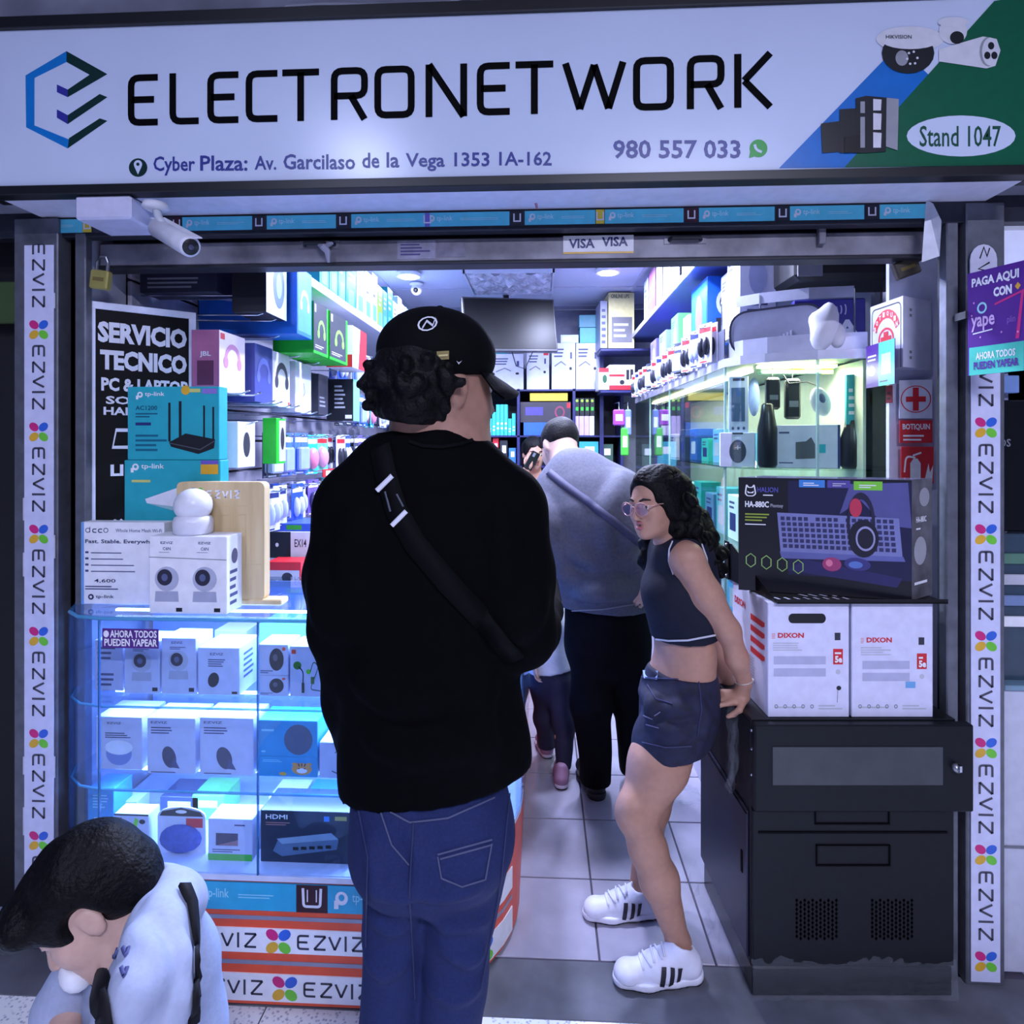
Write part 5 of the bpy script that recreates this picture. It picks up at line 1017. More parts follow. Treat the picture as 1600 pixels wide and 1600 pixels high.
for i, (u0, u1, v0, v1, m, lab) in enumerate(((958, 976, 640, 665, M((150, 60, 170), .4), 'purple bag hanging in the back right corner'), (976, 986, 640, 680, M((110, 130, 205), .3), 'bluish plastic bag beside the purple one'), (970, 982, 668, 712, M((70, 180, 60), .4), 'green bottle shaped pack in the back right corner'))):
    a = P((u0+u1)/2, v1, 4.3); t = thing('hanging_bag', lab, 'bag', a); w = (u1-u0)/960*4.3; h = (v1-v0)/960*4.3; mb = MB().box(-w/2, -.02, 0, w/2, .02, h, .008); mb.build('bag', m, t); Art(t, lambda p, q_, w=w, h=h: Vector((-w/2+p*w, -.02, q_*h)), (0, -1, 0)).rect('label_print', .2, .3, .8, .7, PAPER); MB().tube([(0, 0, h), (0, 0, h+.05), (.0, .3, h+.06)], .004, 6).build('hanger', CHROME, t)
# dark cabinet and air duct above the showcase
t = thing('air_unit', 'dark air unit above the showcase near the entrance', 'appliance', (1.15, 2.3, 2.1)); MB().box(.90, 2.22, 2.075, 1.34, 2.45, 2.5, .02).build('body', M((16, 16, 20), .5), t, world=True); MB().box(.905, 2.215, 2.085, .99, 2.222, 2.17).build('picture_panel', M((110, 112, 124), .4), t, world=True); MB().tube([(1.05, 2.25, 2.2), (1.2, 2.15, 2.16), (1.3, 2.2, 2.1)], .02, 8).build('hose', BLACK, t, True, True); MB().box(1.34, 2.3, 2.2, 1.358, 2.5, 2.4).build('wall_plate', DARKM, t, world=True)

# ================================================================== FIRST-AID BOX AND SAFETY SIGNS
a = P(1360, 600, 2.02); b = P(1411, 600, 1.86)
t = thing('first_aid_cabinet', 'white first-aid cabinet reading BOTIQUIN mounted inside the right entrance', 'cabinet', (a.x, a.y, 1.66))
c = P(1455, 600, 1.93); z0, z1 = P(1411, 573, 1.86).z, P(1411, 462, 1.86).z
quad = [(a.x, a.y), (b.x, b.y), (c.x, c.y), (a.x+(c.x-b.x), a.y+(c.y-b.y))]
MB().prism(quad, z0, z1).build('body', M((200, 202, 226), .4), t, world=True)
fn = Vector((b.y-a.y, -(b.x-a.x), 0)).normalized()
A = Art(t, lambda p, q: Vector((a.x+(b.x-a.x)*p, a.y+(b.y-a.y)*p, z0+(z1-z0)*q))-Vector(t.location), fn)
A.line('black_outline', roundpath([(.06, -.0), (.06, .93), (.94, .93), (.94, -.0)], .1), .02, INK)
pts = [(.5+.36*math.cos(s), .52+.30*math.sin(s)) for s in [math.pi*.08+math.pi*.84*k/10 for k in range(11)]]; A.line('red_arch', pts, .13, RED)
for k, ch in enumerate('BOTIQUIN'):
    s = math.pi*(.88-.76*k/7); x = .5+.36*math.cos(s); y = .52+.30*math.sin(s); A.text('letter', ch, x-.03, y-.035, x+.03, y+.035, PAPER, .02, 3)
A.ring('red_ring', .5, .45, .24, .17, .2, RED); A.rect('red_cross', .43, .34, .57, .56, RED, 2); A.rect('red_cross', .34, .41, .66, .49, RED, 2)
fn2 = Vector((c.y-b.y, -(c.x-b.x), 0)).normalized(); S = Art(t, lambda p, q: Vector((b.x+(c.x-b.x)*p, b.y+(c.y-b.y)*p, z0+(z1-z0)*q))-Vector(t.location), fn2)
for q in (.12, .2, .72, .8): S.rect('hinge_mark', .22, q, .3, q+.04, MGREY)
a2 = a+fn*.012; b2 = P(1405, 600, 1.85)+fn*.012; zz0, zz1 = P(1380, 603, 1.93).z, P(1380, 535, 1.93).z
t = thing('payment_card', 'purple and teal payment card taped to the first-aid cabinet', 'sign', (a2.x, a2.y, zz0)); o3 = Vector(t.location)
MB().hull([(a2.x, a2.y, zz0), (b2.x, b2.y, zz0), (b2.x, b2.y, zz1), (a2.x, a2.y, zz1)], .002).build('card', M((84, 44, 140), .35), t, world=True)
A = Art(t, lambda p, q: Vector((a2.x+(b2.x-a2.x)*p, a2.y+(b2.y-a2.y)*p, zz0+(zz1-zz0)*q))-o3, fn); A.rect('teal_half', .46, .0, 1, 1, M((90, 205, 180), .35), 6); A.lines(.06, .62, .4, .8, 2, PAPER, 6); A.disc('white_badge', .22, .38, .12, .12, PAPER, 6); A.rect('pale_panel', .56, .25, .88, .72, M((190, 200, 226), .35), 7); A.lines(.5, .08, .95, .16, 1, M((60, 60, 110), .4), 7)
def wsign(name, label, u0, u1, v0, v1, d, mat):
    p0 = P(u0, v1, d); p1 = P(u1, v1, d-.02); w = (p1-p0).xy.length; h = P(u0, v0, d).z-p0.z; an = math.atan2(p1.y-p0.y, p1.x-p0.x)
    o = MB().box(0, 0, 0, w, .003, h, .0006).build(name, mat); o.location = p0; o.rotation_euler = (0, 0, an); tag(o, label, 'sign'); return o, Art(o, lambda a, b: Vector((a*w, 0, b*h)), (0, -1, 0)), w/h
wpan = P(1392, 690, 1.96); wp2 = P(1466, 690, 1.94)
struct('trim_9', MB().hull([(wpan.x, wpan.y+.01, .0), (wp2.x+.05, wp2.y+.01, .0), (wp2.x+.05, wp2.y+.01, 2.09), (wpan.x, wpan.y+.01, 2.09)], .03 if False else -.02), M((196, 198, 220), .5))
o, A, ar = wsign('red_cross_sign', 'white sign with red cross in a circle on the right wall', 1405, 1457, 594, 654, 1.945, M((206, 208, 228), .45)); A.ring('red_ring', .5, .5, .46, .46*ar, .07, RED); A.rect('red_cross', .41, .2, .59, .8, RED); A.rect('red_cross', .2, .5-.09*ar, .8, .5+.09*ar, RED, 1.5)
o, A, ar = wsign('first_aid_sign', 'red sign reading BOTIQUIN below the red cross sign', 1406, 1457, 657, 692, 1.945, RED); A.text('lettering', 'BOTIQUIN', .08, .55, .92, .85, PAPER, .03); A.lines(.1, .1, .9, .45, 2, PAPER)
o, A, ar = wsign('extinguisher_sign', 'red sign with white fire extinguisher below the BOTIQUIN sign', 1408, 1459, 698, 755, 1.945, RED); A.poly('extinguisher', [(.28, 0), (.6, 0), (.6, .55), (.5, .68), (.38, .68), (.28, .55)], PAPER); A.line('hose', roundpath([(.44, .7), (.15, .75), (.1, .3)], .2), .05, PAPER); A.line('handle', [(.36, .76), (.62, .84)], .05, PAPER); A.poly('flame', [(.7, 0), (.95, .0), (.98, .5), (.88, .3), (.84, .55), (.76, .25)], PAPER)
o, A, ar = wsign('small_red_tag', 'small worn red tag on the post left of the red cross sign', 1384, 1394, 603, 630, 1.97, M((130, 30, 40), .5)); A.lines(.2, .2, .8, .8, 2, M((60, 10, 20), .5))
# ================================================================== BLACK NETWORK RACK AND WHAT STANDS ON IT
def C3(xc, d, z): return Vector((xc*cT-d*sT, xc*sT+d*cT, z))
rk = thing('network_rack', 'black metal network rack wrapped in plastic at the right of the entrance', 'rack', C3(.925, 1.66, 0), TH)
RM = M((19, 22, 27), .45, .1, .1, .05, 40, spec=.25); RM2 = M((16, 18, 23), .4, .1, .1); W, D, H = .555, .44, .748
hw = W/2
MB().box(-hw, .01, .08, hw, D, H-.012, .003).build('body', RM, rk)
MB().box(-hw, .005, H-.012, hw, D, H, .002).build('top_plate', RM2, rk)
MB().box(-hw+.002, .0, 0, hw-.012, D-.02, .08, .004).build('plinth', M((10, 11, 15), .22), rk)
# upper front flap, wider than the body, with a smoked window and a lock
z0, z1 = 1.5-(1262-690)*1.66/960, H-.004
fl_ = MB().box(-hw, -.022, z0, hw+.030, .005, z1, .004).build('flap_door', RM, rk)
wx0, wx1 = (1205-800)/960*1.645-.925, (1470-800)/960*1.645-.925; wz0, wz1 = 1.5-(1226-690)*1.64/960, 1.5-(1166-690)*1.64/960
MB().box(wx0, -.0245, wz0, wx1, -.0215, wz1, .001).build('window', M((58, 60, 66), .35, 0, .15, .05, 20), fl_)
lx, lz = (1491-800)/960*1.64-.925, 1.5-(1197-690)*1.64/960
MB().lathe([(.0, 0), (.011, 0), (.011, .014), (.0, .014)], 16, Matrix.Translation((lx, -.022, lz)) @ Matrix.Rotation(math.pi/2, 4, 'X')).build('lock', M((150, 152, 160), .3, .6), fl_, True)
MB().box(lx-.003, -.045, lz-.004, lx+.003, -.034, lz+.012).build('key', CHROME, fl_)
# lower door with pressed handle frames and vent grids
ld = MB().box(-hw+.002, -.004, .085, hw-.010, .011, z0-.005, .003).build('lower_door', RM, rk)
def gx(u): return (u-800)/960*1.655-.925
def gz(v): return 1.5-(v-690)*1.655/960
dk = M((4, 4, 7), .7, spec=.1)
MB().box(gx(1185), -.0065, gz(1302), gx(1480), -.003, gz(1299)).build('seam', dk, ld)
def frame(u0, u1, v0, v1, top=True):
    mb = MB(); t = .0035
    mb.box(gx(u0), -.0075, gz(v1), gx(u0)+t, -.003, gz(v0)); mb.box(gx(u1)-t, -.0075, gz(v1), gx(u1), -.003, gz(v0)); mb.box(gx(u0), -.0075, gz(v1), gx(u1), -.003, gz(v1)+t)
    if top: mb.box(gx(u0), -.0075, gz(v0)-t*.6, gx(u1), -.003, gz(v0))
    return mb
frame(1273, 1390, 1262, 1288, False).build('handle_frame', dk, ld); frame(1275, 1391, 1320, 1353).build('handle_frame', dk, ld)
for u0 in (1242, 1360):
    mb = MB()
    for i in range(11):
        for j in range(9):
            x = gx(u0+3+i*6.2); z = gz(1407+j*7+(3.5 if i % 2 else 0)); hx_, hz_ = .0043, .0062
            mb.add([(x-hx_, -.0046, z), (x, -.0046, z-hz_), (x+hx_, -.0046, z), (x, -.0046, z+hz_)], [(0, 1, 2, 3)])
    o = mb.build('vent_grid', M((1, 1, 2), .9, spec=.05), ld); o['kind'] = 'stuff'
# left side: panel, slots and screws
sd = MB().box(-hw-.006, .02, .09, -hw, D-.01, z0-.02, .002).build('side_panel', M((38, 38, 58), .35, .2, .1), rk)
MB().box(-hw-.008, .05, .30, -hw-.005, .06, .36).build('side_slot', dk, sd); MB().box(-hw-.008, .10, .52, -hw-.005, .11, .58).build('side_slot', dk, sd)
for k in range(4): MB().box(-hw-.008, .02, z0-.03-k*.0, -hw-.005, D-.02, z0-.027).build('side_line', dk, sd) if k == 0 else None
for z in (.72, .67, .60): mb = MB(); mb.ell((-hw+.0, -.0, z), (.004, .004, .004), 8, 6); mb.build('screw', CHROME, rk, True)
# plastic film crumpled around the plinth and hanging at the left corner
WRAP = plasticwrap()
n = 46; v = []; f = []; rg = random.Random(9)
for i in range(n):
    x = -hw-.004+(W-.002)*i/(n-1)
    for j, z in enumerate((.002, .03, .06, .095, .115)):
        v.append((x+rg.uniform(-.002, .002), -.010+.008*(j == 4)+rg.uniform(-.005, .004), z*.9+rg.uniform(-.003, .003)+.010*math.sin(i*.28)*(j == 4)))
for i in range(n-1):
    for j in range(4): f.append((i*5+j, (i+1)*5+j, (i+1)*5+j+1, i*5+j+1))
link('plastic_film', mesh_from('plastic_film', v, f, WRAP, smooth=True), rk)
v = []; f = []
for i in range(24):
    y = -.01+D*i/23
    for j, z in enumerate((.002, .04, .08)): v.append((-hw-.012-.02*(2-j)*rg.random()-.01, y, z+rg.uniform(-.008, .008)))
for i in range(23):
    for j in range(2): f.append((i*3+j, i*3+j+1, (i+1)*3+j+1, (i+1)*3+j))
link('plastic_film', mesh_from('plastic_film', v, f, WRAP, smooth=True), rk)
v = []; f = []
for i in range(16):
    t_ = i/15
    for j in range(7):
        wd = .055*(1-.75*t_)+.012; s_ = j/6-.5
        v.append((-hw-.022-.012*math.sin(j*2.1+i*.5)-.01*t_+.0*s_, .05+wd*s_+.02, H+.004-.235*t_+rg.uniform(-.003, .003)))
for i in range(15):
    for j in range(6): f.append((i*7+j, i*7+j+1, (i+1)*7+j+1, (i+1)*7+j))
link('plastic_film', mesh_from('plastic_film', v, f, WRAP, smooth=True), rk)
# DIXON cartons
BW = M((214, 214, 238), .5); GT = M((176, 178, 206), .5)
for k, (u0, u1, lab) in enumerate(((1200, 1327, 'white DIXON carton with hand hole, left one on the rack'), (1331, 1458, 'white DIXON carton without hand hole, right one on the rack'))):
    d = 1.675; x0, x1 = (u0-800)/960*d, (u1-800)/960*d; dep = .27; h = 1.5-(941-690)*d/960-H-.0005; c = C3((x0+x1)/2, d+dep/2, H+.0005)
    o = carton('dixon_carton', lab, 'box', c, TH, x1-x0, dep, h, BW, bev=.002); w = x1-x0; A = Art.on(o, w, dep, h)
    dz = 0 if k == 0 else -.04
    A.text('lettering', 'DIXON', .12 if k == 0 else .18, .69+dz, .44 if k == 0 else .49, .735+dz, RED, .035); A.lines(.045 if k == 0 else .11, .685+dz, .09 if k == 0 else .155, .735+dz, 4, M((220, 130, 140), .5))
    A.lines(.06 if k == 0 else .11, .58+dz, .48 if k == 0 else .53, .66+dz, 4, LGREY); A.rect('grey_bar', .07 if k == 0 else .13, .46+dz, .71, .53+dz, GT); A.rect('grey_bar', .07 if k == 0 else .13, .355+dz, .71, .425+dz, GT)
    A.rect('dark_square', .82, .67+dz, .89, .735+dz, M((50, 50, 64), .5)); A.rect('red_badge', .80, .46+dz, .92, .595+dz, RED); A.text('lettering', '5e', .82, .475+dz, .91, .535+dz, PAPER, .05, 3, rot=0); A.lines(.82, .55+dz, .9, .585+dz, 1, PAPER, 2)
    A.disc('round_mark', .86, .395+dz, .03, .022, LGREY, 1, 14); A.lines(.08, .08, .44, .11, 1, LGREY); A.lines(.62, .07, .92, .12, 2, LGREY)
    for q in range(5): A.ring('care_icon', .10+q*.11, .095, .022, .018, .4, MGREY, 1, 10)
    if k == 0:
        pts = [(.30+.05*math.cos(s), .86+.042*math.sin(s)) for s in [math.pi/2+math.pi*j/8 for j in range(9)]]+[(.66+.05*math.cos(s), .86+.042*math.sin(s)) for s in [-math.pi/2+math.pi*j/8 for j in range(9)]]
        A.poly('hand_hole', pts, M((20, 20, 26), .7), 1); A.line('tag_string', [(.86, .25), (.85, .13)], .006, MGREY); A.disc('tag_head', .87, .255, .03, .02, INK, 1, 10)
        S = Art.on(o, w, dep, h, 'left'); S.text('lettering', 'DIXON', .08, .80, .40, .87, RED, .03)
        for q in range(4): z = .80-q*.10; S.poly('red_bar', [(.55, z), (.92, z), (.92, z-.035), (.86, z-.055), (.55, z-.055)], M((215, 40, 40), .45))
        S.lines(.5, .18, .7, .42, 9, LGREY); S.disc('hole', .5, .05, .02, .01, INK, 1, 8)
    else: A.rect('blue_label', .66, .255, .78, .31, M((110, 170, 220), .5))
zt = H+.0005+h
# vented black tray lying on the cartons
TM = M((14, 14, 18), .4, .2)
tr = thing('rack_tray', 'black vented rack tray lying on the white cartons', 'tray', C3(.95, 1.75, zt), 0)
zt0 = zt+.0008; fl0 = [C3(.715, 1.655, zt0), C3(1.175, 1.655, zt0), C3(1.165, 1.95, zt0), C3(.69, 1.95, zt0)]
MB().hull(fl0, .004).build('plate', TM, tr, world=True)
MB().hull([C3(.715, 1.655, zt0), C3(.715, 1.655, zt0+.012), C3(1.175, 1.655, zt0+.012), C3(1.175, 1.655, zt0)], .003).build('front_lip', TM, tr, world=True)
MB().hull([C3(.715, 1.655, zt0), C3(.69, 1.95, zt0), C3(.685, 1.98, zt0+.115), C3(.69, 1.93, zt0+.115)], .003).build('side_flange', TM, tr, world=True)
MB().hull([C3(.684, 1.945, zt0+.0), C3(.684, 1.98, zt0), C3(.684, 1.98, zt0+.12), C3(.684, 1.945, zt0+.12)], .004).build('mount_ear', TM, tr, world=True)
for i in range(8): MB().hull([C3(.735+i*.027, 1.664, zt0+.0058), C3(.741+i*.027, 1.664, zt0+.0058), C3(.729+i*.027, 1.700, zt0+.0058), C3(.723+i*.027, 1.700, zt0+.0058)], .0006).build('slot', M((226, 226, 244), .5), tr, world=True)
for i in range(5): MB().hull([C3(.82+i*.027, 1.715, zt0+.0058), C3(.826+i*.027, 1.715, zt0+.0058), C3(.814+i*.027, 1.735, zt0+.0058), C3(.808+i*.027, 1.735, zt0+.0058)], .0006).build('slot', M((226, 226, 244), .5), tr, world=True)
for z in (.012, .11): mb = MB(); p = C3(.682, 1.955, zt0+z); mb.ell(p, (.004, .004, .004), 8, 6); mb.build('screw', CHROME, tr, True, True)
# keyboard kit carton
q = [C3(.660, 1.79, 0), C3(1.085, 1.668, 0), C3(1.188, 1.738, 0), C3(.765, 1.87, 0)]; z0 = zt0+.0055; z1 = 1.5-60*1.68/960
kb = thing('keyboard_kit_carton', 'dark HA-880C keyboard, mouse and headset carton on the black tray', 'box', (q[0]+q[1])/2+Vector((0, 0, z0)))
KM = M((13, 14, 26), .35); MB().prism([(p.x, p.y) for p in q], z0, z1).build('carton', KM, kb, world=True)
MB().prism([(p.x, p.y) for p in q], z1, z1+.0015).build('plastic_film', M((120, 120, 150), .15, alpha=.6), kb, world=True)
def Fk(a, b): return q[0].lerp(q[1], a)+Vector((0, 0, z0+(z1-z0)*b))-Vector(kb.location)
nk = Vector((q[1].y-q[0].y, -(q[1].x-q[0].x), 0)).normalized(); A = Art(kb, Fk, nk)
A.rect('violet_glow_print', .30, .16, 1, .98, M((27, 26, 64), .35)); A.poly('pale_swirl', [(.60, .70), (.66, .96), (.98, .98), (1, .6), (.85, .62), (.72, .82)], M((84, 84, 140), .35), 2); A.poly('pale_swirl', [(.30, .2), (.92, .10), (.95, .18), (.4, .3)], M((42, 38, 92), .35), 2)
A.rect('blue_badge', .365, .925, .515, .99, M((60, 130, 205), .4), 3); A.lines(.39, .94, .49, .975, 2, PAPER, 4); A.rect('violet_badge', .53, .925, .66, .99, M((80, 70, 150), .4), 3); A.lines(.56, .94, .64, .975, 2, LGREY, 4); A.rect('green_badge', .68, .91, .84, .985, M((120, 200, 60), .4), 3); A.lines(.71, .93, .81, .965, 2, PAPER, 4)
A.line('logo_head', roundpath([(.045, .90), (.05, .94), (.06, .915), (.085, .915), (.095, .94), (.10, .90), (.105, .86), (.09, .84), (.055, .84), (.042, .86)], .01, True), .008, PAPER, 3, True); A.poly('logo_eyes', [(.052, .885), (.068, .873), (.078, .873), (.095, .885), (.09, .865), (.057, .865)], PAPER, 3)
A.text('lettering', 'HALION', .115, .875, .24, .92, M((90, 90, 180), .4), .01, 3); A.lines(.15, .845, .235, .865, 1, PAPER, 3)
A.text('lettering', 'HA-880C', .04, .74, .185, .795, PAPER, .03, 3); A.text('lettering', 'Phantasy', .195, .735, .27, .775, LGREY, .0, 3)
A.lines(.04, .62, .21, .70, 3, M((150, 170, 60), .4), 3); A.lines(.04, .585, .22, .605, 1, PAPER, 3)
KB = M((120, 124, 176), .35); KD = M((50, 50, 92), .35)
A.poly('printed_keyboard', [(.235, .70), (.93, .68), (.95, .36), (.255, .36)], KB, 3); A.poly('keyboard_rim', [(.25, .36), (.955, .36), (.965, .32), (.262, .30)], M((96, 100, 160), .35), 3)
v = []; f = []
for r in range(6):
    for c_ in range(19):
        x0_ = .255+c_*.0345+r*.003; y0_ = .635-r*.048
        if c_ in (5, 10) and r == 0: continue
        n_ = len(v); v += [(x0_, y0_), (x0_+.024, y0_), (x0_+.024, y0_+.032), (x0_, y0_+.032)]; f.append((n_, n_+1, n_+2, n_+3))
o = A.put('printed_keys', v, f, KD, 4); o['kind'] = 'stuff'
A.ring('printed_headset', .72, .63, .08, .26, .22, M((36, 34, 60), .35), 5); A.disc('ear_cup', .735, .50, .085, .16, M((26, 26, 44), .35), 6); A.ring('ear_ring', .745, .50, .055, .105, .18, M((150, 150, 190), .35), 7); A.disc('red_cup', .69, .76, .035, .08, M((190, 50, 80), .4), 7)
A.disc('printed_mouse', .70, .28, .075, .055, M((60, 56, 120), .35), 5, rot=-.15); A.disc('mouse_light', .69, .275, .04, .03, M((90, 120, 190), .35), 6); A.disc('red_mouse', .555, .27, .055, .06, M((160, 60, 110), .35), 5); A.disc('red_mouse_spot', .54, .28, .02, .03, M((220, 120, 150), .35), 6)
for k in range(4): A.line('hexagon_icon', [(.075+k*.095+.032*math.cos(s), .27-.012*k+.06*math.sin(s)) for s in [math.pi/6+math.pi*j/3 for j in range(6)]], .006, M((150, 190, 110), .4), 4, True)
def Fs(a, b): return q[1].lerp(q[2], a)+Vector((0, 0, z0+(z1-z0)*b))-Vector(kb.location)
ns = Vector((q[2].y-q[1].y, -(q[2].x-q[1].x), 0)).normalized(); S = Art(kb, Fs, ns); S.rect('worn_grey_side', 0, 0, 1, 1, M((96, 94, 100), .25, 0, .3, .3, 20)); S.text('lettering', 'HA-880C', .2, .64, .7, .69, PAPER, .02, 2); S.lines(.2, .58, .5, .61, 1, PAPER, 2); S.disc('pale_picture', .4, .4, .3, .12, M((170, 168, 176), .3), 2); S.lines(.12, .12, .85, .17, 1, PAPER, 2); S.disc('pale_picture', .6, .85, .25, .08, M((160, 158, 166), .3), 2)
# crumpled plastic on the shop floor behind the girl
mb = MB(); mb.ell((0, 0, .03), (.09, .06, .03), 16, 8); rg = random.Random(4); mb.v = [Vector((p.x+rg.uniform(-.012, .012), p.y+rg.uniform(-.012, .012), max(.001, p.z+rg.uniform(-.01, .012)))) for p in mb.v]
o = mb.build('plastic_bag', WRAP); pz = P(1063, 1215, 2.55); o.location = (pz.x, pz.y, .001); tag(o, 'crumpled clear plastic bag on the tiles behind the girl', 'bag')

# ================================================================== YAPE SIGN, RIGHT POST DETAILS, NEIGHBOUR STAND
a = P(1512, 690, 1.655); b = P(1600, 690, 1.53)
ys_ = thing('payment_sign', 'purple and teal payment sign reading PAGA AQUI CON yape on the right post', 'sign', (a.x, a.y, P(1512, 590, 1.655).z)); o0 = Vector(ys_.location)
zt0_, zb0_ = 1.5+(690-434)*1.655/960, 1.5+(690-588)*1.655/960; zt1_, zb1_ = 1.5+(690-400)*1.53/960, 1.5+(690-578)*1.53/960
zt0_ = (zt0_+zt1_)/2; zb0_ = (zb0_+zb1_)/2; nY = Vector((b.y-a.y, -(b.x-a.x), 0)).normalized()
def Fy(p, r): return Vector((a.x+(b.x-a.x)*p, a.y+(b.y-a.y)*p, zb0_+(zt0_-zb0_)*r))
MB().hull([Fy(0, 0)-nY*.004, Fy(1, 0)-nY*.004, Fy(1, 1)-nY*.004, Fy(0, 1)-nY*.004], .004).build('panel', M((88, 36, 140), .35), ys_, world=True)
A = Art(ys_, lambda p, r: Fy(p, r)-o0, nY)
A.rect('teal_panel', .03, .0, 1, .27, M((80, 205, 180), .35)); A.text('lettering', 'PAGA AQUI', .08, .84, .92, .94, PAPER, .04); A.text('lettering', 'CON', .48, .72, .80, .81, PAPER, .05)
A.ring('logo_ring', .27, .64, .09, .055, .35, M((160, 220, 226), .35)); A.text('lettering', 'yape', .07, .42, .50, .56, M((226, 190, 236), .35), .02); A.line('underline', [(.1, .40), (.46, .42)], .012, PAPER); A.text('lettering', 'plin', .72, .44, .86, .52, M((150, 110, 200), .35), 0)
A.disc('orange_star', .90, .78, .05, .035, GOLD, 1, 4); A.poly('pink_streak', [(.5, .66), (1, .74), (1, .72), (.5, .64)], PINK); A.poly('pink_streak', [(.86, .3), (.92, .3), (1, .72), (.96, .72)], PINK)
A.text('lettering', 'AHORA TODOS', .16, .145, .86, .215, PAPER, .03, 3); A.text('lettering', 'PUEDEN YAPEAR', .12, .05, .92, .125, M((92, 50, 150), .35), .04, 3)
for p, r in ((.12, .70), (.08, .58), (.24, .36), (.62, .38), (.9, .36)): A.disc('spark', p, r, .018, .012, M((226, 160, 220), .35), 1, 4)
MB().box(a.x-.006, a.y, zt0_-.12, a.x+.006, 1.757, zt0_-.10).build('bracket', DARKM, ys_, world=True)
ta = PY(1519, 440, 1.735); tb = PY(1561, 380, 1.735); w = tb.x-ta.x; h = tb.z-ta.z
o = MB(); pts = [(0, 0), (w, 0), (w, h*.6)]+[(w/2+w/2*math.cos(s), h*.6+h*.4*math.sin(s)) for s in [math.pi*k/8 for k in range(1, 8)]]+[(0, h*.6)]
o.hull([(x, 0, z) for x, z in pts], -.003); o = o.build('shelf_talker', M((206, 206, 226), .4)); o.location = (ta.x, 1.742, ta.z); tag(o, 'white rounded tag with angular black letters above the payment sign', 'tag'); A = Art(o, lambda a_, b_: Vector((a_*w, 0, b_*h)), (0, -1, 0)); A.line('letter', [(.35, .62), (.5, .92), (.62, .68), (.72, .9)], .05, INK); A.line('letter', [(.7, .28), (.3, .35), (.72, .52)], .05, INK)
# shutter latch plate, padlocks and tags
t = thing('latch_plate', 'bent pale metal plate hanging under the lintel at the right', 'plate', P(1452, 340, 1.70)); o1 = Vector(t.location)
MB().hull([P(1447, 312, 1.70), P(1458, 318, 1.69), P(1471, 345, 1.68), P(1468, 400, 1.69), P(1440, 410, 1.71)], .003).build('plate', M((200, 202, 214), .35, .4, .1), t, world=True)
for i in range(3): o = MB().hull([P(1422+i*7, 375-i*6, 1.79), P(1428+i*7, 373-i*6, 1.79), P(1436+i*7, 392-i*5, 1.79), P(1430+i*7, 396-i*5, 1.79)], .002).build('paper_tag', PAPER); tag(o, ['leftmost', 'middle', 'rightmost'][i]+' of three small white paper tags beside the right padlock', 'tag', 'paper tags beside the right padlock')
def padlock(lab, c, w, h, m):
    t = thing('padlock', lab, 'padlock', c); MB().box(-w/2, -.012, 0, w/2, .012, h, .004).build('body', m, t); MB().tube([(-w*.3, 0, h), (-w*.3, 0, h+.025), (-w*.15, 0, h+.04), (w*.15, 0, h+.04), (w*.3, 0, h+.025), (w*.3, 0, h)], .005, 8).build('shackle', M((120, 120, 128), .3, .8), t); MB().box(-w*.3, -.0128, h*.4, w*.3, -.0119, h*.6).build('engraving', M((110, 96, 50), .5), t)
    return t
c = P(156, 452, 1.815); t = padlock('brass padlock hanging at the upper left of the entrance', c, .055, .055, M((170, 160, 90), .4, .4)); t.rotation_euler = (0, .12, 0)
c = P(1420, 432, 1.80); t = padlock('dark brown padlock hanging at the upper right of the entrance', c, .07, .05, M((74, 68, 60), .5, .3)); t.rotation_euler = (0, -.35, 0)
# security camera on its junction box, under the sign
jb = thing('junction_box', 'white junction box under the sign at the upper left', 'box', P(178, 335, 1.70)); a0 = P(134, 342, 1.70); b0 = P(222, 316, 1.70)
MB().box(a0.x, 1.60, 2.10, b0.x, 1.74, 2.164, .006).build('housing', M((206, 206, 232), .4), jb, world=True)
cc = thing('bullet_camera', 'white bullet security camera hanging below the sign at the left', 'camera', P(240, 330, 1.64)); k = 1.62/960
MB().lathe([(.03, .0), (.034, -.012), (.02, -.02)], 20, Matrix.Translation(P(243, 318, 1.66))).build('mount', WHITE, cc, True, True)
MB().tube([P(243, 322, 1.66), P(248, 340, 1.65), P(256, 352, 1.635)], [.011, .010, .012], 10).build('arm', M((200, 206, 216), .35), cc, True, True)
p0, p1 = P(246, 356, 1.66), P(298, 386, 1.56); dr = (p1-p0).normalized()
MB().tube([p0, p0+dr*.004, p1-dr*.004, p1], [.018, .026, .027, .025], 20).build('barrel', M((224, 224, 236), .35), cc, True, True)
MB().tube([p1, p1+dr*.003], [.021, .019], 20).build('lens_plate', BLACK, cc, True, True); MB().tube([p1+dr*.003, p1+dr*.005], [.008, .006], 12).build('lens', M((70, 70, 100), .1), cc, True, True)
sv = MB(); up = Vector((0, 0, 1)); sv.hull([p0+up*.028-Vector((.02, 0, 0)), p0+up*.028+Vector((.02, 0, 0)), p1+dr*.015+up*.028+Vector((.022, 0, 0)), p1+dr*.015+up*.028-Vector((.022, 0, 0))], .003); sv.build('sun_visor', M((226, 226, 238), .35), cc, world=True)
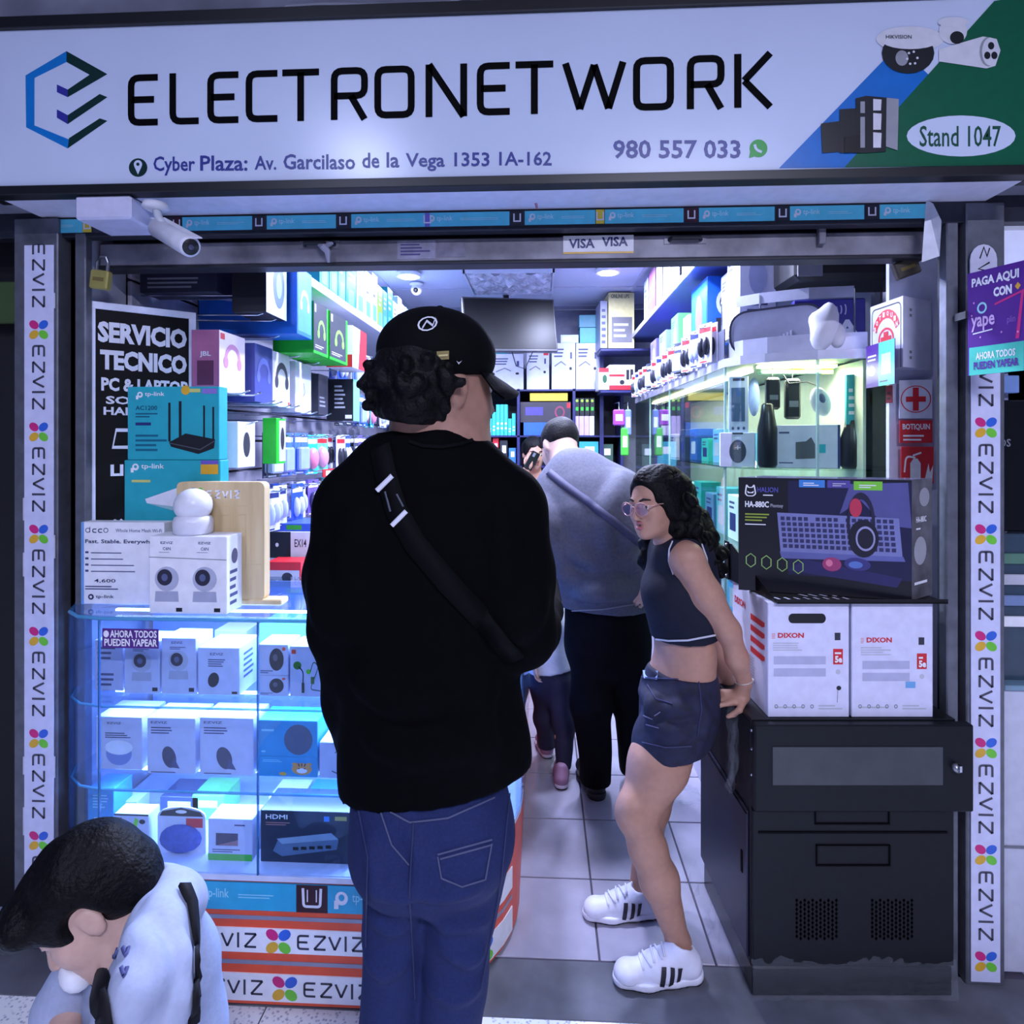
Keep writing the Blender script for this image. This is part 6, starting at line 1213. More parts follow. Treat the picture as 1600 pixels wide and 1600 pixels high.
# neighbouring stand on the right
xr = 1.30
nb = thing('neighbour_counter', 'white counter of the neighbouring stand at the right edge', 'counter', (1.6, 1.86, 0)); MB().box(xr, 1.80, .0, 2.2, 1.88, .80, .004).build('body', M((196, 198, 216), .45), nb, world=True); MB().box(xr, 1.795, .355, 2.2, 1.80, .36).build('seam', MGREY, nb, world=True); MB().box(xr, 1.79, .80, 2.2, 1.89, .815, .002).build('glass_top', M((120, 150, 170), .2), nb, world=True)
nm = thing('monitor', 'dark monitor of the neighbouring stand at the right edge', 'monitor', (1.6, 1.86, 1.236)); MB().box(xr, 1.84, 1.24, 2.0, 1.87, 1.62, .004).build('screen', M((10, 10, 14), .25), nm, world=True); MB().box(1.5, 1.85, 1.236, 1.6, 1.87, 1.25).build('stand', DARKM, nm, world=True); Art(nm, lambda a_, b_: Vector((a_, 1.84, b_))-Vector(nm.location), (0, -1, 0)).text('lettering', 'OS', 1.318, 1.485, 1.352, 1.508, MGREY, .02)
np_ = thing('light_box', 'white backlit panel of the neighbouring stand, top right edge', 'sign', (1.6, 1.84, 1.95)); MB().box(xr+.0, 1.80, 1.93, 2.2, 1.84, 2.165, .004).build('panel', M((200, 206, 236), .4, emit=.35), np_, world=True); MB().box(xr, 1.84, 1.9, 2.2, 1.86, 2.165).build('frame', DARKM, np_, world=True)
nh = thing('product_rack', 'rack of small coloured packs at the neighbouring stand', 'shelf', (1.6, 1.86, 1.6)); MB().box(xr, 1.86, 1.62, 2.1, 1.88, 1.90).build('panel', M((150, 156, 186), .4), nh, world=True)
for i, (z, m) in enumerate(((1.64, M((120, 150, 205), .4)), (1.71, PAPER), (1.78, M((200, 150, 60), .4)), (1.84, M((190, 60, 70), .4)))): MB().box(xr+.005, 1.83, z, xr+.07, 1.86, z+.05, .002).build('pack', m, nh, world=True)
ng = thing('glass_showcase', 'glass case with pale packs at the neighbouring stand', 'cabinet', (1.6, 1.86, .82)); MB().box(xr, 1.83, .815, 2.0, 1.88, 1.235, .003).build('case', M((60, 76, 92), .15), ng, world=True)
for i in range(4): MB().box(xr+.004, 1.822, .97+i*.06, xr+.09, 1.83, 1.0+i*.06, .002).build('pack', [PAPER, M((120, 140, 180), .4), LGREY, M((90, 130, 110), .4)][i], ng, world=True)
# left neighbour: dark stand with a greenish sign
ln = thing('green_sign', 'dim green sign of the dark neighbouring stand at the left edge', 'sign', (-1.75, 1.86, 1.9)); MB().box(-1.95, 1.84, 1.87, -1.565, 1.86, 2.0, .004).build('panel', M((60, 80, 40), .5), ln, world=True); MB().box(-1.9, 1.86, 1.9, -1.6, 1.902, 1.96).build('bracket', DARKM, ln, world=True)
# ================================================================== PEOPLE
# Bodies and clothes are grown as smooth unions of tapered forms on a fine grid and meshed as one surface.
def pt(u, v, d): return np.array(((u-800)/F*d, d, CZ-(v-690)*d/F))          # right, away, up
def toW(a):
    a = np.asarray(a, float); return np.stack((a[..., 0]*cT-a[..., 1]*sT, a[..., 0]*sT+a[..., 1]*cT, a[..., 2]), -1)
def nrm(a): a = np.asarray(a, float); return a/np.linalg.norm(a)
class Sdf:
    def __init__(s, lo, hi, h=.008):
        s.lo = np.array(lo, float); s.h = h; s.n = np.ceil((np.array(hi)-s.lo)/h).astype(int)+1
        s.f = np.full(s.n, .5, np.float32)
        s.ax = [s.lo[i]+h*np.arange(s.n[i]) for i in range(3)]
    def _win(s, lo, hi):
        a = np.clip(np.floor((np.array(lo)-s.lo)/s.h).astype(int), 0, s.n); b = np.clip(np.ceil((np.array(hi)-s.lo)/s.h).astype(int)+1, 0, s.n)
        if np.any(b-a < 1): return None
        sl = tuple(slice(a[i], b[i]) for i in range(3)); X, Y, Z = np.meshgrid(*[s.ax[i][sl[i]] for i in range(3)], indexing='ij', sparse=True)
        return sl, X, Y, Z
    def _mix(s, sl, d, k, op):
        g = s.f[sl]
        if op == 'add': h = np.maximum(k-np.abs(g-d), 0)/k; s.f[sl] = np.minimum(g, d)-h*h*k*.25
        else: d = -d; h = np.maximum(k-np.abs(g-d), 0)/k; s.f[sl] = np.maximum(g, d)+h*h*k*.25
    def cap(s, a, b, ra, rb, k=.02, flat=None, op='add'):
        a = np.asarray(a, float); b = np.asarray(b, float); m = max(ra, rb)+k*2+.03
        w = s._win(np.minimum(a, b)-m, np.maximum(a, b)+m)
        if w is None: return s
        sl, X, Y, Z = w; ab = b-a; L = max(ab @ ab, 1e-9); t = np.clip(((X-a[0])*ab[0]+(Y-a[1])*ab[1]+(Z-a[2])*ab[2])/L, 0, 1)
        dx, dy, dz = X-a[0]-t*ab[0], Y-a[1]-t*ab[1], Z-a[2]-t*ab[2]
        if flat is not None:
            e, sc = flat; q = (dx*e[0]+dy*e[1]+dz*e[2])*(sc-1); dx, dy, dz = dx+q*e[0], dy+q*e[1], dz+q*e[2]
        s._mix(sl, np.sqrt(dx*dx+dy*dy+dz*dz)-(ra+(rb-ra)*t), k, op); return s
    def chain(s, pts, rs, k=.02, flat=None, op='add'):
        for i in range(len(pts)-1): s.cap(pts[i], pts[i+1], rs[i], rs[i+1], k, flat, op)
        return s
    def ell(s, c, r, R=None, k=.02, op='add'):
        c = np.asarray(c, float); m = max(r)+k*2+.02; w = s._win(c-m, c+m)
        if w is None: return s
        sl, X, Y, Z = w; dx, dy, dz = X-c[0], Y-c[1], Z-c[2]
        if R is not None: dx, dy, dz = (dx*R[0][0]+dy*R[0][1]+dz*R[0][2], dx*R[1][0]+dy*R[1][1]+dz*R[1][2], dx*R[2][0]+dy*R[2][1]+dz*R[2][2])
        k0 = np.sqrt((dx/r[0])**2+(dy/r[1])**2+(dz/r[2])**2); k1 = np.sqrt((dx/r[0]**2)**2+(dy/r[1]**2)**2+(dz/r[2]**2)**2)
        s._mix(sl, k0*(k0-1)/np.maximum(k1, 1e-6), k, op); return s
    def cut(s, p, n):          # keep the side the normal points away from
        p = np.asarray(p, float); n = nrm(n); X, Y, Z = np.meshgrid(*s.ax, indexing='ij', sparse=True)
        s.f = np.maximum(s.f, ((X-p[0])*n[0]+(Y-p[1])*n[1]+(Z-p[2])*n[2]).astype(np.float32)); return s
    def folds(s, amp, f=1.0, seed=0, aniso=(1, 1, 1)):
        rg = np.random.RandomState(seed); X, Y, Z = np.meshgrid(*s.ax, indexing='ij', sparse=True); g = 0
        for i in range(7):
            v = nrm(rg.normal(size=3)*np.array(aniso))*rg.uniform(14, 48)*f; ph = rg.uniform(0, 6); v2 = nrm(rg.normal(size=3))*rg.uniform(6, 14)*f
            g = g+np.sin(X*v[0]+Y*v[1]+Z*v[2]+ph+1.3*np.sin(X*v2[0]+Y*v2[1]+Z*v2[2]))/(1+.12*i)
        near = np.abs(s.f) < .06
        s.f = np.where(near, s.f+(amp*g/2.6).astype(np.float32), s.f); return s
    def val(s, p):
        q = (np.asarray(p)-s.lo)/s.h; i = np.clip(np.floor(q).astype(int), 0, s.n-2); t = q-i; r = 0
        for a in (0, 1):
            for b in (0, 1):
                for c in (0, 1): r = r+s.f[i[0]+a, i[1]+b, i[2]+c]*(t[0] if a else 1-t[0])*(t[1] if b else 1-t[1])*(t[2] if c else 1-t[2])
        return float(r)
    def grad(s, p):
        e = s.h; return nrm([s.val(p+np.eye(3)[i]*e)-s.val(p-np.eye(3)[i]*e) for i in range(3)])
    def hit(s, u, v):          # first surface point along the sight line of a measured picture point
        o = np.array((0, 0, CZ)); d = nrm(pt(u, v, 1.0)-o); t = max(.2, s.lo[1]-.05)
        for _ in range(900):
            p = o+d*t
            if np.any(p > s.lo+s.h*(s.n-1)) and p[1] > s.lo[1]+s.h*(s.n[1]-1): return None
            q = np.clip(p, s.lo, s.lo+s.h*(s.n-1.01)); w = s.val(q)
            if w < .0008 and np.allclose(p, q, atol=1e-6): return p
            t += min(.012, max(.0012, w*.7))
        return None
    def mesh(s):
        f = s.f.copy(); f[0], f[-1], f[:, 0], f[:, -1], f[:, :, 0], f[:, :, -1] = [.01]*6
        ins = f < 0; nx, ny, nz = np.array(f.shape)-1
        cnt = np.zeros((nx, ny, nz), np.int8); cs = [(a, b, c) for a in (0, 1) for b in (0, 1) for c in (0, 1)]
        for a, b, c in cs: cnt += ins[a:a+nx, b:b+ny, c:c+nz]
        act = (cnt > 0) & (cnt < 8); I = np.argwhere(act); vid = np.full(act.shape, -1, np.int32); vid[act] = np.arange(len(I))
        acc = np.zeros((len(I), 3)); num = np.zeros(len(I)); i0, i1, i2 = I.T
        for p, q in [((0,0,0),(1,0,0)),((0,1,0),(1,1,0)),((0,0,1),(1,0,1)),((0,1,1),(1,1,1)),((0,0,0),(0,1,0)),((1,0,0),(1,1,0)),((0,0,1),(0,1,1)),((1,0,1),(1,1,1)),((0,0,0),(0,0,1)),((1,0,0),(1,0,1)),((0,1,0),(0,1,1)),((1,1,0),(1,1,1))]:
            fa = f[i0+p[0], i1+p[1], i2+p[2]]; fb2 = f[i0+q[0], i1+q[1], i2+q[2]]; cr = (fa < 0) != (fb2 < 0)
            t = np.where(cr, fa/np.where(cr, fa-fb2, 1), 0)[:, None]; acc += np.where(cr[:, None], np.array(p)+t*(np.array(q)-np.array(p)), 0); num += cr
        V_ = s.lo+s.h*(I+acc/num[:, None]); Q = []
        for ax in range(3):
            o1, o2 = [(1, 2), (2, 0), (0, 1)][ax]
            a = ins; sl0 = [slice(1, -1)]*3; sl0[ax] = slice(0, -1); sl1 = [slice(1, -1)]*3; sl1[ax] = slice(1, None)
            A_ = ins[tuple(sl0)]; B_ = ins[tuple(sl1)]; E = np.argwhere(A_ != B_); 
            if not len(E): continue
            sg = A_[tuple(E.T)]; base_ = E+1; base_[:, ax] -= 1
            def at(d1, d2):
                q = base_.copy(); q[:, o1] -= d1; q[:, o2] -= d2; return vid[tuple(q.T)]
            q = np.stack((at(1, 1), at(0, 1), at(0, 0), at(1, 0)), 1); q[~sg] = q[~sg][:, ::-1]; Q.append(q)
        Q = np.concatenate(Q); Q = Q[(Q >= 0).all(1)]
        return V_, Q
    def build(s, name, mat, parent, smooth_it=2):
        V_, Q = s.mesh()
        for _ in range(smooth_it):        # light relaxation
            acc = np.zeros_like(V_); num = np.zeros(len(V_))
            for k in range(4): np.add.at(acc, Q[:, k], V_[Q[:, (k+1) % 4]]+V_[Q[:, (k-1) % 4]]); np.add.at(num, Q[:, k], 2)
            V_ = V_*.5+.5*acc/np.maximum(num, 1)[:, None]
        Wv = toW(V_)-np.array(parent_loc(parent)); me = bpy.data.meshes.new(name); n = len(Q)
        me.vertices.add(len(Wv)); me.vertices.foreach_set('co', Wv.astype(np.float32).ravel())
        me.loops.add(4*n); me.loops.foreach_set('vertex_index', Q.astype(np.int32).ravel())
        me.polygons.add(n); me.polygons.foreach_set('loop_start', np.arange(0, 4*n, 4, dtype=np.int32)); me.polygons.foreach_set('loop_total', np.full(n, 4, np.int32))
        me.materials.append(mat); me.update(calc_edges=True); me.validate(); me.polygons.foreach_set('use_smooth', np.ones(len(me.polygons), bool))
        return link(name, me, parent)
def parent_loc(p):
    r = Vector(p.location)
    while p.parent: p = p.parent; r += Vector(p.location)
    return tuple(r)
def root(u, d, label): return thing('person', label, 'person', Vector(toW(np.array(((u-800)/F*d, d, 0)))))
def obj_at(mb, name, mat, parent, smooth=True):     # a mesh given in the viewer-aligned frame
    mb.v = [Vector(toW(np.array(p)))-Vector(parent_loc(parent)) for p in mb.v]; return link(name, mb.mesh(name, mat, smooth), parent)
def drape(S, path, w, mat, name, parent, lift=.003, n=None, steps=None):
    pts = []; P_ = []
    for a, b in zip(path[:-1], path[1:]):
        m = steps or 8
        for i in range(m): P_.append((a[0]+(b[0]-a[0])*i/m, a[1]+(b[1]-a[1])*i/m))
    P_.append(path[-1])
    for u, v in P_:
        h = S.hit(u, v)
        if h is not None: pts.append((h, S.grad(h)))
    if len(pts) < 2: return None
    v = []; f = []
    for i, (p, g) in enumerate(pts):
        t = nrm(pts[min(i+1, len(pts)-1)][0]-pts[max(i-1, 0)][0]); sd = nrm(np.cross(t, g))
        for o, l in ((-w/2, lift*.2), (-w/2, lift), (w/2, lift), (w/2, lift*.2)): v.append(Vector(p+sd*o+g*l))
        if i:
            for k in range(3): f.append(((i-1)*4+k, (i-1)*4+k+1, i*4+k+1, i*4+k))
    mb = MB(); mb.add(v, f); return obj_at(mb, name, mat, parent)
def patch(S, poly, mat, name, parent, lift=.0022):   # flat badge laid on a surface
    hs = [S.hit(u, v) for u, v in poly]
    if any(h is None for h in hs): return None
    mb = MB(); mb.add([Vector(h+S.grad(h)*lift) for h in hs], [tuple(range(len(hs)))]); return obj_at(mb, name, mat, parent, False)
def crease(S, paths, r=.006, k=.03, sink=.5, op='add'):      # soft cloth folds laid along measured lines
    for pth in paths:
        P_ = [(a[0]+(b[0]-a[0])*i/5, a[1]+(b[1]-a[1])*i/5) for a, b in zip(pth[:-1], pth[1:]) for i in range(5)]+[pth[-1]]
        hs = [S.hit(u, v) for u, v in P_]; hs = [h for h in hs if h is not None]
        if len(hs) < 3: continue
        hs = [h-S.grad(h)*r*sink*(1 if op == 'add' else -1) for h in hs]; n = len(hs); S.chain(hs, [r*(.35+.65*math.sin(math.pi*(i+.5)/n)) for i in range(n)], k, op=op)
def axes(f, up):
    f = nrm(f); up = np.array(up, float); up = nrm(up-f*(up @ f)); r = np.cross(f, up); return np.stack((r, f, up))   # rows: right, forward, up
def head(S, c, f, up, k=1.0, mouth=0):
    R = axes(f, up); T = lambda x, y, z: np.asarray(c)+(R.T @ np.array((x, y, z)))*k
    E = lambda p, r, kk=.012, op='add': S.ell(T(*p), tuple(q*k for q in r), R, kk*k, op)
    E((0, -.012, .028), (.074, .094, .088), .02); E((0, .030, -.035), (.060, .060, .080), .03); E((0, .045, -.082), (.040, .044, .032), .03); E((0, .072, -.100), (.017, .014, .013), .02)
    for s in (-1, 1):
        E((s*.040, .050, -.030), (.022, .030, .028), .02)          # cheek
        S.cap(T(s*.016, .082, .022), T(s*.044, .072, .022), .008*k, .006*k, .012*k)       # brow
        E((s*.031, .096, .003), (.017, .013, .010), .010, 'sub')   # eye hollow
        E((s*.031, .077, .0115), (.016, .012, .004), .004); E((s*.031, .077, -.008), (.015, .011, .003), .004)  # lids
        E((s*.0115, .094, -.038), (.008, .010, .007), .006)
        E((s*.076, -.010, -.012), (.009, .019, .031), .008); E((s*.085, -.006, -.008), (.005, .010, .018), .006, 'sub')
    S.cap(T(0, .084, .012), T(0, .106, -.033), .0075*k, .0115*k, .012*k)
    if mouth: E((0, .098, -.066), (.014, .014, .0055), .004, 'sub')
    return R, T
def face_parts(person, R, T, k, iris=(50, 34, 28), lip=(150, 84, 84), brow=(24, 20, 22), mouth=0, eyes=True):
    B3 = Matrix(((R[0][0], R[1][0], R[2][0]), (R[0][1], R[1][1], R[2][1]), (R[0][2], R[1][2], R[2][2])))
    for s in ((-1, 1) if eyes else ()):
        mb = MB(); mb.ell(T(s*.031, .0755, .001), (.0125*k, .0105*k, .0105*k), 14, 10, B3); e = obj_at(mb, 'eye', M((226, 222, 222), .2), person)
        mb = MB(); mb.ell(T(s*.031-.002, .0835, .001), (.0062*k, .0035*k, .0062*k), 12, 8, B3); obj_at(mb, 'iris', M(iris, .2), e)
        mb = MB(); mb.tube([T(s*.014, .092, .024), T(s*.030, .089, .031), T(s*.050, .074, .026)], [.003*k, .0042*k, .002*k], 6); obj_at(mb, 'eyebrow', M(brow, .8), person)
    mb = MB(); g = .004 if mouth else 0
    for z, r in ((-.0575+g, .0048), (-.0685-g, .0062)): mb.tube([T(-.022, .082, -.063), T(-.010, .091, z), T(0, .0935, z), T(.010, .091, z), T(.022, .082, -.063)], [.002*k, r*k*.9, r*k, r*k*.9, .002*k], 8)
    obj_at(mb, 'lips', M(lip, .4), person)
    if mouth: mb = MB(); mb.ell(T(0, .085, -.0632), (.012*k, .005*k, .0042*k), 10, 6, B3); obj_at(mb, 'mouth_opening', M((60, 22, 26), .6), person)
def hand(S, wrist, palm, fd, nd, k=1.0, curl=(.3, .6, .5), spread=.12, thumb=1):
    """wrist and palm centre, fd finger direction, nd back-of-hand normal"""
    fd = nrm(fd); nd = nrm(np.asarray(nd)-fd*(np.asarray(nd) @ fd)); sd = np.cross(fd, nd); palm = np.asarray(palm)
    S.cap(wrist, palm-fd*.02*k, .022*k, .028*k, .015*k, (nd, 1.5)); S.cap(palm-fd*.015*k+sd*.012*k, palm+fd*.028*k+sd*.024*k, .019*k, .014*k, .012*k, (nd, 1.25)); S.cap(palm-fd*.015*k-sd*.012*k, palm+fd*.026*k-sd*.026*k, .019*k, .014*k, .012*k, (nd, 1.25)); S.cap(palm-fd*.02*k, palm+fd*.032*k, .022*k, .016*k, .012*k, (nd, 1.35))
    for i, (o, L) in enumerate(((-.031, .80), (-.0105, .96), (.0105, .9), (.030, .70))):
        d = nrm(fd+sd*o*spread*30*.3); p = palm+fd*.036*k+sd*o*k; a = 0
        for seg, r, q in zip((.040, .026, .020), (.0090, .0082, .0072), curl):
            a += q; dd = d*math.cos(a)-nd*math.sin(a); e = p+dd*seg*L*k; S.cap(p, e, r*k, r*.93*k, .0045*k); p = e
    p = palm-fd*.018*k-sd*thumb*.026*k
    for dd, L, r in ((nrm(fd*.55-sd*thumb*.75-nd*.2), .034, .0115), (nrm(fd*.85-sd*thumb*.4-nd*.25), .028, .010), (nrm(fd*.95-sd*thumb*.1-nd*.3), .020, .0085)):
        e = p+dd*L*k; S.cap(p, e, r*k, r*.92*k, .007*k); p = e
def box3(*pts, m=.12):
    a = np.array(pts); return a.min(0)-m, a.max(0)+m
def curls(S, c, R3, n, r, seed, amp=.01, keep=None, k=.008):
    rg = np.random.RandomState(seed)
    for i in range(n):
        v = nrm(rg.normal(size=3)); p = np.asarray(c)+v*np.asarray(R3)
        if keep is not None and not keep(p): continue
        S.ell(p+rg.normal(size=3)*amp, (r*rg.uniform(.7, 1.3), r*rg.uniform(.7, 1.3), r*rg.uniform(.7, 1.3)), None, k)
SKIN1 = M((150, 112, 96), .5, 0, .08, .05, 60, spec=.4); SKIN2 = M((176, 132, 112), .5, 0, .06, .04, 60, spec=.4); SKIN3 = M((196, 160, 146), .5, 0, .06, .04, 60, spec=.4)
HAIR = M((6, 5, 7), .55, 0, .5, .9, 110, spec=.14); HAIRB = M((16, 14, 16), .6, 0, .4, .6, 120, spec=.2)
def shoe(person, heel, toe, z0, up_mat, sole_mat, ankle, k=1.0, stripes=False, laces=True, lname="shoe"):
    """heel and toe on the ground (viewer frame); builds upper, sole and details"""
    heel = np.asarray(heel, float); toe = np.asarray(toe, float); f = nrm(toe-heel); L = np.linalg.norm(toe-heel); sd = np.cross(f, (0, 0, 1)); up = np.array((0, 0, 1.0)); Z = lambda a, z, s=0: heel+f*a*L+sd*s*L+up*(z*L)
    lo, hi = box3(heel, toe, heel+up*.16, m=.08); S = Sdf(lo, hi, .004)
    S.chain([Z(.16, .13), Z(.45, .12), Z(.80, .10)], [.125*L, .14*L, .12*L], .03, (up, 1.05)); S.cap(Z(.14, .18), Z(.22, .34), .12*L, .115*L, .03); S.cap(Z(.3, .26), Z(.55, .18), .11*L, .11*L, .03); S.ell(Z(.84, .11), (.12*L, .12*L, .10*L), None, .03)
    S.cap(np.asarray(ankle)+up*.02, np.asarray(ankle)+up*.15, .10*L, .11*L, .01, op='sub'); S.cut(Z(0, .07), (0, 0, -1)); S.cut(Z(.2, .44), (0, 0, 1)); o = S.build(lname, up_mat, person)
    S2 = Sdf(lo, hi, .004); S2.chain([Z(.13, .06), Z(.35, .06), Z(.62, .055), Z(.86, .065)], [.145*L, .13*L, .155*L, .125*L], .03); S2.cut(Z(0, .10), (0, 0, 1)); S2.cut(Z(0, .022), (0, 0, -1)); S2.build('sole', sole_mat, o)
    S3 = Sdf(lo, hi, .004); S3.chain([Z(.12, .02), Z(.36, .02), Z(.62, .02), Z(.84, .03)], [.135*L, .12*L, .145*L, .115*L], .03); S3.cut(Z(0, .024), (0, 0, 1)); S3.cut(np.array((0, 0, z0)), (0, 0, -1)); S3.build('outsole', BLACK, o)
    if stripes:
        for i in range(3):
            for s in (1, -1):
                a = .30+i*.085; mb = MB(); vv = []; ff = []
                for j in range(7):
                    for w_ in (0, 1):
                        p = np.clip(Z(a-.03*j/6+.045*w_, .105+.13*j/6, (.132-.03*j/6)*s), lo+.02, hi-.02)
                        for _ in range(3): p = p-S.grad(p)*(S.val(p)-.0026)
                        vv.append(Vector(p))
                    if j: ff.append((2*j-2, 2*j-1, 2*j+1, 2*j))
                mb.add(vv, ff); obj_at(mb, 'stripe', INK, o, False)
    if laces:
        mb = MB(); T_ = []
        for i in range(5):
            a = .42+i*.055; pp = []
            for s in (-1, -.5, 0, .5, 1):
                p = Z(a+.015*s*(1 if i % 2 else -1), .30-.03*i, .07*s); g = S.grad(np.clip(p, lo+.02, hi-.02)); w = S.val(np.clip(p, lo+.02, hi-.02)); pp.append(Vector(p-g*(w-.003)))
            mb.tube(pp, .0032*k, 6)
        obj_at(mb, 'laces', M((222, 222, 236), .7), o)
    return o

# ------------------------------------------------------------------ 1. man in the black cap, seen from behind
D1 = 1.10
m1 = root(690, D1, 'man in black cap, black long-sleeved shirt and jeans seen from behind')
px = D1/960; q = lambda u, v, d=D1: pt(u, v, d); fw = np.array((0, 1.0, 0))
SH = M((3, 3, 5), .85, 0, .25, .25, 55, spec=.06)
S = Sdf(pt(460, 1300, 1.10)*(1, 0, 1)+(-.04, .80, 0), pt(900, 640, 1.10)*(1, 0, 1)+(.02, 1.42, 0), .007)
S.chain([q(668, 770), q(666, 880), q(668, 1040), q(680, 1180), q(682, 1260)], [120*px, 140*px, 132*px, 136*px, 140*px], .05, (fw, 1.45))
S.cap(q(685, 715), q(560, 790), 42*px, 62*px, .06); S.cap(q(690, 715), q(788, 790), 42*px, 62*px, .06); S.cap(q(687, 690), q(687, 740), 52*px, 70*px, .05)
S.chain([q(548, 800), q(528, 900, 1.09), q(526, 985, 1.08), q(548, 1090, 1.14), q(560, 1160, 1.18)], [58*px, 50*px, 42*px, 38*px, 34*px], .03)
S.chain([q(796, 800), q(808, 900, 1.09), q(818, 985, 1.08)], [60*px, 56*px, 50*px], .03); S.chain([q(820, 990, 1.08), q(832, 985, 1.16), q(853, 955, 1.27)], [48*px, 44*px, 34*px], .03)
zl, zr_ = q(545, 1236)[2], q(820, 1196)[2]; S.cut(q(687, 684), (0, .25, 1)); S.folds(.0045, .9, 3, (1, 1, .6)); crease(S, [[(555, 800), (545, 900), (560, 980)], [(780, 800), (790, 900), (775, 1000)], [(560, 1060), (620, 1100), (700, 1090)], [(760, 1050), (740, 1120), (760, 1190)], [(580, 1150), (640, 1180), (720, 1170)], [(500, 900), (515, 960), (545, 990)], [(840, 930), (815, 970), (790, 985)]], .009, .04); S.cut(q(545, 1236), (zr_-zl, -.02, -(275*px))); S.build('shirt', SH, m1); SH1 = S
JN = M((32, 43, 88), .8, 0, .16, .25, 220, spec=.2, rgb2=(27, 36, 76)); d0 = 1.105
S = Sdf(np.array((-.32, .84, .02)), np.array((.06, 1.38, 1.02)), .007)
S.chain([q(668, 1180), q(672, 1290)], [118*px, 122*px], .05, (fw, 1.35)); S.ell(q(622, 1325, 1.06), (64*px, .085, 80*px), None, .05); S.ell(q(728, 1315, 1.06), (68*px, .085, 80*px), None, .05)
S.chain([q(628, 1330), q(618, 1450), q(608, 1600), q(604, 1960)], [64*px, 50*px, 44*px, 40*px], .010); S.chain([q(732, 1320), q(717, 1430), q(704, 1600), q(700, 1960)], [70*px, 58*px, 47*px, 42*px], .010)
S.cut((0, 0, .05), (0, 0, -1)); S.folds(.003, 1.0, 8, (1, 1, 1.6)); crease(S, [[(650, 1392), (690, 1398), (745, 1388)], [(590, 1385), (620, 1398), (645, 1395)], [(655, 1420), (700, 1445), (760, 1440)], [(580, 1430), (610, 1450), (640, 1440)], [(690, 1480), (730, 1500), (750, 1490)], [(575, 1500), (600, 1520), (632, 1505)], [(668, 1540), (710, 1560), (745, 1545)], [(640, 1300), (660, 1345), (650, 1385)], [(575, 1320), (590, 1360), (585, 1400)]], .0045, .022); S.build('jeans', JN, m1); J1 = S
ST = M((70, 76, 108), .8)
drape(S, [(646, 1285), (640, 1400), (648, 1560)], .003, M((28, 38, 80), .8), 'seam', m1, .002); drape(S, [(684, 1335), (768, 1312)], .0025, ST, 'pocket_stitch', m1, .002); drape(S, [(688, 1342), (768, 1320)], .0025, ST, 'pocket_stitch', m1, .002)
drape(S, [(684, 1338), (690, 1372), (722, 1386), (758, 1374), (768, 1318)], .0022, ST, 'pocket_stitch', m1, .002); drape(S, [(610, 1268), (640, 1285), (700, 1278), (772, 1246)], .0025, ST, 'waistband_stitch', m1, .002); drape(S, [(595, 1268), (612, 1320), (640, 1352)], .0022, ST, 'pocket_stitch', m1, .002)
drape(S, [(560, 1262), (575, 1340), (572, 1480)], .0022, M((30, 40, 84), .8), 'seam', m1, .002); drape(S, [(796, 1240), (782, 1380), (752, 1540)], .0022, M((30, 40, 84), .8), 'seam', m1, .002)
# body: head, neck, hand (and legs inside the clothes), one surface
S = Sdf(np.array((-.32, .88, .04)), np.array((.16, 1.46, 1.76)), .006)
hc = q(690, 604); hf = nrm((.80, .60, -.06)); R, T = head(S, hc, hf, (0, 0, 1), 1.0)
S.chain([T(0, -.03, -.05), q(684, 668), q(684, 720)], [.058, .056, .07], .03); S.chain([q(684, 720), q(668, 880), q(672, 1240)], [.09, .11, .11], .05, (fw, 1.3)); S.chain([q(632, 1280), q(612, 1600), q(606, 1950)], [.055, .04, .032], .03); S.chain([q(722, 1280), q(704, 1600), q(698, 1950)], [.055, .04, .032], .03)
S.chain([q(690, 740), q(795, 800), q(816, 980, 1.09), q(842, 962, 1.22)], [.05, .045, .036, .028], .03); hand(S, q(848, 958, 1.25), q(857, 944, 1.295), (.25, .7, .35), (.75, -.2, .5), .92, (.5, .7, .6))
S.chain([q(690, 740), q(552, 800), q(528, 980, 1.09), q(560, 1150, 1.17)], [.05, .045, .036, .028], .03); hand(S, q(562, 1165, 1.18), q(566, 1200, 1.185), (.05, .15, -1), (-.9, -.3, 0), .9, (.2, .3, .2))
S.build('body', SKIN1, m1); face_parts(m1, R, T, 1.0)
S = Sdf(hc-.16, hc+.16, .005); S.ell(T(0, -.035, .02), (.088, .090, .098), R, .02); S.ell(T(-.0, -.07, -.045), (.070, .045, .055), R, .03)
curls(S, T(0, -.04, -.005), (.086, .088, .080), 260, .011, 5, .006, lambda p: (R[1] @ (p-hc)) < .03 and p[2] < hc[2]+.03, .007)
for u, v, r in ((612, 546, 9), (607, 556, 8), (614, 575, 10), (616, 592, 10), (620, 612, 11), (628, 632, 10), (642, 645, 9)): S.ell(q(u, v, 1.08), (r*px, r*px*1.2, r*px), None, .012)
S.ell(T(0, .085, -.02), (.075, .065, .085), R, .012, 'sub'); S.cap(T(.084, .004, -.04), T(.084, .004, .012), .028, .026, .01, op='sub'); S.folds(.002, 3.5, 9); S.cut(q(672, 659), (-.12, .1, -1)); S.build('hair', HAIR, m1, 1)
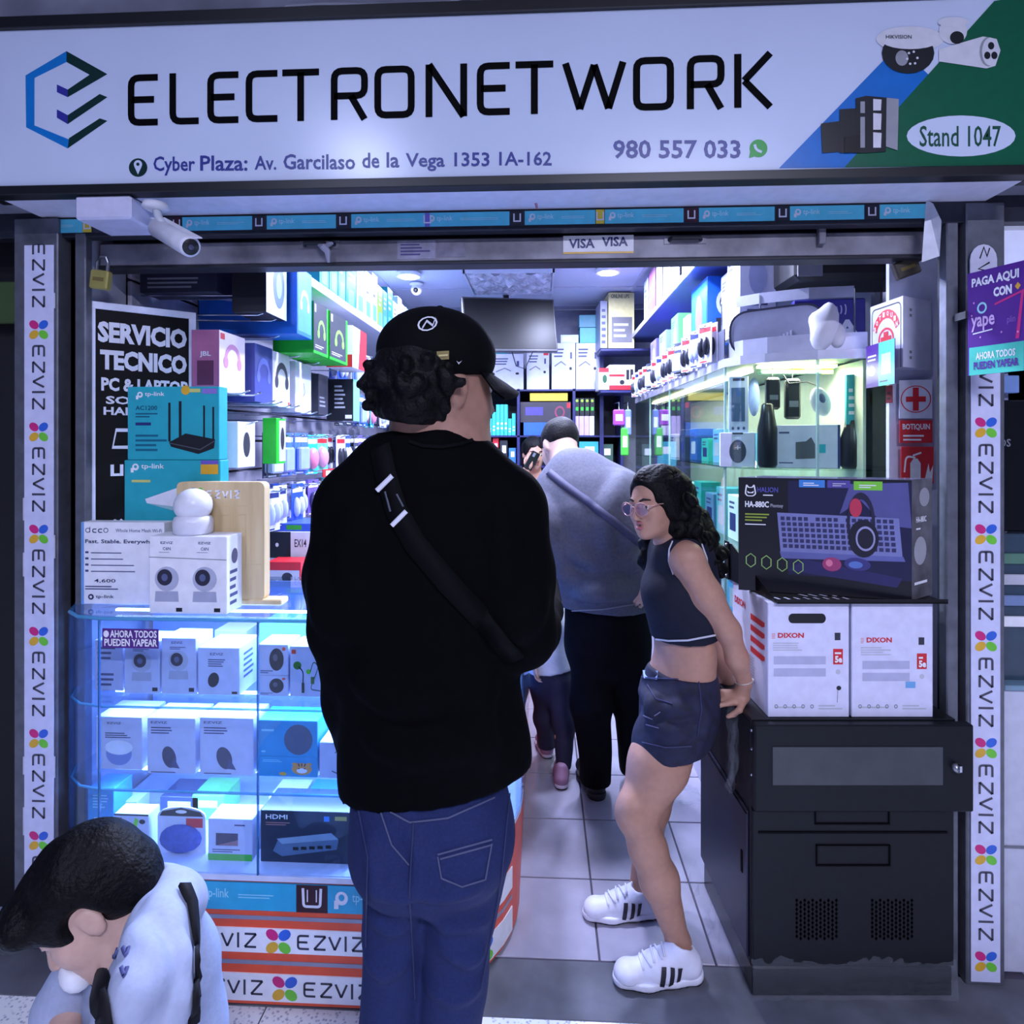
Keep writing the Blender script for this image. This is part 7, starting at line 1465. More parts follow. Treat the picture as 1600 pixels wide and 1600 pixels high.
# cap: crown, brim, button, emblem and rear tag
CAPM = M((4, 4, 6), .8, 0, .2, .2, 200, spec=.1)
S = Sdf(hc-.2, hc+.22, .005); cc_ = T(0, -.012, .056); S.ell(cc_, (.093, .110, .083), R, .01); S.cut(T(0, -.1, -.002), -(R[2]*.98+R[1]*-.16)); cap_o = S.build('cap', CAPM, m1); CS = S
mb = MB(); N_ = 13
for i in range(N_):
    a = -1.15+2.3*i/(N_-1)
    for r_, z in ((.098, .030), (.128, .018), (.152, .004)):
        x, y = .082*r_/.098*math.sin(a), r_*math.cos(a)*(1.02 if r_ > .1 else 1); y = y-.008; drop = -.035*(math.sin(a)**2)*(1 if r_ > .1 else .3)
        mb.v += [Vector(T(x, y, z+drop)), Vector(T(x, y, z+drop+.004))]
for i in range(N_-1):
    for j in range(2):
        a = i*6+j*2; b = (i+1)*6+j*2; mb.f += [(a, b, b+2, a+2), (a+1, a+3, b+3, b+1)]; mb.mi += [0, 0]
    a = i*6+4; b = (i+1)*6+4; mb.f.append((a, b, b+1, a+1)); mb.mi.append(0)
obj_at(mb, 'brim', CAPM, cap_o); mb = MB(); mb.ell(T(0, -.012, .139), (.008, .008, .005), 12, 6); obj_at(mb, 'button', CAPM, cap_o)
for i in range(12):
    a0, a1 = 2*math.pi*i/12, 2*math.pi*(i+1)/12; patch(CS, [(668+r_*math.cos(t)*15.5+.35*0, 507+r_*math.sin(t)*11-r_*math.cos(t)*2.5) for t, r_ in ((a0, 1), (a1, 1), (a1, .82), (a0, .82))], M((200, 202, 214), .5), 'emblem_ring', cap_o)
for s in ((660, 514, 667, 503), (667, 503, 676, 510), (676, 510, 680, 499)): patch(CS, [(s[0], s[1]-2), (s[2], s[3]-2), (s[2], s[3]+2), (s[0], s[1]+2)], M((190, 192, 206), .5), 'emblem_letter', cap_o, .0026)
patch(CS, [(682, 549), (701, 548), (701, 561), (683, 562)], M((126, 112, 66), .5), 'rear_tag', cap_o); patch(CS, [(685, 554), (699, 553), (699, 556), (685, 557)], M((190, 176, 120), .5), 'tag_print', cap_o, .003); patch(CS, [(712, 563), (716, 566), (721, 563), (716, 569)], M((180, 182, 190), .5), 'tick_mark', cap_o)
bag = drape(SH1, [(596, 700), (604, 740), (622, 800), (650, 850), (700, 910), (770, 985), (806, 1030)], .036, M((4, 5, 7), .75, spec=.1), 'shoulder_strap', m1, .006, steps=6)
for (a, b) in (((592, 767), (616, 744)), ((615, 822), (637, 799))): drape(SH1, [a, b], .007, M((206, 206, 220), .35), 'reflective_bar', bag, .010, steps=4)
drape(SH1, [(604, 768), (612, 800)], .003, M((60, 64, 80), .5), 'strap_seam', bag, .008); drape(SH1, [(622, 772), (632, 792)], .003, M((60, 64, 80), .5), 'strap_seam', bag, .008)
drape(SH1, [(640, 690), (660, 697), (690, 699), (720, 694), (738, 688)], .006, M((5, 5, 8), .8, spec=.1), 'collar', m1, .003)
ph = thing('phone', 'dark phone held in the right hand of the man in the cap', 'phone', Vector(toW(q(851, 934, 1.305)))); MB().box(-.036, -.005, -.04, .036, .005, .045, .004).xform(Matrix.Rotation(.3, 4, 'Z') @ Matrix.Rotation(-.6, 4, 'X')).build('body', BLACK, ph); MB().box(-.032, .0052, -.036, .032, .0056, .041).xform(Matrix.Rotation(.3, 4, 'Z') @ Matrix.Rotation(-.6, 4, 'X')).build('screen', M((60, 110, 190), .2), ph)
for uu in (608, 698): h_ = np.array((q(uu, 1900)[0], 1.06, 0)); shoe(m1, h_, h_+np.array((0.02, .28, 0)), 0, M((40, 40, 48), .6), M((190, 190, 200), .6), h_+np.array((0, .05, .06)), laces=False)

# ------------------------------------------------------------------ 2. girl leaning against the rack
g1 = root(1040, 1.78, 'girl with glasses and curly hair in black crop top and denim shorts')
k = .80; hc = pt(1022, 787, 1.78); hf = nrm((-.78, -.60, -.10)); S = Sdf(np.array((.22, 1.52, .03)), np.array((.80, 2.10, 1.50)), .0046)
R, T = head(S, hc, hf, (-.10, 0, 1), k, 1); sp = lambda u, v, d: pt(u, v, d); tf = nrm((-.88, -.47, 0)); tr_ = np.cross(tf, (0, 0, 1))
S.chain([T(0, -.03, -.06), sp(1050, 846, 1.81), sp(1064, 872, 1.82)], [.046, .043, .055], .03)
S.chain([sp(1066, 885, 1.82), sp(1066, 940, 1.82), sp(1070, 1025, 1.82), sp(1062, 1085, 1.83), sp(1058, 1120, 1.84)], [.105, .108, .092, .112, .115], .04, (tf, 1.32))
S.ell(sp(1042, 925, 1.80), (.06, .08, .06), None, .06)
S.chain([sp(1060, 868, 1.78), sp(1074, 872, 1.715)], [.05, .044], .03); S.chain([sp(1074, 874, 1.715), sp(1106, 930, 1.71), sp(1138, 985, 1.725), sp(1152, 1030, 1.745), sp(1163, 1064, 1.762)], [.044, .040, .032, .030, .022], .02)
hand(S, sp(1163, 1066, 1.763), sp(1149, 1089, 1.772), (-.95, .06, -.08), (0, -.28, 1), .86, (.15, .5, .4), thumb=1)
S.chain([sp(1062, 872, 1.86), sp(1062, 884, 1.925), sp(1105, 985, 1.94), sp(1135, 1062, 1.92)], [.05, .045, .034, .024], .03); hand(S, sp(1136, 1064, 1.92), sp(1128, 1085, 1.92), (-.95, .06, -.1), (0, -.1, 1), .84, (.15, .5, .4), thumb=-1)
S.chain([sp(1058, 1120, 1.785), sp(1028, 1195, 1.745), sp(995, 1272, 1.715), sp(1012, 1325, 1.72), sp(1030, 1375, 1.728), sp(1060, 1472, 1.745), sp(1066, 1505, 1.745)], [.085, .082, .052, .050, .052, .031, .034], .025)
S.ell(sp(987, 1266, 1.70), (.038, .04, .05), None, .03)
S.chain([sp(1052, 1120, 1.90), sp(1036, 1190, 1.945), sp(1022, 1262, 1.975), sp(1012, 1310, 1.98), sp(998, 1395, 1.985), sp(996, 1405, 1.985)], [.083, .075, .047, .044, .030, .032], .025)
S.build('body', SKIN2, g1); face_parts(g1, R, T, k, mouth=1, lip=(170, 96, 98))
# hair: centre parting, long dark curls down the back and over the far shoulder
S = Sdf(np.array((.27, 1.62, 1.08)), np.array((.68, 2.02, 1.50)), .0042)
S.ell(T(0, -.025, .042), (.074, .084, .076), R, .02); S.ell(sp(1050, 802, 1.82), (.078, .085, .090), None, .03); S.ell(sp(1080, 838, 1.82), (.068, .075, .078), None, .03); S.ell(sp(1102, 868, 1.83), (.042, .055, .05), None, .03); S.ell(sp(1020, 860, 1.89), (.034, .035, .045), None, .02); S.ell(sp(1028, 820, 1.90), (.045, .035, .06), None, .03)
S.ell(T(-.074, -.014, -.008), (.022, .03, .036), R, .02)
rg = np.random.RandomState(12)
for i in range(240):
    t_ = rg.rand(); b = sp(1044+t_*64, 778+t_*102, 1.81+.02*t_); v = nrm(rg.normal(size=3)); p = b+v*np.array((.074, .08, .074))*(1-.35*t_)
    S.ell(p, (.013+.006*rg.rand(),)*3, None, .006)
for i in range(26):           # hanging ringlets
    u0 = rg.uniform(1050, 1112); v0 = 800+(u0-1050)*.6; d_ = rg.uniform(1.735, 1.9); pts = [sp(u0+5*math.sin(j*1.9+i), v0+j*9, d_+.006*math.cos(j*1.9+i)) for j in range(9 if u0 > 1075 else 6)]; S.chain(pts, [.010]*len(pts), .006)
for i in range(8):
    pts = [sp(1004+i*3+4*math.sin(j*2+i), 830+j*8, 1.90-.01*(i % 3)) for j in range(8)]; S.chain(pts, [.010]*8, .006)
for s_ in (-1, 1):            # combed strands falling from the centre parting
    for i in range(17):
        y0_ = .068-i*.0095; pts = []
        for j in range(9):
            a = .10+j*.235; rx = .094*math.sqrt(max(.05, 1-((y0_+.025)/.112)**2)); rz_ = .095*math.sqrt(max(.05, 1-((y0_+.025)/.112)**2)); pts.append(T(s_*rx*math.sin(a), y0_-.006*j+.003*math.sin(j*1.7+i), .042+rz_*math.cos(a)))
        S.chain(pts, [.0046]*9, .003)
S.ell(T(0, .080, -.035), (.052, .050, .070), R, .008, 'sub'); S.ell(T(.0, .092, .034), (.046, .046, .038), R, .01, 'sub'); S.cap(T(0, .06, .125), T(0, .10, .07), .003, .010, .008, op='sub'); S.ell(T(-.045, .055, -.055), (.034, .036, .050), R, .01, 'sub'); S.ell(sp(1064, 880, 1.70), (.055, .035, .035), None, .01, 'sub')
S.folds(.0032, 2.6, 4, (1, 1, .5)); S.build('hair', HAIR, g1, 1)
# glasses
GF = M((196, 150, 140), .25, .4); gl = None; mb = MB()
for s in (-1, 1):
    pts = [T(s*.033+.027*math.cos(a)*(1+.08*math.cos(2*a)), .112-.010*abs(math.cos(a))*(1 if s*math.cos(a) > 0 else .2), -.002+.023*math.sin(a)) for a in [2*math.pi*j/20 for j in range(21)]]; mb.tube(pts, .0017, 6, False)
    mb.tube([T(s*.059, .100, .006), T(s*.072, .060, .010), T(s*.080, -.01, .004)], .0017, 6)
mb.tube([T(-.008, .111, .004), T(0, .114, .007), T(.008, .111, .004)], .0017, 6)
gl = obj_at(mb, 'glasses', GF, g1)
for s in (-1, 1): mb = MB(); mb.add([T(s*.033+.026*math.cos(a), .109, -.002+.022*math.sin(a)) for a in [2*math.pi*j/16 for j in range(16)]], [tuple(range(16))]); obj_at(mb, 'lens', glass((222, 216, 250), 1.6), gl, False)
# crop top with pale piping
S = Sdf(np.array((.27, 1.60, .86)), np.array((.68, 2.04, 1.26)), .0046); TOPM = M((22, 24, 40), .8, 0, .12, .2, 150, spec=.25)
S.chain([sp(1064, 876, 1.82), sp(1066, 940, 1.82), sp(1069, 1010, 1.82)], [.113, .117, .108], .04, (tf, 1.30)); S.ell(sp(1040, 925, 1.80), (.064, .085, .065), None, .06); S.cap(sp(1046, 868, 1.775), sp(1056, 860, 1.745), .045, .036, .03); S.cap(sp(1056, 862, 1.85), sp(1068, 862, 1.90), .030, .03, .02)
S.cap(sp(1090, 902, 1.68), sp(1082, 864, 1.68), .052, .05, .006, op='sub'); S.cap(sp(1030, 826, 1.80), sp(1064, 832, 1.82), .046, .046, .01, op='sub'); S.folds(.0018, 1.4, 6); S.cut(sp(1070, 993, 1.82), (.10, 0, -1)); top = S.build('crop_top', TOPM, g1); TS = S
drape(S, [(1019, 998), (1045, 1001), (1075, 1000), (1117, 992)], .0045, M((196, 196, 210), .7), 'hem_piping', top, .0035); drape(S, [(1051, 846), (1046, 858), (1045, 876), (1052, 898)], .0035, M((196, 196, 210), .7), 'armhole_piping', top, .003); drape(S, [(1096, 850), (1104, 872), (1106, 895)], .0035, M((196, 196, 210), .7), 'armhole_piping', top, .003)
# ripped denim shorts
S = Sdf(np.array((.27, 1.58, .55)), np.array((.70, 2.08, .90)), .0046); DN = M((28, 30, 62), .8, 0, .35, .4, 40, rgb2=(18, 18, 40))
S.chain([sp(1066, 1056, 1.82), sp(1062, 1085, 1.83), sp(1058, 1120, 1.84)], [.106, .122, .124], .04, (tf, 1.28)); S.chain([sp(1060, 1110, 1.785), sp(1046, 1165, 1.765), sp(1040, 1190, 1.76)], [.096, .098, .10], .03); S.chain([sp(1054, 1110, 1.89), sp(1044, 1165, 1.91), sp(1042, 1190, 1.92)], [.094, .092, .092], .03)
S.cut(sp(1066, 1046, 1.82), (0, 0, 1)); S.cut(sp(1050, 1168, 1.77), (.12, 0, -1)); S.folds(.003, 1.6, 9); crease(S, [[(1010, 1100), (1045, 1112), (1080, 1105)], [(1015, 1130), (1050, 1145), (1090, 1135)], [(1000, 1080), (1020, 1095), (1015, 1120)], [(1085, 1090), (1100, 1120), (1095, 1150)]], .008, .03); sh_o = S.build('shorts', DN, g1)
for pth, m in (([(1003, 1058), (1060, 1062), (1112, 1056)], M((60, 60, 100), .8)), ([(1012, 1070), (1024, 1092), (1050, 1100)], M((60, 60, 100), .8)), ([(1092, 1066), (1096, 1110), (1090, 1150)], M((50, 50, 90), .8)), ([(1006, 1118), (1020, 1124)], M((96, 96, 130), .8)), ([(1010, 1132), (1030, 1138)], M((96, 96, 130), .8)), ([(1022, 1118), (1032, 1112)], M((110, 110, 140), .8)), ([(1004, 1160), (1040, 1168), (1080, 1166)], M((64, 66, 100), .8))): drape(S, pth, .0025, m, 'stitch', sh_o, .003)
pkt = patch(S, [(1006, 1048), (1028, 1050), (1028, 1062), (1008, 1060)], M((150, 170, 205), .3), 'pocket_flap', sh_o, .004)
mb = MB(); c_ = pt(1163, 1064, 1.762); mb.tube([c_+np.array((.024*math.cos(a), .024*math.sin(a), .006*math.cos(a))) for a in [2*math.pi*j/16 for j in range(17)]], .002, 6, False); obj_at(mb, 'bracelet', M((190, 180, 170), .4, .5), g1)
USH = M((222, 222, 238), .5, 0, .04, .1, 60)
shoe(g1, pt(1098, 1530, 1.712)*(1, 1, 0)+(0, .01, 0), pt(955, 1530, 1.700)*(1, 1, 0), 0, USH, M((226, 226, 240), .5), sp(1066, 1490, 1.722), stripes=True)
shoe(g1, pt(1030, 1430, 1.955)*(1, 1, 0), pt(908, 1432, 1.935)*(1, 1, 0), 0, USH, M((226, 226, 240), .5), sp(1000, 1395, 1.95), stripes=True)

# ------------------------------------------------------------------ 3. man in the grey T-shirt bending over the counter
m2 = root(935, 2.58, 'man in grey T-shirt and black trousers bending over the counter')
S = Sdf(np.array((.0, 2.22, .72)), np.array((.72, 3.05, 1.48)), .008); GS = M((84, 84, 100), .8, 0, .10, .2, 90, rgb2=(72, 72, 88))
k2 = 2.55/960; fl2 = np.array((0, 1.0, 0))
S.chain([sp(945, 960, 2.56), sp(938, 890, 2.52), sp(918, 800, 2.47), sp(905, 750, 2.52)], [70*k2, 76*k2, 80*k2, 50*k2], .08, (nrm((0, 1, -.2)), 1.45)); S.cap(sp(870, 785, 2.50), sp(965, 770, 2.50), .095, .10, .08)
S.chain([sp(862, 785, 2.52), sp(856, 830, 2.62), sp(866, 862, 2.76)], [.085, .075, .07], .04); S.chain([sp(975, 772, 2.50), sp(1018, 822, 2.50), sp(1030, 845, 2.50)], [.085, .075, .07], .04)
S.cap(sp(885, 732, 2.60), sp(900, 760, 2.54), .06, .09, .06); S.cut(sp(880, 722, 2.62), (-.4, .75, .5)); S.folds(.007, .8, 15, (1, 1, .5)); crease(S, [[(985, 745), (965, 800), (975, 870)], [(995, 770), (985, 830), (990, 890)], [(970, 740), (945, 800), (950, 860)], [(850, 790), (870, 850), (885, 920)], [(1005, 880), (960, 885), (905, 920)], [(1008, 900), (965, 910), (920, 945)], [(895, 860), (930, 880), (985, 870)], [(880, 900), (925, 915), (960, 905)], [(840, 780), (852, 820), (850, 850)], [(900, 930), (940, 925), (1000, 925)]], .017, .05); S.cut(sp(945, 957, 2.45), (-.10, 0, -1)); ts = S.build('t_shirt', GS, m2)
drape(S, [(858, 738), (885, 760), (920, 785), (955, 812), (988, 838), (1002, 850)], .030, M((56, 54, 84), .7), 'strap_band', m2, .006); drape(S, [(878, 955), (940, 952), (1012, 940)], .006, M((120, 120, 136), .8), 'hem', ts, .003)
pass
S = Sdf(np.array((.16, 2.25, .03)), np.array((.72, 2.95, .92)), .008); BT = M((8, 7, 12), .85, 0, .2, .2, 60, spec=.1)
S.chain([sp(948, 935, 2.57), sp(948, 1000, 2.57)], [66*k2, 66*k2], .05, (fl2, 1.35)); S.chain([sp(922, 990, 2.56), sp(925, 1100, 2.58), sp(930, 1225, 2.62)], [36*k2, 32*k2, 24*k2], .03); S.chain([sp(978, 990, 2.57), sp(988, 1100, 2.62), sp(992, 1205, 2.70)], [36*k2, 32*k2, 24*k2], .03); S.cut((0, 0, .05), (0, 0, -1)); S.folds(.005, .9, 21); S.build('trousers', BT, m2)
S = Sdf(np.array((.0, 2.2, .05)), np.array((.80, 3.25, 1.66)), .008); hc = sp(874, 697, 2.72); hf = nrm((-.35, .75, -.55)); R, T = head(S, hc, hf, (-.1, .5, .85), 1.0)
S.chain([T(0, -.03, -.05), sp(886, 728, 2.62), sp(902, 770, 2.54)], [.06, .062, .09], .03); S.chain([sp(905, 780, 2.52), sp(930, 880, 2.53), sp(945, 980, 2.57)], [.12, .14, .13], .05, (fl2, 1.4)); S.chain([sp(925, 1000, 2.57), sp(928, 1225, 2.62)], [.07, .04], .03); S.chain([sp(980, 1000, 2.57), sp(991, 1205, 2.70)], [.07, .04], .03)
S.chain([sp(860, 790, 2.52), sp(866, 860, 2.75), sp(850, 872, 3.02)], [.055, .045, .032], .03); hand(S, sp(850, 872, 3.02), sp(846, 868, 3.10), (-.2, 1, -.1), (0, .1, 1), 1, (.2, .3, .2)); S.chain([sp(975, 780, 2.50), sp(1032, 850, 2.50), sp(1016, 893, 2.42)], [.055, .045, .032], .03); hand(S, sp(1016, 893, 2.42), sp(1010, 916, 2.40), (-.25, 0, -1), (.2, -1, 0), 1, (.3, .5, .4), thumb=1)
S.build('body', SKIN3, m2); face_parts(m2, R, T, 1.0)
S = Sdf(hc-.17, hc+.17, .006); S.ell(T(0, -.018, .034), (.082, .098, .092), R, .02); S.ell(T(0, .085, -.03), (.085, .07, .09), R, .01, 'sub'); S.ell(T(0, -.07, -.105), (.09, .08, .05), R, .01, 'sub')
for s in (-1, 1): S.ell(T(s*.085, -.005, -.03), (.03, .03, .045), R, .01, 'sub')
S.folds(.0015, 4, 2); S.build('hair', HAIRB, m2)
zf = 0
shoe(m2, np.array((sp(930, 1240, 2.60)[0]+.01, 2.56, 0)), np.array((sp(930, 1240, 2.60)[0]-.03, 2.84, 0)), 0, M((16, 16, 22), .6), M((24, 24, 30), .6), np.array((sp(930, 1240, 2.60)[0], 2.62, .07)), laces=False); shoe(m2, np.array((sp(992, 1215, 2.70)[0], 2.66, 0)), np.array((sp(992, 1215, 2.70)[0]+.03, 2.94, 0)), 0, M((16, 16, 22), .6), M((24, 24, 30), .6), np.array((sp(992, 1215, 2.70)[0], 2.72, .07)), laces=False)

# ------------------------------------------------------------------ 4. child walking in, mostly hidden behind the man in the cap
c5 = root(865, 2.85, 'child in white top and dark leggings walking between the two men'); k5 = 2.85/960
S = Sdf(np.array((-.06, 2.6, .40)), np.array((.36, 3.1, .98)), .007); S.chain([sp(846, 925, 2.85), sp(856, 980, 2.85), sp(862, 1042, 2.85)], [.085, .095, .105], .04, (fl2, 1.25)); S.chain([sp(838, 925, 2.85), sp(842, 985, 2.82)], [.04, .035], .03); S.chain([sp(860, 920, 2.86), sp(882, 980, 2.86)], [.04, .034], .03); S.cut(sp(862, 1046, 2.85), (.1, 0, -1)); S.cut(sp(846, 902, 2.85), (0, 0, 1)); S.folds(.004, 1.2, 5); S.build('top', M((206, 206, 222), .8, 0, .06, .2, 80), c5)
S = Sdf(np.array((-.02, 2.6, .04)), np.array((.36, 3.15, .56)), .007); S.cap(sp(862, 1035, 2.86), sp(862, 1065, 2.86), .10, .098, .03, (fl2, 1.25)); S.chain([sp(850, 1065, 2.88), sp(852, 1120, 2.9), sp(856, 1190, 2.95)], [.066, .052, .036], .03); S.chain([sp(874, 1065, 2.84), sp(882, 1130, 2.80), sp(880, 1205, 2.74)], [.066, .05, .034], .03); S.folds(.003, 1.2, 6); S.build('leggings', M((30, 28, 58), .8, 0, .15, .1, 80), c5)
S = Sdf(np.array((-.12, 2.55, .04)), np.array((.36, 3.2, 1.16)), .007); hc = sp(838, 866, 2.88); R, T = head(S, hc, (-.3, .95, -.05), (0, 0, 1), .86); S.chain([T(0, -.03, -.06), sp(836, 905, 2.86), sp(850, 960, 2.85), sp(860, 1050, 2.86)], [.045, .05, .07, .075], .03); S.chain([sp(838, 915, 2.85), sp(842, 985, 2.82), sp(836, 1030, 2.78)], [.034, .028, .02], .02); S.chain([sp(858, 915, 2.86), sp(882, 985, 2.86), sp(884, 1030, 2.9)], [.034, .028, .02], .02); hand(S, sp(836, 1030, 2.78), sp(835, 1042, 2.77), (0, 0, -1), (-1, 0, 0), .7); hand(S, sp(884, 1030, 2.9), sp(885, 1042, 2.91), (0, 0, -1), (1, 0, 0), .7); S.chain([sp(851, 1070, 2.88), sp(856, 1195, 2.95)], [.045, .026], .02); S.chain([sp(874, 1070, 2.84), sp(880, 1210, 2.74)], [.045, .026], .02); S.build('body', SKIN3, c5); face_parts(c5, R, T, .86)
S = Sdf(hc-.14, hc+.14, .006); S.ell(T(0, -.02, .03), (.076, .09, .086), R, .02); S.ell(T(0, .08, -.02), (.075, .06, .08), R, .01, 'sub'); S.build('hair', HAIR, c5)
MV = M((150, 110, 140), .6); x_ = sp(856, 1200, 2.93)[0]; shoe(c5, np.array((x_, 2.90, 0)), np.array((x_-.03, 3.10, 0)), 0, MV, M((196, 186, 206), .6), np.array((x_, 2.95, .06)), laces=False); x_ = sp(880, 1235, 2.72)[0]; shoe(c5, np.array((x_-.015, 2.64, 0)), np.array((x_, 2.85, 0)), 0, MV, M((196, 186, 206), .6), np.array((x_, 2.72, .06)), laces=False)

# ------------------------------------------------------------------ 5. woman on the phone at the back
w6 = root(833, 4.5, 'dark-haired woman in pink holding a phone to her face at the back'); k6 = 4.5/960
S = Sdf(np.array((-.22, 4.2, .0)), np.array((.52, 4.8, 1.62)), .008); hc = sp(834, 708, 4.5); R, T = head(S, hc, (.25, -.95, -.15), (0, 0, 1), .98); S.chain([T(0, -.02, -.06), sp(833, 745, 4.52), sp(833, 790, 4.52), sp(833, 900, 4.52)], [.055, .06, .12, .12], .04, (fl2, 1.3)); S.chain([sp(808, 762, 4.5), sp(806, 800, 4.42), sp(822, 735, 4.40)], [.05, .042, .03], .03); hand(S, sp(823, 734, 4.40), sp(827, 724, 4.39), (.1, .1, 1), (-.6, -.6, 0), .95, (.4, .6, .5)); S.chain([sp(858, 762, 4.5), sp(864, 830, 4.45), sp(856, 880, 4.4)], [.05, .042, .03], .03); hand(S, sp(856, 880, 4.4), sp(854, 892, 4.4), (0, 0, -1), (1, 0, 0), .95); S.chain([sp(824, 880, 4.52), sp(824, 1002, 4.52)], [.09, .05], .03); S.chain([sp(842, 880, 4.52), sp(842, 1002, 4.52)], [.09, .05], .03); S.build('body', SKIN2, w6); face_parts(w6, R, T, .98)
S = Sdf(np.array((-.2, 4.2, .70)), np.array((.5, 4.8, 1.36)), .008); S.chain([sp(833, 755, 4.52), sp(833, 800, 4.52), sp(833, 850, 4.52)], [.15, .15, .16], .04, (fl2, 1.35)); S.chain([sp(810, 764, 4.5), sp(806, 798, 4.43)], [.06, .055], .03); S.chain([sp(857, 764, 4.5), sp(864, 826, 4.45)], [.06, .055], .03); S.cut(sp(833, 748, 4.5), (0, -.2, 1)); S.folds(.004, 1, 3); S.build('blouse', M((205, 150, 160), .8), w6)
S = Sdf(np.array((-.2, 4.2, .02)), np.array((.5, 4.8, .95)), .008); S.cap(sp(833, 830, 4.52), sp(833, 870, 4.52), .15, .15, .03, (fl2, 1.35)); S.chain([sp(822, 870, 4.52), sp(822, 995, 4.52)], [.09, .06], .03); S.chain([sp(844, 870, 4.52), sp(844, 995, 4.52)], [.09, .06], .03); S.build('trousers', M((40, 40, 60), .8), w6)
S = Sdf(hc-.2, hc+.2, .006); S.ell(T(0, -.022, .03), (.085, .1, .094), R, .02); S.ell(T(0, -.06, -.08), (.075, .06, .08), R, .03); S.ell(T(0, .09, -.03), (.058, .07, .082), R, .01, 'sub'); S.folds(.002, 3, 3); S.build('hair', HAIR, w6)
for s in (822, 844): x_ = sp(s, 1000, 4.5)[0]; shoe(w6, np.array((x_, 4.56, 0)), np.array((x_, 4.32, 0)), 0, M((30, 30, 36), .6), M((60, 60, 66), .6), np.array((x_, 4.5, .06)), laces=False)
p2 = thing('phone', 'dark phone held against the cheek of the woman at the back', 'phone', Vector(toW(sp(831, 720, 4.37)))); MB().box(-.035, -.005, -.07, .035, .005, .07, .004).xform(Matrix.Rotation(.5, 4, 'Y') @ Matrix.Rotation(.5, 4, 'Z')).build('body', BLACK, p2); MB().box(-.02, -.0056, .03, .0, -.0049, .06).xform(Matrix.Rotation(.5, 4, 'Y') @ Matrix.Rotation(.5, 4, 'Z')).build('camera_bump', MGREY, p2)

# ------------------------------------------------------------------ 6. boy sitting in front of the counter, head bowed
b2 = root(250, 1.12, 'boy in white T-shirt sitting with bowed head before the counter'); D6 = 1.08
S = Sdf(np.array((-.98, .76, .02)), np.array((-.42, 1.40, .96)), .0055); hc = sp(146, 1408, 1.07); hf = nrm((-.66, -.36, -.66)); R, T = head(S, hc, hf, (-.70, -.16, .70), .90)
S.chain([T(0, -.045, -.055), sp(196, 1425, 1.10), sp(232, 1440, 1.12)], [.048, .046, .06], .03); S.chain([sp(240, 1460, 1.13), sp(246, 1580, 1.15), sp(250, 1700, 1.17)], [.085, .09, .095], .04)
S.chain([sp(256, 1432, 1.05), sp(214, 1590, .91), sp(150, 1640, .90), ], [.042, .035, .026], .03); hand(S, sp(150, 1640, .90), sp(122, 1650, .89), (-1, -.1, -.1), (0, -.3, 1), .8); S.chain([sp(205, 1440, 1.20), sp(112, 1560, 1.18), sp(96, 1640, 1.08)], [.040, .034, .026], .03); hand(S, sp(96, 1640, 1.08), sp(88, 1668, 1.05), (-.2, -.3, -1), (-.8, -.5, 0), .8)
S.chain([sp(232, 1720, 1.12), sp(90, 1700, 1.00), sp(100, 1980, 1.0)], [.07, .05, .035], .03); S.chain([sp(240, 1720, 1.22), sp(110, 1690, 1.20), sp(100, 1900, 1.2)], [.07, .05, .035], .03)
S.build('body', SKIN3, b2); face_parts(b2, R, T, .90, eyes=False)
S = Sdf(hc-.17, hc+.17, .0045); S.ell(T(0, -.014, .042), (.085, .100, .088), R, .02); S.ell(T(0, .072, .070), (.078, .044, .044), R, .02); S.ell(T(0, -.065, -.02), (.070, .05, .055), R, .03); S.ell(T(0, .104, -.045), (.085, .066, .085), R, .008, 'sub')
for s in (-1, 1): S.ell(T(s*.086, .002, -.028), (.026, .032, .052), R, .008, 'sub')
S.folds(.0022, 3.2, 7, (1, .4, 1)); S.build('hair', HAIR, b2, 1)
TW = M((160, 170, 198), .8, 0, .05, .2, 90); S = Sdf(np.array((-.98, .80, .10)), np.array((-.42, 1.40, .86)), .0055)
S.chain([sp(236, 1432, 1.12), sp(244, 1520, 1.14), sp(248, 1620, 1.15), sp(250, 1760, 1.17)], [.075, .098, .105, .11], .05); S.cap(sp(215, 1425, 1.17), sp(268, 1415, 1.09), .05, .055, .05)
S.chain([sp(258, 1432, 1.04), sp(228, 1530, .95), sp(212, 1600, .90)], [.052, .058, .064], .016); S.chain([sp(205, 1440, 1.20), sp(130, 1530, 1.18), sp(104, 1572, 1.17)], [.05, .052, .058], .035)
S.cap(T(0, -.05, -.03), sp(206, 1418, 1.10), .055, .056, .012, op='sub'); fdn = nrm(sp(226, 1600, .99)-sp(240, 1530, 1.02)); S.cut(sp(250, 1790, 1.17), (0, 0, -1)); S.folds(.004, 1.2, 31); crease(S, [[(250, 1400), (240, 1450), (215, 1500)], [(275, 1420), (262, 1480), (240, 1540)], [(205, 1450), (215, 1500), (205, 1560)], [(285, 1480), (275, 1540), (280, 1590)], [(230, 1480), (235, 1530), (222, 1580)], [(190, 1520), (200, 1560), (195, 1595)]], .009, .03); tsh = S.build('t_shirt', TW, b2); BS = S
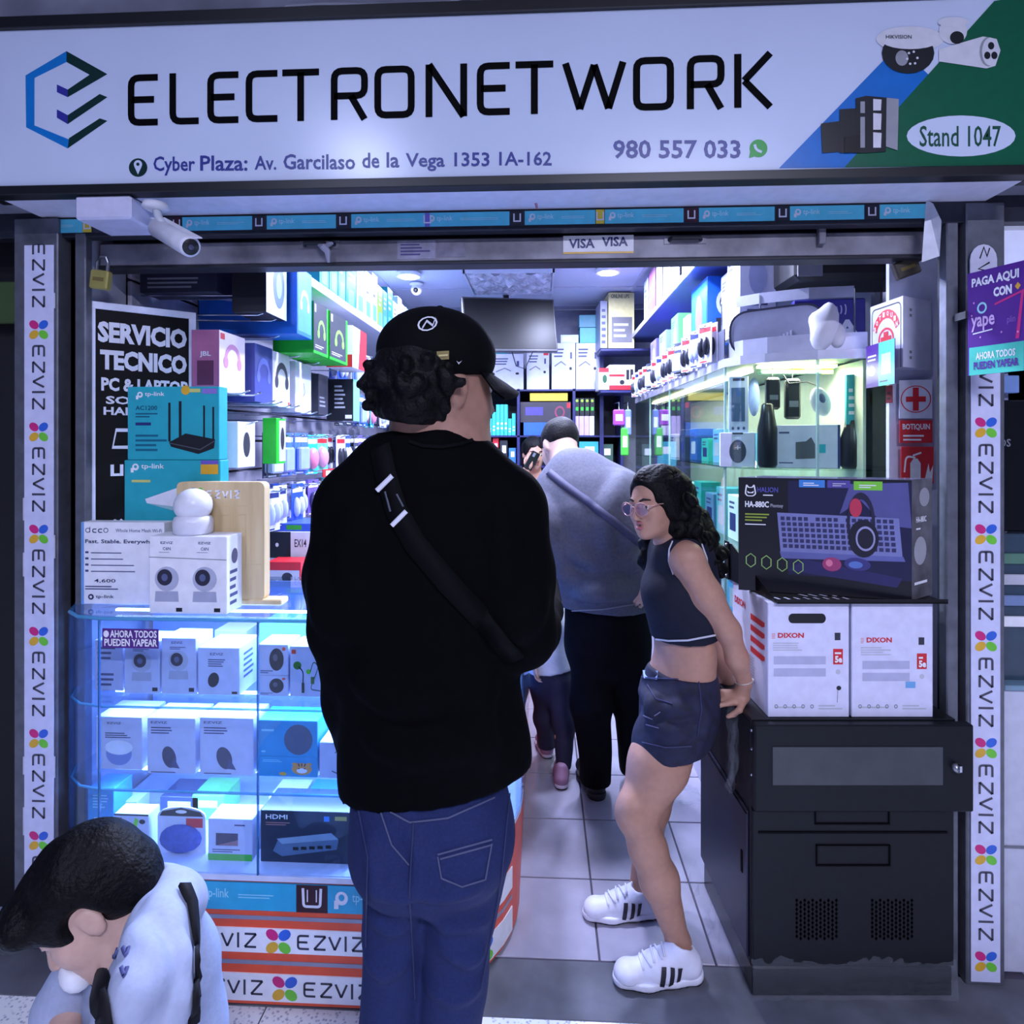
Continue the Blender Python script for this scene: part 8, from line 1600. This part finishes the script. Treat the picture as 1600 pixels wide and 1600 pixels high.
drape(S, [(286, 1386), (297, 1412), (303, 1470), (304, 1540), (300, 1600)], .020, M((12, 12, 18), .7, spec=.2), 'strap_band', b2, .008); drape(S, [(150, 1490), (158, 1530), (166, 1580), (170, 1610)], .034, M((12, 12, 18), .7, spec=.2), 'strap_band', b2, .008)  # right one is the bag strap, left one just a dark band
for u_, v_, a_ in ((176, 1490, 0), (193, 1488, 0), (190, 1520, 0)): drape(S, [(u_, v_-8), (u_+4, v_+6), (u_+9, v_-8)], .005, M((70, 76, 130), .7), 'chest_print', tsh, .003)
drape(S, [(188, 1392), (210, 1372), (236, 1362), (244, 1372)], .006, M((170, 178, 206), .8), 'collar', tsh, .003)
S = Sdf(np.array((-.98, .80, .02)), np.array((-.42, 1.40, .50)), .007); S.chain([sp(248, 1720, 1.17), sp(248, 1750, 1.17)], [.105, .1], .03); S.chain([sp(236, 1730, 1.12), sp(92, 1702, 1.00), sp(100, 1900, 1.0)], [.085, .062, .055], .03); S.chain([sp(244, 1730, 1.22), sp(112, 1692, 1.20), sp(104, 1850, 1.2)], [.085, .062, .055], .03); S.folds(.004, 1, 3); S.build('trousers', M((34, 36, 54), .8), b2)
mb = MB(); mb.ell(T(0, .094, -.072), (.040, .022, .030), 14, 8, Matrix(((R[0][0], R[1][0], R[2][0]), (R[0][1], R[1][1], R[2][1]), (R[0][2], R[1][2], R[2][2])))); obj_at(mb, 'face_mask', M((214, 216, 226), .7), b2)
for dd in (1.0, 1.2): x_ = sp(102, 1700, dd)[0]; shoe(b2, np.array((x_+.06, dd, 0)), np.array((x_-.15, dd-.02, 0)), 0, M((60, 60, 72), .6), M((190, 190, 200), .6), np.array((x_+.02, dd, .06)), laces=False)
st = thing('stool', 'low dark plastic stool under the sitting boy', 'stool', Vector(toW(np.array((sp(250, 1800, 1.17)[0], 1.17, 0))))); MB().box(-.13, -.13, .20, .13, .13, .225, .01).build('seat', M((40, 40, 50), .5), st)
for sx_ in (-1, 1):
    for sy_ in (-1, 1): MB().tube([(sx_*.1, sy_*.1, .2), (sx_*.125, sy_*.125, 0)], .016, 8).build('leg', M((40, 40, 50), .5), st)
